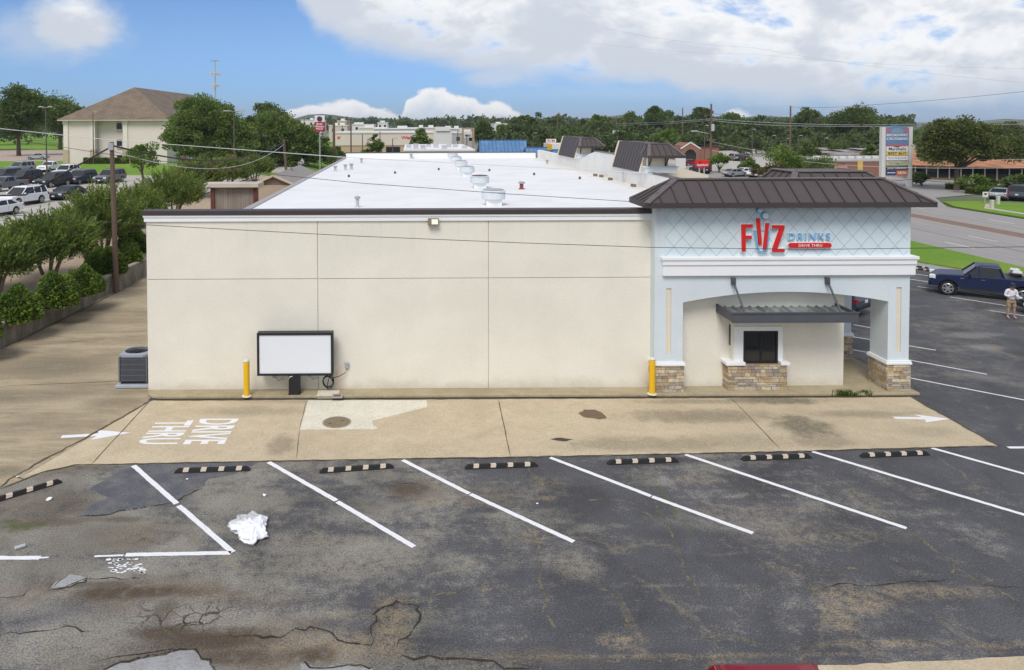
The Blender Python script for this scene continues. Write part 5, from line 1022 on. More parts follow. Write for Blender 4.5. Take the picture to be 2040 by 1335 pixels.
# woods that read as one mass
def woods(name, spots, leaf, label, seed, per=330, size=.9):
    rg = np.random.default_rng(seed); Cs, Ds = [], []
    for (x, y, top, r_) in spots:
        z0 = -.5; p, d = clump_points(rg, (x, y, (top+z0)/2+top*.05), (r_, r_, (top-z0)/2), 12, per/12, r_*.5, .4); Cs.append(p); Ds.append(d)
    o = leaves_obj(name, leaf, None, np.vstack(Cs), np.vstack(Ds), size, 1.3, seed); tag(o, label, 'woods', kind='stuff')
sp_ = []; rg = np.random.default_rng(5)
for i in range(150):
    px = rg.uniform(1025, 1760); y = rg.uniform(270, 400); top = AT(px, rg.uniform(228, 262) if rg.random() < .75 else rg.uniform(240, 280), y); sp_.append((top.x, y, max(6, top.z), rg.uniform(3.5, 6.5)))
for i in range(90):
    px = rg.uniform(1000, 1800); y = rg.uniform(205, 290) if 1330 < px < 1600 else rg.uniform(190, 280); top = AT(px, rg.uniform(258, 285), y); sp_.append((top.x, y, max(3.5, top.z), rg.uniform(3.5, 6)))
woods('woodland', sp_, FARL, 'long mixed tree line behind the restaurants and brick shops', 6, 620, .75)
sp_ = []
for i in range(260):
    a = rad(rg.uniform(-26, 34)); d = rg.uniform(600, 1900); sp_.append((d*math.sin(a), d*math.cos(a), rg.uniform(8, 13)+d*.0042, rg.uniform(7, 13)))
woods('distant_woods', sp_, FARL, 'far woods along the horizon behind the town', 7, 200, 2.6)
sp_ = []
for i in range(30):
    px = rg.uniform(1760, 2060); y = rg.uniform(240, 330); top = AT(px, rg.uniform(252, 280), y); sp_.append((top.x, y, max(6, top.z), rg.uniform(4, 7)))
woods('background_woods', sp_, OAKD, 'dark trees filling the gap behind the live oak', 8, 420, .75)
sp_ = []
for i in range(40):
    px = rg.uniform(-40, 330); y = rg.uniform(280, 430); top = AT(px, rg.uniform(205, 240), y); sp_.append((top.x, y, max(6, top.z), rg.uniform(5, 9)))
woods('hotel_woods', sp_, FARL, 'wooded rise behind the hotel and its lawn', 9, 420, .9)
def hedge(pts, wd, h, label, seed, z0=0.):
    rg = np.random.default_rng(seed); P = [Vector(p) for p in pts]; Cs, Ds = [], []
    for a, b in zip(P, P[1:]):
        L = (b-a).length; n = int(L*170); s = rg.random(n); c = np.outer(1-s, a)+np.outer(s, b); ang = rg.uniform(-.2, math.pi+.2, n); d = (b-a).normalized(); nr = np.array([-d.y, d.x, 0]); bx = np.clip(np.cos(ang)*1.4, -1, 1); bz = np.clip(np.sin(ang)*1.4, 0, 1); rr = rg.uniform(.85, 1.06, n)
        p = c+nr*(bx*rr*wd/2)[:, None]; p[:, 2] = z0+bz*rr*h; Cs.append(p); Ds.append(np.stack([nr[0]*bx, nr[1]*bx, bz], 1))
    t = thing('hedge', label, 'hedge', pts[0]); leaves_obj('foliage', BUSH, t, np.vstack(Cs), np.vstack(Ds), .2, 1.3, seed)
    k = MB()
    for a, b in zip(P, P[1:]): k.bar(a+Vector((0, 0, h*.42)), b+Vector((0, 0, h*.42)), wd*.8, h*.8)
    k.build('dark_core', MATS['bush_inside'], t)  # solid bars in the same near-black green fill the hedge
hedge([(74, 97.5, 0), (80, 91.5, 0), (92, 84, 0), (104, 76, 0)], 1.3, .8, 'long low clipped hedge curving along the far roadside', 180)
hedge([(76, 104, 0), (88, 95.5, 0), (106, 84, 0)], 1.4, .75, 'second darker hedge behind the roadside hedge', 181)
hedge([(-67, 150.6, 1.5), (-58, 150.6, 1.5)], 1.2, 1.2, 'dark hedge along the hotel wall', 182, 1.5)

# ------------------------------------------------------------------ vehicles (front towards +x, wheels on z = 0)
def carpaint(n, c, metal=.2): return M('paint_'+n, c, .35, .04, 2, metal=metal, spec=.4, coat=.25)
PNT = {'white': carpaint('white', (.78, .79, .80), 0), 'black': carpaint('black', (.02, .021, .025)), 'navy': M('paint_navy', (.012, .020, .062), .45, .04, 2, spec=.3, coat=.1), 'grey': carpaint('grey', (.17, .18, .195), .4), 'silver': carpaint('silver', (.42, .44, .46), .5), 'red': carpaint('red', (.24, .010, .022)), 'slate': carpaint('slate', (.075, .085, .11), .3), 'green': carpaint('green', (.10, .22, .15))}
TYRE = M('tyre', (.018, .018, .018), .85, .2); RIM = M('alloy_rim', (.48, .49, .50), .3, .08, 4, metal=.7); CGL = M('car_glass', (.018, .022, .026), .08, .1, spec=.45); LAMP = M('headlamp', (.70, .74, .76), .12, .05); TAIL = M('tail_lamp', (.42, .012, .012), .2, .1); TRIM = M('dark_trim', (.025, .026, .028), .55, .1); CHROME = M('chrome', (.60, .61, .62), .15, .05, metal=.9); PLATE = M('plate', (.70, .72, .72), .5, .05)
SPEC = {
 'suv': dict(W=2.0, wb=(-1.5, 1.55), r=.40, belt=1.12, prof=[(-2.5, .42), (-2.58, .62), (-2.56, .80), (-2.50, 1.12), (-1.0, 1.15), (1.02, 1.14), (1.2, 1.12), (2.2, 1.04), (2.45, .94), (2.56, .72), (2.58, .50), (2.46, .34)], cab=[(-2.46, 1.12), (1.08, 1.12), (.30, 1.80), (-2.22, 1.82)], pil=(.30, -.62, -1.55), roof=1.88),
 'sedan': dict(W=1.82, wb=(-1.38, 1.42), r=.33, belt=.93, prof=[(-2.25, .38), (-2.36, .56), (-2.34, .80), (-2.26, .96), (-1.6, .99), (-.5, .96), (1.0, .92), (2.0, .80), (2.26, .68), (2.38, .50), (2.26, .28)], cab=[(-1.86, .95), (1.08, .91), (.22, 1.38), (-1.15, 1.38)], pil=(.2, -.5), roof=1.43),
 'crossover': dict(W=1.85, wb=(-1.3, 1.35), r=.36, belt=1.02, prof=[(-2.18, .42), (-2.28, .60), (-2.26, .84), (-2.14, 1.06), (-1.0, 1.08), (.98, 1.02), (1.9, .94), (2.15, .82), (2.27, .58), (2.15, .32)], cab=[(-2.10, 1.04), (1.05, 1.0), (.22, 1.58), (-1.75, 1.60)], pil=(.2, -.62, -1.4), roof=1.65),
 'pickup': dict(W=1.92, wb=(-1.46, 1.78), r=.39, belt=1.18, zb=.52, prof=[(-2.58, .58), (-2.64, .80), (-2.60, 1.20), (-.74, 1.22), (1.0, 1.17), (1.16, 1.19), (2.10, 1.14), (2.42, 1.06), (2.59, .90), (2.64, .60), (2.5, .48)], cab=[(-.66, 1.17), (1.08, 1.17), (.52, 1.70), (-.50, 1.72)], pil=(.5, .40), roof=1.77)}
def vehicle(kind, colour, loc, heading, label, cat, group=None, name=None):
    S = SPEC[kind]; hw = S['W']/2; r_ = S['r']; P = PNT[colour]
    t = thing(name or {'suv': 'parked_suv', 'sedan': 'parked_car', 'crossover': 'parked_suv', 'pickup': 'pickup_truck'}[kind], label, cat, (0, 0, 0), group)
    # side outline with wheel arches, from the rear along the top to the front, back along the sill
    out = list(S['prof']); zb = S.get('zb', r_*.82)
    for xw_ in (S['wb'][1], S['wb'][0]):
        ra = r_+.075
        for i in range(11):
            a = math.pi*i/10; px_, pz_ = xw_+ra*math.cos(a), r_+ra*math.sin(a)
            out.append((px_, max(zb-.02, pz_)))
    k = MB(); n = len(out)
    secs = []
    for yv, ins, up in ((-hw, .0, 0), (-hw*.96, 0, 0)): pass
    rings = []
    for yv, f in ((-hw*.93, .965), (-hw, .5), (hw, .5), (hw*.93, .965)): pass
    def ring(y, s): return [(a*(1-s*.012), y, (b-(s*.02 if b > S['belt']*.9 else 0))) for a, b in out]
    k.loft([ring(-hw, 1.), ring(-hw*.90, 0), ring(hw*.90, 0), ring(hw, 1.)], True); body = k.build('body', P, t, bevel=.03)
    if kind == 'pickup':
        k = MB(); k.box(-2.54, -.80, -hw*.82, hw*.82, 1.215, 1.225); k.build('bed_shade', TRIM, t)  # dark sheet on the solid body stands in for the shaded bed hollow
    b0, b1, t1, t0 = S['cab']; k = MB(); tw = hw*.78; bw = hw*.94
    base = [(b0[0], -bw, b0[1]), (b1[0], -bw, b1[1]), (b1[0], bw, b1[1]), (b0[0], bw, b0[1])]; top = [(t0[0], -tw, t0[1]), (t1[0], -tw, t1[1]), (t1[0], tw, t1[1]), (t0[0], tw, t0[1])]
    k.loft([base, top]); k.build('windows', CGL, t, bevel=.02)
    k = MB(); rz = S['roof']; k.loft([[(t0[0]-.04, -tw-.03, t0[1]-.03), (t1[0]+.05, -tw-.03, t1[1]-.03), (t1[0]+.05, tw+.03, t1[1]-.03), (t0[0]-.04, tw+.03, t0[1]-.03)], [(t0[0]+.06, -tw*.9, rz-.02), (t1[0]-.08, -tw*.9, rz-.03), (t1[0]-.08, tw*.9, rz-.03), (t0[0]+.06, tw*.9, rz-.02)], [(t0[0]+.14, -tw*.55, rz+.02), (t1[0]-.2, -tw*.55, rz+.01), (t1[0]-.2, tw*.55, rz+.01), (t0[0]+.14, tw*.55, rz+.02)]])
    def lerp3(a, b, s): return tuple(a[i]+(b[i]-a[i])*s for i in range(3))
    for s in (-1, 1):
        bb = lambda x: (x, s*(bw+.008), b0[1]); tt = lambda x: (x, s*(tw+.012), t0[1]-.01)
        k.bar((b1[0], s*bw, b1[1]), (t1[0], s*tw, t1[1]), .07, .09); k.bar((b0[0], s*bw, b0[1]), (t0[0]+.03, s*tw*.99, t0[1]-.06), .09, .14)
        for x in S['pil'][1:]: k.bar(bb(x), tt(x+.02 if x < 0 else x), .05, .09)
        k.bar((b0[0], s*bw, b0[1]), (b1[0], s*bw, b1[1]), .05, .05)
    k.build('roof', P, t, bevel=.02)
    for xw_ in S['wb']:
        k = MB(); k.tube([(xw_, -hw*.86, r_), (xw_, hw*.86, r_)], r_+.07, 20); k.build('wheel_well', TRIM, t)
        for s in (-1, 1):
            y1, y0 = s*(hw-.005), s*(hw-.24); k = MB(); k.tube([(xw_, y0, r_), (xw_, y0+s*.03, r_), (xw_, y1-s*.03, r_), (xw_, y1, r_)], [r_*.9, r_, r_, r_*.93], 24); wo_ = k.build('wheel', TYRE, t)
            k = MB(); k.tube([(xw_, y1-s*.02, r_), (xw_, y1+s*.004, r_)], r_*.66, 20); k.build('rim_back', TRIM, wo_)
            k = MB()
            for i in range(6): a = i*math.pi/3; k.bar((xw_+.04*math.cos(a), y1+s*.008, r_+.04*math.sin(a)), (xw_+r_*.62*math.cos(a), y1+s*.008, r_+r_*.62*math.sin(a)), .03, .075)
            k.tube([(xw_+r_*.64*math.cos(a*.3142), y1+s*.006, r_+r_*.64*math.sin(a*.3142)) for a in range(21)], .022, 5); k.tube([(xw_, y1, r_), (xw_, y1+s*.025, r_)], r_*.17, 10); k.build('rim', RIM, wo_)
    xf, zr_ = S['prof'][-3 if kind != 'suv' else -3][0], S['belt']; xf = max(p[0] for p in S['prof']); xr = min(p[0] for p in S['prof'])
    for s in (-1, 1):
        k = MB(); (k.obox((xf-.13, s*hw*.76, zr_*.74), .16, hw*.36, .15) if kind != 'pickup' else k.obox((xf-.17, s*(hw*.84-.005), .97), .30, hw*.34, .20, s*-.12)); k.build('headlight', LAMP, t, bevel=.03)
        hgt = .42 if kind in ('suv', 'pickup') else .17
        k = MB(); k.obox((xr+.075, s*hw*.86, zr_*.84 if kind != 'suv' else 1.0), .12, hw*.22, hgt); k.obox((xr+.16, s*(hw-.012), zr_*.88 if kind != 'suv' else 1.0), .22, .03, hgt*.7); k.build('tail_light', TAIL, t, bevel=.02)
        k = MB(); k.obox((b1[0]-.28, s*(hw+.09), b1[1]+.11), .10, .20, .14); k.build('mirror', P if kind != 'pickup' else TRIM, t, bevel=.03)
        k = MB()
        for x in ((S['pil'][1]-.16), (S['pil'][1]+.75)): k.obox((x, s*(hw+.006), zr_*.86), .17, .02, .03)
        k.build('door_handle', CHROME if colour in ('navy', 'black') else P, t)
        k = MB()
        for x in (S['pil'][1]+.02, b1[0]-.22, S['pil'][-1] if len(S['pil']) > 2 else b0[0]+.1): k.box(x-.006, x+.006, s*hw*.999-.003, s*hw*.999+.003, zb+.12, zr_*.96)
        k.build('door_gap', TRIM, t)
        k = MB(); k.box(S['wb'][0]+r_+.12, S['wb'][1]-r_-.12, min(s*hw, s*(hw-.06)), max(s*hw, s*(hw-.06))+0, zb-.09, zb+.01); k.build('sill', TRIM, t)
    k = MB(); k.obox((xf-.03, 0, zr_*.70), .08, hw*1.05, .20 if kind in ('suv', 'pickup') else .10); k.build('grille', TRIM if colour != 'white' else CHROME, t, bevel=.02)
    k = MB(); (k.obox((xf-.04, 0, .43), .12, hw*1.75, .13) if kind != 'pickup' else k.obox((xf-.05, 0, .60), .16, hw*1.86, .26)); k.build('bumper', TRIM if kind != 'pickup' else P, t, bevel=.03)
    k = MB(); k.obox((xr+.05, 0, .50), .14, hw*1.75, .15); k.build('bumper', TRIM, t, bevel=.03)
    k = MB(); k.obox((xf+.025, 0, .50), .012, .31, .15); k.obox((xr-.012 if kind != 'sedan' else xr-.005, 0, .78), .012, .31, .15); k.build('plate', PLATE, t)
    if kind == 'suv':
        k = MB()
        for s in (-1, 1): k.bar((t0[0]+.3, s*tw*.82, rz+.04), (t1[0]-.25, s*tw*.82, rz+.04), .035, .03)
        k.build('roof_rail', TRIM, t)
    t.location = loc; t.rotation_euler = (0, 0, heading); return t
grp = 'cars parked in the raised lot'
cars = [('suv', 'white', 45, 408, 205, 'white SUV with roof rails in front, nearest the feathery trees', 'SUV'), ('pickup', 'white', 101, 342, 215, 'white pickup parked at the back of the raised lot by the lawn', 'pickup'), ('suv', 'white', 132, 352, 215, 'white SUV one row in front of the back pickup', 'SUV'), ('suv', 'black', 106, 372, 205, 'black SUV in the middle of the raised lot', 'SUV'), ('suv', 'slate', 160, 366, 210, 'slate blue SUV beside the middle black SUV', 'SUV'),
    ('suv', 'grey', 219, 364, 210, 'grey SUV parked beside the alley pole top', 'SUV'), ('suv', 'black', 48, 366, 205, 'black SUV in front of the silver tall car', 'SUV'), ('suv', 'slate', 8, 362, 205, 'slate SUV cut off by the picture edge in the back row', 'SUV'), ('suv', 'silver', 40, 344, 205, 'silver SUV at the back of the lot by the lawn edge', 'SUV'), ('sedan', 'black', 133, 396, 212, 'black sedan behind the bushy crepe myrtle', 'car'),
    ('pickup', 'grey', 12, 380, 200, 'grey pickup just behind the nearest white SUV', 'pickup'), ('sedan', 'silver', 75, 318, 185, 'silver sedan driving on the hotel road beyond the lawn', 'car'), ('crossover', 'navy', 470, 318, 175, 'blue car glimpsed under the huge oak', 'car'), ('suv', 'grey', 238, 455, 200, 'grey SUV behind the crepe myrtle trunks near the building corner', 'SUV'), ('suv', 'black', 190, 470, 200, 'black SUV low behind the forked crepe myrtle', 'SUV'), ('sedan', 'white', -8, 430, 205, 'white car cut off by the picture edge beyond the gravel bed', 'car'), ('suv', 'silver', 330, 395, 200, 'silver SUV glimpsed behind the tall crepe myrtle', 'SUV')]
for kd, cl, px, py, hd, lb, ct in cars:
    q = G(px, py, 1.5); vehicle(kd, cl, (q.x, q.y, 1.51), rad(hd+(50 if py > 325 else 0)), lb, ct, grp)
q = G(1888, 588); q2 = G(2040, 604); d = (q2-q).normalized(); pk = vehicle('pickup', 'navy', (0, 0, 0), 0, 'dark blue double cab pickup parked across the lot with load in its bed', 'pickup')
ang = math.atan2(-(d.y), -(d.x)); s = q + Vector((-d.y, d.x, 0))*.9 + d*1.78; pk.location = (s.x, s.y, .002); pk.rotation_euler = (0, 0, ang); pk.scale = (1, 1, 1)
ld = MB(); rr = random.Random(4); c0 = pk.location; R_ = Matrix.Rotation(ang, 4, 'Z')
for i in range(5): p = R_ @ Vector((-1.1-rr.random()*.8, rr.uniform(-.6, .6), 0)); ld.obox((c0.x+p.x, c0.y+p.y, 1.30+.04*i), .6, .42, .16, rr.uniform(0, 3), .1*i)
tag(ld.build('cargo_bag', M('cargo_white', (.62, .63, .66), .7, .2, 6), bevel=.05), 'pale bundled load lying in the bed of the dark blue pickup', 'cargo')
q = G(1722, 630); vehicle('crossover', 'slate', (q.x-1.30, q.y+1.75, .002), rad(125), 'dark grey crossover with red tail lamp seen through the portico arch', 'SUV')
q = G(2062, 633); vehicle('sedan', 'black', (q.x+2.35, q.y+.3, .002), rad(175), 'black car whose nose just shows behind the standing man', 'car')
q = G(1527, 1321, 1.63); vehicle('crossover', 'red', (q.x, q.y-1.725, .006), rad(270), 'dark red car whose roof just shows at the bottom edge', 'car')
for i, (px, py, kd, cl, hd, lb) in enumerate(((1465, 352, 'sedan', 'silver', 20, 'silver car in the restaurant lot behind the mansard roof'), (1489, 350, 'sedan', 'white', 15, 'white saloon car behind the portico roof, in front of the small round tree'), (1512, 353, 'sedan', 'white', 30, 'white car partly behind the rusty bush'), (1495, 341, 'sedan', 'black', 10, 'dark car in the second row of the restaurant lot'), (1462, 320, 'suv', 'silver', 90, 'silver SUV far up the restaurant lot'), (1478, 321, 'suv', 'black', 90, 'dark SUV beside the far silver SUV'), (1378, 330, 'sedan', 'red', 10, 'red car beside the brick restaurant'), (2035, 398, 'suv', 'slate', 40, 'dark car past the hedge before the orange roofed shop'), (1995, 397, 'sedan', 'silver', 40, 'silver car half hidden by the hedge'), (1700, 345, 'suv', 'white', 30, 'white SUV at the brick shops'), (1395, 345, 'suv', 'black', 95, 'black SUV under the red restaurant sign'))):
    q = G(px, py); vehicle(kd, cl, (q.x, q.y, .01), rad(hd), lb, 'car', 'cars across the road')
# ------------------------------------------------------------------ the man with the phone
def skin_obj(name, verts, edges, radii, m_, parent, root=0, sub=2):
    me = bpy.data.meshes.new(name); me.from_pydata(verts, edges, []); o = bpy.data.objects.new(name, me); COL.objects.link(o); o.parent = parent; me.materials.append(m_)
    sk = o.modifiers.new('skin', 'SKIN'); sk.use_smooth_shade = True
    if not me.skin_vertices: me.attributes.new('skin_vertices', 'FLOAT', 'POINT')
    sv = me.skin_vertices[0].data
    for i, r_ in enumerate(radii): sv[i].radius = (r_, r_) if not hasattr(r_, '__len__') else r_; sv[i].use_root = (i == root)
    sb = o.modifiers.new('sub', 'SUBSURF'); sb.levels = sb.render_levels = sub; return o
SKIN = M('skin', (.46, .27, .19), .55, .06); SHIRT = M('white_shirt', (.72, .73, .78), .85, .08, 8); KHAKI = M('khaki', (.36, .26, .15), .9, .12, 8); CAP = M('dark_cap', (.035, .040, .055), .85, .2); SHOE = M('grey_shoe', (.33, .33, .34), .7, .15); HAIRM = M('brown_hair', (.055, .04, .03), .8, .2)
q = G(2014, 634); man = thing('person', 'person in white shirt, khaki shorts and dark cap looking down at a phone', 'person', (0, 0, 0))
V = [(0, 0, .95), (0, .01, 1.12), (0, .0, 1.30), (0, -.01, 1.43), (0, -.04, 1.52), (0, -.075, 1.60), (0, -.09, 1.70)]; E_ = [(0, 1), (1, 2), (2, 3), (3, 4), (4, 5), (5, 6)]; Rr = [(.15, .11), (.145, .10), (.165, .105), (.12, .08), .052, .082, .085]
for s in (-1, 1):
    i = len(V); V += [(s*.10, 0, .86), (s*.125, -.015, .50), (s*.14, .02, .10), (s*.15, -.10, .05)]; E_ += [(0, i), (i, i+1), (i+1, i+2), (i+2, i+3)]; Rr += [.095, .062, .042, .035]
    i = len(V); V += [(s*.19, 0, 1.40), (s*.255, .02, 1.14), (s*.10, -.24, 1.13), (s*.055, -.29, 1.15)]; E_ += [(3, i), (i, i+1), (i+1, i+2), (i+2, i+3)]; Rr += [.058, .045, .033, (.036, .022)]
    h = i+3
    for f in range(4): j = len(V); V += [(s*(.04-.004*f), -.325, 1.135+.018*f), (s*(.012), -.352+.004*f, 1.14+.018*f), (-s*.004, -.345, 1.145+.018*f)]; E_ += [(h, j), (j, j+1), (j+1, j+2)]; Rr += [.010, .0095, .008]
    j = len(V); V += [(s*.045, -.30, 1.195), (s*.02, -.325, 1.215)]; E_ += [(h, j), (j, j+1)]; Rr += [.011, .009]
skin_obj('body', V, E_, Rr, SKIN, man)
k = MB(); k.v = []; 
V = [(0, .0, .90), (0, .012, 1.10), (0, 0, 1.30), (0, -.01, 1.44)]; E_ = [(0, 1), (1, 2), (2, 3)]; Rr = [(.185, .135), (.175, .125), (.19, .125), (.10, .085)]
for s in (-1, 1): i = len(V); V += [(s*.20, .0, 1.40), (s*.265, .02, 1.14), (s*.15, -.19, 1.13)]; E_ += [(3, i), (i, i+1), (i+1, i+2)]; Rr += [.078, .066, .052]
skin_obj('shirt', V, E_, Rr, SHIRT, man)
V = [(0, 0, .92)]; E_ = []; Rr = [(.165, .125)]
for s in (-1, 1): i = len(V); V += [(s*.105, 0, .82), (s*.13, -.012, .52)]; E_ += [(0, i), (i, i+1)]; Rr += [.115, .098]
skin_obj('shorts', V, E_, Rr, KHAKI, man)
for s in (-1, 1): skin_obj('shoe', [(s*.14, .05, .055), (s*.15, -.06, .05), (s*.16, -.16, .04)], [(0, 1), (1, 2)], [.052, .05, .042], SHOE, man)
k = MB(); k.lathe(0, 0, [(.108, 0), (.110, .05), (.092, .10), (.05, .13), (.01, .138)], 18); V3 = [Matrix.Translation((0, -.088, 1.69)) @ Matrix.Rotation(rad(24), 4, 'X') @ Vector(p) for p in k.v]; k.v = [tuple(p) for p in V3]
br_ = [Matrix.Translation((0, -.088, 1.69)) @ Matrix.Rotation(rad(24), 4, 'X') @ Vector((.095*math.cos(a), -.07-.12*math.sin(a), .005+.0*a)) for a in [math.pi*i/10 for i in range(11)]]; n0 = len(k.v); k.add(br_+[p+Vector((0, 0, .012)) for p in br_], [tuple(range(11))[::-1], tuple(range(11, 22))]+[(i, (i+1) % 11, 11+(i+1) % 11, 11+i) for i in range(11)]); k.build('cap', CAP, man)
k = MB(); k.lathe(0, -.06, [(.088, 1.60), (.098, 1.66), (.10, 1.70)], 14); k.build('hair', HAIRM, man)
k = MB()
for s in (-1, 1): k.lathe(s*.032, -.178, [(.004, 1.640), (.011, 1.645), (.004, 1.65)], 6)
k.build('eyes', TRIM, man); k = MB(); k.loft([[(-.016, -.168, 1.605), (.016, -.168, 1.605), (.006, -.165, 1.65), (-.006, -.165, 1.65)], [(-.010, -.195, 1.607), (.010, -.195, 1.607), (.004, -.172, 1.645), (-.004, -.172, 1.645)]]); k.build('nose', SKIN, man, bevel=.004)
for s in (-1, 1): k = MB(); k.obox((s*.088, -.075, 1.645), .016, .03, .055); k.build('ear', SKIN, man, bevel=.006)
man.location = (q.x, q.y, .002); man.rotation_euler = (0, 0, rad(-14)); man.scale = (.97, .97, .97)
ph = MB(); ph.obox((0, 0, 0), .075, .15, .010, 0, 0, rad(35)); po = ph.build('mobile_phone', BLK, bevel=.004); tag(po, 'dark mobile phone held in the hands of the standing man', 'phone'); hp = Matrix.Rotation(rad(-14), 4, 'Z') @ Vector((0, -.325, 1.175)); po.location = (q.x+hp.x*.97, q.y+hp.y*.97, hp.z*.97); po.rotation_euler = (0, 0, rad(-14))

# ------------------------------------------------------------------ buildings and signs around
def px_box(px0, px1, py0, y, depth, z0=0.): a, b = AT(px0, py0, y), AT(px1, py0, y); return a.x, b.x, y, y+depth, z0, a.z
def wallmat(n, c, var=.06): return M('wall_'+n, c, .9, var, .6, fine=.06)
TANW = wallmat('tan', (.47, .36, .23)); CRM = wallmat('cream', (.62, .56, .47)); PALE = wallmat('pale', (.66, .65, .62)); GRYW = wallmat('grey', (.40, .39, .38)); ROSE = wallmat('rose', (.55, .47, .44))
def brickmat():
    m, t, b, co = custom('red_brick'); br = t.new('ShaderNodeTexBrick'); t.put(br.inputs['Vector'], t.comb(t.add(t.sep(co)[0], t.sep(co)[1]), t.sep(co)[2])); br.inputs['Color1'].default_value = (.27, .10, .06, 1); br.inputs['Color2'].default_value = (.21, .085, .055, 1); br.inputs['Mortar'].default_value = (.30, .22, .18, 1); br.inputs['Scale'].default_value = 3
    t.put(b.inputs['Base Color'], br.outputs[0]); b.inputs['Roughness'].default_value = .9; return m
BRICK = brickmat()
def tilemat(n, c0, c1, sx_=3., sy_=4.):
    m, t, b, co = custom(n); br = t.new('ShaderNodeTexBrick'); x, y, z = t.sep(co); t.put(br.inputs['Vector'], t.comb(t.mul(t.add(x, t.mul(y, 1.)), sx_/3), t.mul(z, sy_))); br.inputs['Color1'].default_value = (*c0, 1); br.inputs['Color2'].default_value = (*c1, 1); br.inputs['Mortar'].default_value = (*[q*.45 for q in c0], 1); br.inputs['Scale'].default_value = 1; br.inputs['Brick Width'].default_value = .8; br.inputs['Row Height'].default_value = .8; br.inputs['Mortar Size'].default_value = .06
    nz = t.noise(co, .5, 5); t.put(b.inputs['Base Color'], t.mix(1., br.outputs[0], t.ramp(nz, [(.3, .8), (.7, 1.2)]), 'MULTIPLY')); b.inputs['Roughness'].default_value = .85; return m
HTILE = tilemat('brown_tile', (.185, .14, .10), (.24, .18, .12)); OTILE = tilemat('orange_tile', (.38, .17, .085), (.46, .22, .12)); GSHIN = tilemat('grey_shingle', (.32, .295, .275), (.38, .355, .33))
def hip(mb, x0, x1, y0, y1, z0, z1, ov=.6, axis='y', inset=None):
    x0 -= ov; x1 += ov; y0 -= ov; y1 += ov
    if axis == 'y': h = inset if inset is not None else (x1-x0)/2; a, b = ((x0+x1)/2, y0+h, z1), ((x0+x1)/2, y1-h, z1); f = [(0, 1, 4), (1, 2, 5, 4), (2, 3, 5), (3, 0, 4, 5), (0, 3, 2, 1)]
    else: h = inset if inset is not None else (y1-y0)/2; a, b = (x0+h, (y0+y1)/2, z1), (x1-h, (y0+y1)/2, z1); f = [(0, 1, 5, 4), (1, 2, 5), (2, 3, 4, 5), (3, 0, 4), (0, 3, 2, 1)]
    mb.add([(x0, y0, z0), (x1, y0, z0), (x1, y1, z0), (x0, y1, z0), a, b], f)
# hotel
HX0, HX1, HY0, HY1, HZ = -71.8, -50.3, 152, 214, 10.3
ho = thing('hotel_building', 'three storey cream hotel with brown tiled hip roof behind the lawn', 'building', (-61, 152, 1.5))
k = MB(); k.box(HX0+.3, HX1-.3, HY0+1.6, HY1, 1.4, HZ); k.box(HX0+.3, -65.5, HY0+.2, HY0+1.6, 1.4, HZ); k.box(-59.3, HX1-.3, HY0+.2, HY0+1.6, 1.4, HZ); k.build('wall', wallmat('hotel', (.70, .62, .565)), ho)
k = MB()
for x in (HX0, -66.3, -59.6, HX1-.9): k.box(x, x+.95, HY0, HY0+1.0, 4.4, HZ-.7); k.box(x-.1, x+1.05, HY0-.1, HY0+1.1, HZ-.7, HZ)
k.build('pilaster', wallmat('hotel_trim', (.74, .67, .61)), ho)
for i, x in enumerate((HX0-.08, -66.38, -59.68)): k = MB(); stone_block(k, x, x+1.1, HY0-.08, HY0+1.0, 1.4, 4.4, 70+i) if False else k.box(x, x+1.1, HY0-.08, HY0+1.0, 1.4, 4.4); k.build('stone_base', M('hotel_stone', (.46, .38, .27), .9, .35, 2.2), ho)
k = MB(); hip(k, HX0, HX1, HY0, HY1, HZ+.25, 17.7, .9, 'y', 11.5); k.build('roof', HTILE, ho); k = MB(); k.box(HX0-.85, HX1+.85, HY0-.85, HY1+.85, HZ, HZ+.24); k.build('eave', wallmat('hotel_eave', (.55, .50, .42)), ho)
for zc in (9.2, 5.7, 2.5):
    k = MB(); k.box(-61.6, -60.2, HY0+1.5, HY0+1.6, zc-.8, zc+.8); o = k.build('window', PALE, ho); k = MB(); k.box(-61.45, -60.35, HY0+1.46, HY0+1.5, zc-.66, zc+.66); k.build('pane', GLASS, o); k = MB(); k.box(-61.5, -60.3, HY0+1.4, HY0+1.6, zc-1.25, zc-.82); k.build('vent_grille', M('ptac', (.50, .45, .36), .8), o)
# cell tower
T = AT(428, 120, 420); t = thing('cell_tower', 'slim grey monopole cell tower above the huge oak', 'tower', (T.x, 420, 0)); k = MB(); k.tube([(T.x, 420, 0), (T.x, 420, T.z)], .75, 10, .28); k.build('mast', GALVM, t)
for py, wd in ((121, 16), (147, 20), (170, 14)):
    z = AT(428, py, 420).z; R_ = wd/2*420/CF; k = MB(); k.tube([(T.x+R_*math.cos(a*.5236), 420+R_*math.sin(a*.5236), z) for a in range(13)], .12, 5)
    for a in range(9): k.bar((T.x, 420, z), (T.x+R_*math.cos(a*.698), 420+R_*math.sin(a*.698), z), .1, .1)
    o = k.build('platform', GALVM, t)
    if py > 125:
        for a in range(9): k = MB(); k.obox((T.x+R_*math.cos(a*.698), 420+R_*math.sin(a*.698), z), .3, .45, 2.2, a*.698); k.build('antenna', PALE, o)
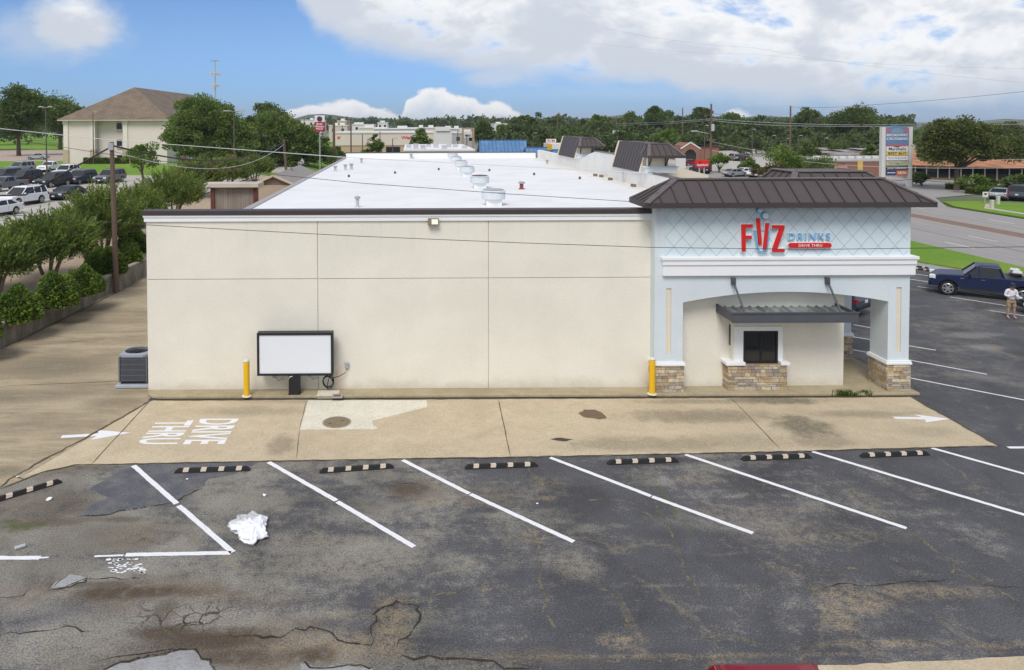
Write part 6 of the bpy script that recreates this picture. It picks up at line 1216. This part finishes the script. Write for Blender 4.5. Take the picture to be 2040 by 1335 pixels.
# lamp posts
def lamp(px, ptop, y, z0, lb, arm=.9, h_=.05):
    T = AT(px, ptop, y); t = thing('lamp_post', lb, 'lamp post', (T.x, y, z0)); k = MB(); k.tube([(T.x, y, z0), (T.x, y, T.z)], .13, 8, .08); k.build('post', M('lamp_bronze', (.10, .085, .075), .6, .1), t)
    for s in ((-1, 1) if arm < 0 else (1,)): k = MB(); a = abs(arm); k.bar((T.x, y, T.z-.1), (T.x+s*a*.5, y, T.z), .07, .07); k.obox((T.x+s*a*.75, y, T.z+.02), a*.7, .35, .16); k.build('lamp_head', M('lamp_grey', (.38, .38, .37), .6), t)
lamp(91, 213, 121, 1.5, 'thin dark lamp post among the parked cars before the oak', -1.); lamp(185, 223, 150, 1.5, 'dark lamp post standing in front of the hotel recess', .9); lamp(466, 221, 112, 1.4, 'lamp post with angled head in front of the huge oak', -1.4)
for px, pt, y, lb in ((1499, 258, 200, 'lamp post left of the bare pole in the tree shade'), (1538, 270, 190, 'car park lamp post beside the bare pole'), (1567, 276, 180, 'lamp post just before the bare pole'), (1591, 270, 185, 'lamp post just past the bare pole'), (1404, 250, 170, 'slim pale mast beside the thick utility pole'), (820, 272, 150, 'lamp post in front of the drugstore windows'), (782, 276, 150, 'second lamp post in front of the drugstore windows'), (912, 262, 140, 'thin mast left of the tan portal sign'), (930, 270, 150, 'lamp post in front of the tan portal sign'), (1062, 265, 180, 'lamp post above the small blue roof'), (1474, 277, 210, 'lamp post over the dark cars in the restaurant lot'), (1642, 275, 170, 'lamp post in front of the grey house roofs')):
    lamp(px, pt, y, 0, lb, .8)
# low sheds by the alley
k = MB(); A = AT(415, 373, 70); B = AT(514, 373, 70); t = thing('board_shed', 'weathered board enclosure with red-brown posts and pale flat top by the alley', 'shed', ((A.x+B.x)/2, 70, 0))
zt_ = A.z; k.box(A.x+.3, B.x-.35, 70.2, 70.35, .9, zt_-.05); k.build('board_panel', tilemat('grey_boards', (.24, .20, .17), (.30, .26, .225), 14, .12), t)
k = MB(); k.box(A.x+.2, A.x+.55, 70, 70.4, 0, zt_); k.box(B.x-.45, B.x-.1, 70, 70.4, 0, zt_); k.box(A.x+.55, B.x-.45, 70.05, 70.35, 1.05, 1.25); k.build('post', M('red_brown_paint', (.13, .045, .035), .8, .15), t)
k = MB(); k.box(A.x-.5, B.x+.1, 69.6, 72.2, zt_, zt_+.34); k.build('top_slab', wallmat('shed_top', (.52, .47, .40)), t); k = MB(); k.box(A.x-2.5, B.x+.4, 69.0, 69.3, 0, .95); k.build('base_wall', TANW, t); k = MB(); k.box(A.x+.3, B.x-.3, 71.6, 71.8, 0, zt_-.05); k.build('back_panel', CRM, t)
AP = AT(544, 349, 82); t = thing('pitched_shed', 'low shed with tan boards and long grey pitched roof along the alley', 'shed', (AP.x, 82, 0)); hw_ = 2.3; ez = AP.z-1.0
k = MB(); k.prism([(AP.x-hw_+.3, 0), (AP.x+hw_-.3, 0), (AP.x+hw_-.3, ez), (AP.x, AP.z-.12), (AP.x-hw_+.3, ez)], 82.4, 101, lambda a, b, h: (a, h, b)); k.build('wall', wallmat('shed_brown', (.20, .155, .12)), t)
k = MB()
for s in (-1, 1): k.prism([(AP.x+s*0, AP.z-.1), (AP.x+s*0, AP.z+.05), (AP.x+s*(hw_+.2), ez-.02), (AP.x+s*(hw_+.2), ez-.17)], 82, 101.5, lambda a, b, h: (a, h, b))
k.build('roof', M('shed_shingle', (.30, .275, .25), .9, .15, 2, fine=.15), t)
k = MB()
for s in (-1, 1): k.bar((AP.x, 81.96, AP.z-.05), (AP.x+s*(hw_+.2), 81.96, ez-.12), .06, .26)
k.build('gable_trim', wallmat('shed_trim', (.55, .44, .33)), t); k = MB(); k.box(AP.x-hw_+.4, AP.x+hw_-.4, 82.3, 82.4, .02, ez-.15); k.build('gable_board', wallmat('shed_board', (.42, .34, .25)), t)
# fence panel at the far end of the alley
A = AT(672, 328, 101); t = thing('chain_fence', 'grey mesh fence panel at the rear corner of the white roof', 'fence', (A.x, 101, 0)); k = MB()
for i in range(9): k.box(A.x+i*.13, A.x+i*.13+.03, 101.3, 101.33, .0, A.z+1.2)
k.build('picket', GREY, t)
# drugstore
dx0, dx1 = AT(664, 268, 200).x, AT(866, 268, 200).x; dz = AT(664, 266, 200).z; t = thing('drugstore_building', 'tan and cream flat-roofed drugstore with red lettering behind the roof', 'building', ((dx0+dx1)/2, 200, 0))
k = MB(); k.box(dx0, dx1, 200, 232, 0, 3.6); k.build('lower_wall', TANW, t); k = MB(); k.box(dx0-.1, dx1+.1, 199.8, 232.1, 3.6, dz); k.build('upper_wall', CRM, t); k = MB(); k.box(dx0-.2, dx1+.2, 199.6, 232.3, dz, dz+.35); k.build('coping', PALE, t)
cx0, cx1 = AT(864, 262, 197).x, AT(900, 262, 197).x; cz = AT(880, 261, 197).z; k = MB(); k.box(cx0, cx1, 197, 205, 3.4, cz); k.build('corner_tower', wallmat('tower_pale', (.62, .62, .60)), t); k = MB(); k.box(cx0+.6, cx1-.6, 196.6, 204, cz, cz+1.1); k.build('tower_cap', PALE, t)
k = MB()
for x in (cx0+.3, cx0+1.9, cx1-.9): k.box(x, x+.55, 197.2, 197.8, 0, 3.4)
k.build('entry_column', TANW, t); k = MB(); k.box(cx0+.2, cx1-.2, 200.1, 200.3, 0, 3.3); k.build('entry_glass', GLASS, t)
a, b = AT(769, 293, 199.8), AT(797, 293, 199.8)
for x0, x1 in ((a.x, b.x), (AT(812, 293, 199.8).x, AT(832, 293, 199.8).x)): k = MB(); k.box(x0, x1, 199.9, 199.99, 1.0, 3.2); k.build('window', GLASS, t)
k = MB(); put_text(k, 'Walgreens', face_front(AT(823, 275, 199).x, 199.75, AT(823, 275, 199).z), 6.6, 1.05, .08, .18, 1., .02); k.build('lettering', RED, t, fixn=False)
k = MB(); c = AT(674, 275, 199); put_text(k, 'W', face_front(c.x, 199.75, c.z), .9, .9, .08, .18, 1., .03); k.build('lettering', RED, t, fixn=False)
# hotel pylon sign
A = AT(637, 252, 132); t = thing('hotel_sign', 'red and white pole sign with round emblem reading Best Western PLUS', 'sign', (A.x, 132, 0)); hw_ = 10.5*132/CF
za, zb_, zc = AT(637, 262, 132).z, AT(637, 243, 132).z, AT(637, 231, 132).z; k = MB(); k.box(A.x-hw_, A.x+hw_, 131.8, 132.2, za, zb_); k.build('board', M('crimson', (.36, .02, .035), .5, .06), t); k = MB(); k.box(A.x-hw_*.95, A.x+hw_*.95, 131.85, 132.15, zb_, zc+.1); k.build('top_board', M('sign_pale', (.66, .68, .72), .6, .05), t)
k = MB(); k.tube([(A.x, 131.75, (zb_+zc)/2), (A.x, 131.84, (zb_+zc)/2)], .46, 24); k.build('emblem', M('crimson_dark', (.10, .02, .045), .5), t)
for s_, f, dz_ in (('Best', .55, .5), ('Western', .85, .06), ('PLUS', .62, -.36)): k = MB(); put_text(k, s_, face_front(A.x, 131.77, (za+zb_)/2+dz_), hw_*2*f, .34, .03, 0, 1., .015); k.build('lettering', SWH, t, fixn=False)
k = MB(); k.cyl(A.x, 132, 0, za, .11, 10); k.build('pole', GREY, t)
# town blocks beyond
blk = [(600, 640, 240, 420, PALE, 'pale warehouse block at the far end behind the red hotel sign'), (655, 692, 251, 330, ROSE, 'rose flat block just behind the drugstore pole'), (672, 690, 242, 360, TANW, 'tan block rising behind the crossarm pole'), (690, 745, 249, 400, PALE, 'long pale block behind the drugstore'), (715, 770, 256, 300, CRM, 'cream flat block behind the drugstore parapet'), (745, 830, 258, 290, GRYW, 'long grey flat roofed block behind the drugstore'), (800, 880, 256, 320, CRM, 'cream block behind the conical tree'), (752, 772, 245, 450, PALE, 'small tower block with white top far beyond the drugstore'), (880, 922, 258, 300, ROSE, 'rose block between the drugstore and the tan portal'), (985, 1010, 247, 500, PALE, 'white apartment block peeking between dark trees'), (1000, 1030, 258, 520, CRM, 'cream low block beside the white apartments'), (900, 950, 266, 260, GRYW, 'grey low block behind the tan portal')]
for i, (x0, x1, py, y, mt, lb) in enumerate(blk):
    X0, X1, _, _, _, z = px_box(x0, x1, py, y, 0); t = thing('town_block', lb, 'building', ((X0+X1)/2, y, 0), 'town blocks beyond the roof'); k = MB(); k.box(X0, X1, y, y+25, 0, z); k.build('wall', mt, t); k = MB(); k.box(X0-.2, X1+.2, y-.2, y+25.2, z, z+.4); k.build('coping', PALE, t)
    k = MB(); n = max(2, int((X1-X0)/3.2))
    for j in range(n): xx = X0+(j+.5)*(X1-X0)/n; k.box(xx-.6, xx+.6, y-.06, y, z-2.6, z-1.2)
    w_ = k.build('window_band', GLASS, t); r = random.Random(i)
    for j in range(3): k = MB(); xx = r.uniform(X0+2, X1-2); k.box(xx-.9, xx+.9, y+6+j*.01, y+8, z+.4, z+1.4+j*.01); k.build('rooftop_unit', PALE, t)
# flat white neighbour roof just past the rear parapet, with cars' tops hidden
t = thing('white_annex', 'low white flat roof with small units beyond the rear parapet', 'building', (0, 118, 0)); k = MB(); k.box(-1.2, 9.5, 112, 140, 0, 5.35); k.build('wall', CRM, t); k = MB(); k.box(-1.3, 9.6, 111.9, 140.1, 5.35, 5.6); k.build('roof', ROOFM, t)
r = random.Random(9)
for i in range(9): k = MB(); x = -.5+i*1.1; y = r.uniform(113, 125); k.box(x-.4, x+.4, y-.4, y+.4, 5.6, 5.6+r.uniform(.4, .9)); k.build('rooftop_unit', GALVM, t)
# tan portal sign, blue roofs
A = AT(920, 258, 215); B = AT(945, 258, 215); t = thing('portal_sign', 'tan square portal frame with a dark and white board inside', 'sign', (A.x, 215, 0)); k = MB(); k.box(A.x, A.x+.6, 215, 215.6, 0, A.z); k.box(B.x-.6, B.x, 215, 215.6, 0, A.z); k.box(A.x, B.x, 215, 215.6, A.z, A.z+.5); k.build('frame', wallmat('portal', (.36, .28, .20)), t); k = MB(); k.box(A.x+.7, B.x-.7, 215.2, 215.4, A.z-2.4, A.z-.6); k.build('board', PALE, t); k = MB(); k.box(A.x+1, B.x-1, 215.1, 215.2, A.z-2.0, A.z-1.5); k.build('board_band', BLK, t)
def ribbed(n, c):
    m, t, b, co = custom(n); x, y, z = t.sep(co); f_ = t.m('FRACT', t.mul(x, 1.25)); c_ = t.mix(t.m('LESS_THAN', f_, .16), c, tuple(q*.55 for q in c)); c_ = t.mix(t.sstep(t.noise(co, .5, 5), .45, .65), c_, t.mix(1., c_, (1.5, 1.35, 1.2), 'MULTIPLY')); t.put(b.inputs['Base Color'], c_); b.inputs['Roughness'].default_value = .5; return m
BLR = ribbed('blue_ribbed_metal', (.085, .19, .36))
def blueroof(px0, px1, pt, pb, y, lb, wallz):
    a, b = AT(px0, pt, y+3), AT(px1, pt, y+3); c = AT(px0, pb, y); d = AT(px1, pb, y); t = thing('blue_roof_building', lb, 'building', ((a.x+b.x)/2, y, 0)); k = MB(); k.sheet([(c.x, y, c.z), (d.x, y, c.z), (b.x, y+3, a.z), (a.x, y+3, a.z)]); k.sheet([(a.x, y+3.0, a.z), (b.x, y+3.0, a.z), (d.x, y+6, c.z), (c.x, y+6, c.z)])
    k.build('roof', BLR, t); k = MB(); k.box(c.x+.3, d.x-.3, y+.3, y+5.7, 0, c.z-.02); k.build('wall', PALE, t); k = MB(); k.bar((a.x-.1, y+3, a.z), (b.x+.1, y+3, a.z), .3, .2); k.build('ridge_cap', M('ridge_blue', (.05, .12, .26), .5), t)
blueroof(955, 1049, 279.5, 305, 150, 'building with big blue ribbed metal roof behind the white roof', 4); blueroof(1047, 1090, 294, 311, 140, 'smaller lower blue ribbed roof next to the big blue one', 4)
# shop signs near the blue roofs
a = AT(1088, 277, 175); b = AT(1108, 284, 175); t = thing('pole_sign', 'small white sign with red lettering over the little blue roof', 'sign', (a.x, 175, 0)); k = MB(); k.box(a.x, b.x, 175, 175.3, b.z, a.z); k.build('board', PALE, t); k = MB(); put_text(k, 'RIM', face_front((a.x+b.x)/2, 174.97, (a.z+b.z)/2), 1.7, .5, .02, 0, 1.2, .02); k.build('lettering', RED, t, fixn=False); k = MB(); k.cyl((a.x+b.x)/2, 175.15, 0, b.z, .12, 8); k.build('pole', GREY, t)
a = AT(1101, 287, 168); b = AT(1130, 312, 168); t = thing('blue_shop', 'small white topped blue shop with a yellow panel beside the far gable tower', 'building', (a.x, 168, 0)); k = MB(); k.box(a.x, b.x+1, 168, 178, 0, a.z-1.2); k.build('wall', M('bright_blue', (.10, .30, .58), .7, .08), t); k = MB(); k.box(a.x-.3, b.x+1.2, 167.8, 178, a.z-1.2, a.z); k.build('fascia', PALE, t); c = AT(1094, 293, 165); k = MB(); k.box(c.x-.65, c.x+.65, 165, 165.2, c.z-.65, c.z+.6); k.build('yellow_panel', M('yellow_panel', (.62, .36, .02), .6, .1), t); k = MB(); k.box(c.x-.08, c.x+.08, 165.05, 165.18, 0, c.z-.65); k.build('panel_post', GREY, t)
a = AT(1221, 260, 205); b = AT(1240, 270, 205); t = thing('strip_sign', 'white multi panel pole sign before the dark tree line', 'sign', (a.x, 205, 0)); k = MB(); k.box(a.x, b.x, 205, 205.3, b.z, a.z); k.build('board', PALE, t); k = MB()
for i in range(6): x = a.x+.25+i*(b.x-a.x-.3)/6; k.box(x, x+.22, 204.95, 205, b.z+.2, (a.z+b.z)/2-.1); k.box(x, x+.2, 204.95, 205, (a.z+b.z)/2+.1, a.z-.2)
k.build('panel_lines', GREY, t); k = MB(); k.cyl((a.x+b.x)/2, 205.15, 0, b.z, .15, 8); k.build('pole', GREY, t)
a = AT(1152, 281, 100); b = AT(1187, 292, 100); t = thing('roof_sign', 'dark sign with pale shapes above the far gable tower', 'sign', (a.x, 100, 0)); k = MB(); k.box(a.x, b.x, 103, 103.2, b.z-.6, a.z); k.build('board', M('sign_dark', (.06, .065, .07), .6), t); k = MB(); k.box(a.x+.3, b.x-.2, 103.4, 104, 0, b.z-.6); k.build('support', GREY, t); k = MB(); r = random.Random(2)
for i in range(5): x = a.x+.5+i*.42; k.prism([(x, b.z+.05), (x+.3, b.z+.15), (x+.42, b.z+.42), (x+.1, b.z+.35)], 102.93, 102.99, lambda p, q_, h: (p, h, q_))
k.build('pale_shapes', PALE, t)
# traffic signals
for px, lb in ((1201, 'amber traffic signal head hanging over the far crossing'), (1218, 'second amber traffic signal head hanging over the far crossing')):
    a = AT(px, 285, 210); t = thing('traffic_signal', lb, 'traffic light', (a.x, 210, a.z)); k = MB(); k.box(a.x-.45, a.x+.45, 210, 210.3, a.z-.35, a.z+.3); k.build('housing', M('signal_amber', (.55, .26, .02), .6), t); k = MB(); k.bar((a.x, 210.1, a.z+.3), (a.x, 210.1, a.z+1.2), .06, .06); k.build('hanger', BLK, t)
# restaurant with gable, red sign
a = AT(1362, 290, 185); b = AT(1436, 290, 185); t = thing('brick_restaurant', 'brick restaurant with white trimmed gable and grey hip roof', 'building', ((a.x+b.x)/2, 185, 0)); ga = AT(1371, 285, 184)
k = MB(); k.box(a.x, b.x, 186, 200, 0, 3.6); gx0, gx1 = AT(1358, 300, 184).x, AT(1393, 300, 184).x; gz = 3.2; ap = AT(1371, 284.5, 184); k.prism([(gx0, 0), (gx1, 0), (gx1, gz), ((gx0+gx1)/2, ap.z), (gx0, gz)], 184, 192, lambda p, q_, h: (p, h, q_)); k.build('wall', BRICK, t)
k = MB(); hip(k, a.x, b.x, 186, 200, 3.6, AT(1400, 292, 193).z, .5, 'x'); k.build('roof', GSHIN, t); k = MB(); mxg = (gx0+gx1)/2; k.bar((gx0-.3, 183.9, gz-.2), (mxg, 183.9, ap.z+.1), .12, .3); k.bar((gx1+.3, 183.9, gz-.2), (mxg, 183.9, ap.z+.1), .12, .3); k.build('gable_trim', PALE, t)
k = MB(); k.prism([(mxg-1.4, .3), (mxg+1.4, .3), (mxg+1.4, 1.8), (mxg+.8, 2.6), (mxg, 2.9), (mxg-.8, 2.6), (mxg-1.4, 1.8)], 183.9, 184, lambda p, q_, h: (p, h, q_)); k.build('arched_window', GLASS, t)
a = AT(1386, 319, 120); b = AT(1412, 333, 120); t = thing('restaurant_sign', 'bright red sign with apple mark and white lettering by the thick pole', 'sign', (a.x, 120, 0)); k = MB(); k.box(a.x, b.x, 120, 120.35, b.z, a.z); k.build('board', RED, t); k = MB(); put_text(k, "Applebee's", face_front((a.x+b.x)/2+.05, 119.97, b.z+.34), 1.85, .42, .02, 0, 1., .012); k.build('lettering', SWH, t, fixn=False)
k = MB(); k.tube([(a.x+.72, 119.97, a.z-.36), (a.x+.72, 119.93, a.z-.36)], .2, 14); k.tube([(a.x+.76, 119.95, a.z-.18), (a.x+.9, 119.95, a.z-.06)], .03, 5); k.build('apple_mark', M('apple_red', (.45, .01, .01), .5), t); k = MB(); k.cyl((a.x+b.x)/2-.4, 120.2, 0, b.z, .13, 8); k.cyl((a.x+b.x)/2+.4, 120.2, 0, b.z, .13, 8); k.build('pole', GREY, t)
a = AT(1346, 315, 75); b = AT(1366, 336, 75); t = thing('white_shop_sign', 'plain white sign board behind the near gable tower', 'sign', (a.x, 75, 0)); k = MB(); k.box(a.x, b.x, 75, 75.2, b.z, a.z); k.build('board', PALE, t); k = MB(); k.cyl((a.x+b.x)/2, 75.1, 0, b.z, .1, 8); k.build('pole', GREY, t)
# verge lawn and shrubs across the lot
struct(MB().sheet([(60.6, 131, .03), (75, 131, .03), (82, 150, .03), (62, 150, .03)]).build('restaurant_lawn', GRASS))
# brick shop row and houses
a = AT(1655, 322, 128); b = AT(1762, 322, 128); t = thing('brick_shops', 'long red brick shop row with pale roof edge behind the pylon sign', 'building', ((a.x+b.x)/2, 128, 0)); k = MB(); k.box(a.x-.5, b.x+8, 128, 138, 0, a.z); k.build('wall', BRICK, t); k = MB(); k.box(a.x-.6, b.x+8.1, 127.9, 138.1, a.z, a.z+.22); k.build('coping', GRYW, t)
k = MB(); k.box(AT(1673, 336, 127).x, AT(1690, 336, 127).x, 127.9, 128, .2, 2.3); k.build('shop_window', GLASS, t); k = MB(); c = AT(1680, 330, 126); k.prism([(128, c.z), (126.4, c.z-1.0), (126.4, c.z-1.15), (128, c.z-.2)], c.x-1.4, c.x+1.6, lambda p, q_, h: (h, p, q_)); k.build('awning', M('awning_clay', (.36, .17, .12), .8), t); c = AT(1714, 333, 127.8); k = MB(); k.box(c.x-.45, c.x+.45, 127.8, 127.99, c.z-.9, c.z+1.1); k.build('yellow_banner', M('banner_yellow', (.60, .42, .10), .7), t)
for i in range(9): k = MB(); x = a.x+.6+i*1.5; k.box(x-.5, x+.5, 133, 134, a.z+.2, a.z+.75); k.build('rooftop_unit', PALE, t)
for i, (x0, x1, pr, pe, y, lb) in enumerate(((1640, 1690, 294, 305, 150, 'grey roofed house up the slope under the dark trees'), (1670, 1745, 298, 309, 146, 'wide grey roofed house behind the brick shops'), (1720, 1775, 295, 306, 152, 'grey roofed house partly behind the pylon sign'), (1812, 1842, 288, 305, 150, 'pale house gable between pylon sign and live oak'))):
    A, B = AT(x0, pe, y), AT(x1, pe, y); rz_ = AT(x0, pr, y+6).z; t = thing('house', lb, 'house', ((A.x+B.x)/2, y, 0), 'grey roofed houses up the slope'); k = MB(); k.box(A.x, B.x, y, y+12, 0, A.z); k.build('wall', wallmat('house', (.42, .34, .28)), t); k = MB(); hip(k, A.x, B.x, y, y+12, A.z+.05, rz_, .5, 'x'); k.build('roof', GSHIN, t); k = MB(); k.box(A.x+1, A.x+2.2, y-.05, y, A.z-1.6, A.z-.5); k.box(B.x-2.6, B.x-1.4, y-.05, y, A.z-1.6, A.z-.5); k.build('window', GLASS, t)
# orange roofed shop
t = thing('orange_roof_shop', 'single storey shop with orange tiled roof and white mullioned windows', 'building', (95, 118, 0)); u0 = Vector((84, 122, 0)); u1 = Vector((128, 92, 0)); dd = (u1-u0).normalized(); nn = Vector((-dd.y, dd.x, 0)); L = (u1-u0).length
def ob(k, s0, s1, d0, d1, z0, z1):
    c = u0+dd*((s0+s1)/2)+nn*((d0+d1)/2); k.obox((c.x, c.y, (z0+z1)/2), s1-s0, d1-d0, z1-z0, math.atan2(dd.y, dd.x))
k = MB(); ob(k, 0, L, 1.5, 16, 0, 2.7); k.build('wall', wallmat('ochre', (.40, .27, .14)), t); k = MB(); ob(k, -1.5, 9, 5, 18, 0, 5.0); k.build('wall', wallmat('ochre_light', (.50, .36, .19)), t); k = MB(); ob(k, -1.7, 14, 4.9, 18.2, 5.0, 5.3); k.build('coping', PALE, t)
k = MB(); a0 = u0+dd*-1-nn*.6; a1 = u1-nn*.6; b0 = u0+dd*-1+nn*4.2; b1 = u1+nn*4.2; k.sheet([(a0.x, a0.y, 2.35), (a1.x, a1.y, 2.35), (b1.x, b1.y, 4.3), (b0.x, b0.y, 4.3)]); k.sheet([(a0.x, a0.y, 2.2), (b0.x, b0.y, 4.15), (b1.x, b1.y, 4.15), (a1.x, a1.y, 2.2)]); k.build('roof', OTILE, t, fixn=False)
k = MB(); ob(k, 0, L, 1.40, 1.50, .35, 2.25); k.build('shop_glass', GLASS, t); k = MB(); s = 0
while s < L: ob(k, s, s+.16, 1.25, 1.45, .2, 2.3); s += 1.55
k.build('mullion', PALE, t)
# pylon sign
A = AT(1755, 252, 108); B = AT(1816, 252, 108); yb = 108; t = thing('pylon_sign', 'tall white legged pylon sign listing mall shops beside the road', 'sign', ((A.x+B.x)/2, yb, 0)); lw = .52; zt_ = AT(1786, 253, yb).z
k = MB(); k.box(A.x, A.x+lw, yb-.3, yb+.3, 0, zt_); k.build('leg', DIRTW, t); k = MB(); k.box(B.x-lw, B.x, yb-.3, yb+.3, 0, zt_); k.build('leg', DIRTW, t)
x0, x1 = A.x+lw, B.x-lw; zz = lambda py: AT(1786, py, yb).z
k = MB(); n = 14; k.prism([(x0, zz(288)), (x1, zz(288))]+[(x1-(x1-x0)*i/n, zz(255)+.36*math.sin(math.pi*i/n)) for i in range(n+1)], yb-.25, yb+.25, lambda a, b, h: (a, h, b)); k.build('header', M('header_blue', (.14, .22, .38), .6, .1), t)
k = MB(); xm = (x0+x1)/2; k.prism([(xm+.95*math.cos(a), zz(265)+.74*math.sin(a)) for a in [rad(15*i) for i in range(13)]], yb-.27, yb-.25, lambda a, b, h: (a, h, b)); k.build('header_dome', M('dome_grey', (.20, .30, .38), .6), t)
k = MB(); k.prism([(x0, zz(288)), (x1, zz(288)), (xm, zz(294))], yb-.24, yb+.2, lambda a, b, h: (a, h, b)); k.prism([(x0+.05, zz(256)), (x0+.05, zz(266)), (xm-.75, zz(260))], yb-.27, yb-.25, lambda a, b, h: (a, h, b)); k.prism([(x1-.05, zz(256)), (x1-.05, zz(266)), (xm+.75, zz(260))], yb-.27, yb-.25, lambda a, b, h: (a, h, b)); k.build('header_trim', M('trim_rose', (.50, .14, .14), .6), t)
for s_, py in (('BROADWAY', 269), ('CROSSING', 276.5)): k = MB(); put_text(k, s_, face_front(xm, yb-.29, zz(py)), (x1-x0)*.90, .38, .03, .2, 1.05, .008); k.build('lettering', SWH, t, fixn=False)
k = MB(); k.box(x0, x1, yb-.12, yb+.12, zz(352), zz(290)); k.build('backing', M('backing_mauve', (.46, .36, .40), .7), t)
rows = [('Marshalls', 296.5, 9.5, (.66, .68, .72), (.02, .03, .09), .8), ('BEST BUY', 305.5, 8.5, (.66, .50, .13), (.02, .02, .02), .85), ('Party Emporium', 315, 8.5, (.72, .72, .75), (.35, .37, .42), .85), ('PETSMART', 325.5, 8.5, (.52, .46, .26), (.20, .36, .42), .8), ('SHOE CARNIVAL', 334.5, 8, (.025, .025, .025), (.70, .71, .72), .92)]
for s_, py, hp, bc, tc, f in rows:
    h_ = hp*yb/CF; k = MB(); k.box(x0+.22, x1-.1, yb-.24, yb-.12, zz(py)-h_/2, zz(py)+h_/2); o = k.build('panel', M('panel_'+s_.split()[0].lower(), bc, .6, .04), t); k = MB(); put_text(k, s_, face_front((x0+.22+x1-.1)/2, yb-.255, zz(py)), (x1-x0-.32)*f, h_*.60, .02, 0, 1.05, .008); k.build('lettering', M('ink_'+s_.split()[0].lower(), tc, .6, .03), o, fixn=False)
h_ = 8*yb/CF; xm2 = x0+.22+(x1-.1-x0-.22)*.48
for xa, xb, s_, bc in ((x0+.22, xm2-.04, 'ROOMS', (.03, .05, .16)), (xm2+.04, x1-.1, 'ULTA', (.62, .20, .07))): k = MB(); k.box(xa, xb, yb-.24, yb-.12, zz(344)-h_/2, zz(344)+h_/2); o = k.build('panel', M('panel_'+s_.lower(), bc, .6, .04), t); k = MB(); (put_text(k, s_, face_front((xa+xb)/2, yb-.255, zz(344)), (xb-xa)*.72, h_*.5, .02, 0, 1., .02) if s_ == 'ULTA' else k.box(xa+.15, xb-.15, yb-.26, yb-.24, zz(344)-.05, zz(344)+.05)); k.build('lettering', SWH, o, fixn=False)
# small things on the far verge
q = G(1962, 407); t = thing('road_sign', 'white road sign with black arrow mark on the far verge', 'road sign', (q.x, q.y, 0)); z = AT(1962, 387, q.y).z; k = MB(); k.cyl(q.x, q.y, 0, z, .04, 8); k.build('post', GREY, t); k = MB(); k.box(q.x-.32, q.x+.32, q.y-.06, q.y-.04, z-.32, z+.28); k.build('panel', PALE, t); k = MB(); k.box(q.x-.18, q.x+.16, q.y-.075, q.y-.06, z-.02, z+.12); k.prism([(q.x-.05, z-.14), (q.x+.2, z+.05), (q.x-.05, z+.02)], q.y-.075, q.y-.06, lambda a, b, h: (a, h, b)); k.build('arrow', BLK, t)
for px, py, lb in ((1976, 417, 'pale utility pedestal on the far verge nearest the road'), (1988, 409, 'pale utility pedestal behind the nearer one on the far verge')):
    q = G(px, py); t = thing('utility_pedestal', lb, 'utility post', (q.x, q.y, .1)); k = MB(); k.box(q.x-.15, q.x+.15, q.y-.15, q.y+.15, .1, .95); k.build('body', M('pedestal_buff', (.52, .50, .42), .8), t, bevel=.03); k = MB(); k.box(q.x-.17, q.x+.17, q.y-.17, q.y+.17, .95, 1.02); k.build('cap', PALE, t)
for px, py, lb in ((1817, 531, 'dark rubber wheel stop at the grass edge near the portico corner'), (1851, 541, 'dark rubber wheel stop at the grass edge near the pickup nose')):
    q = G(px, py); o = copy_tree(ws0); o.location = (q.x, q.y, .01); o.rotation_euler = (0, 0, rad(-62)); o['label'] = lb; o['group'] = 'wheel stops along the verge'

# ------------------------------------------------------------------ air
hz = MB().box(-6300, 6300, -6300, 6300, -3.5, 75).build('haze', None); hm_ = bpy.data.materials.new('haze_air'); hm_.use_nodes = True; t = NT(hm_.node_tree); t.n.remove(t.n['Principled BSDF'])
pv = t.new('ShaderNodeVolumePrincipled'); pv.inputs['Color'].default_value = (.80, .88, 1, 1); pv.inputs['Density'].default_value = .00011; pv.inputs['Anisotropy'].default_value = 0; t.l.new(pv.outputs[0], t.n['Material Output'].inputs['Volume']); hz.data.materials.append(hm_); hz['kind'] = 'stuff'
SC.cycles.volume_bounces = 0
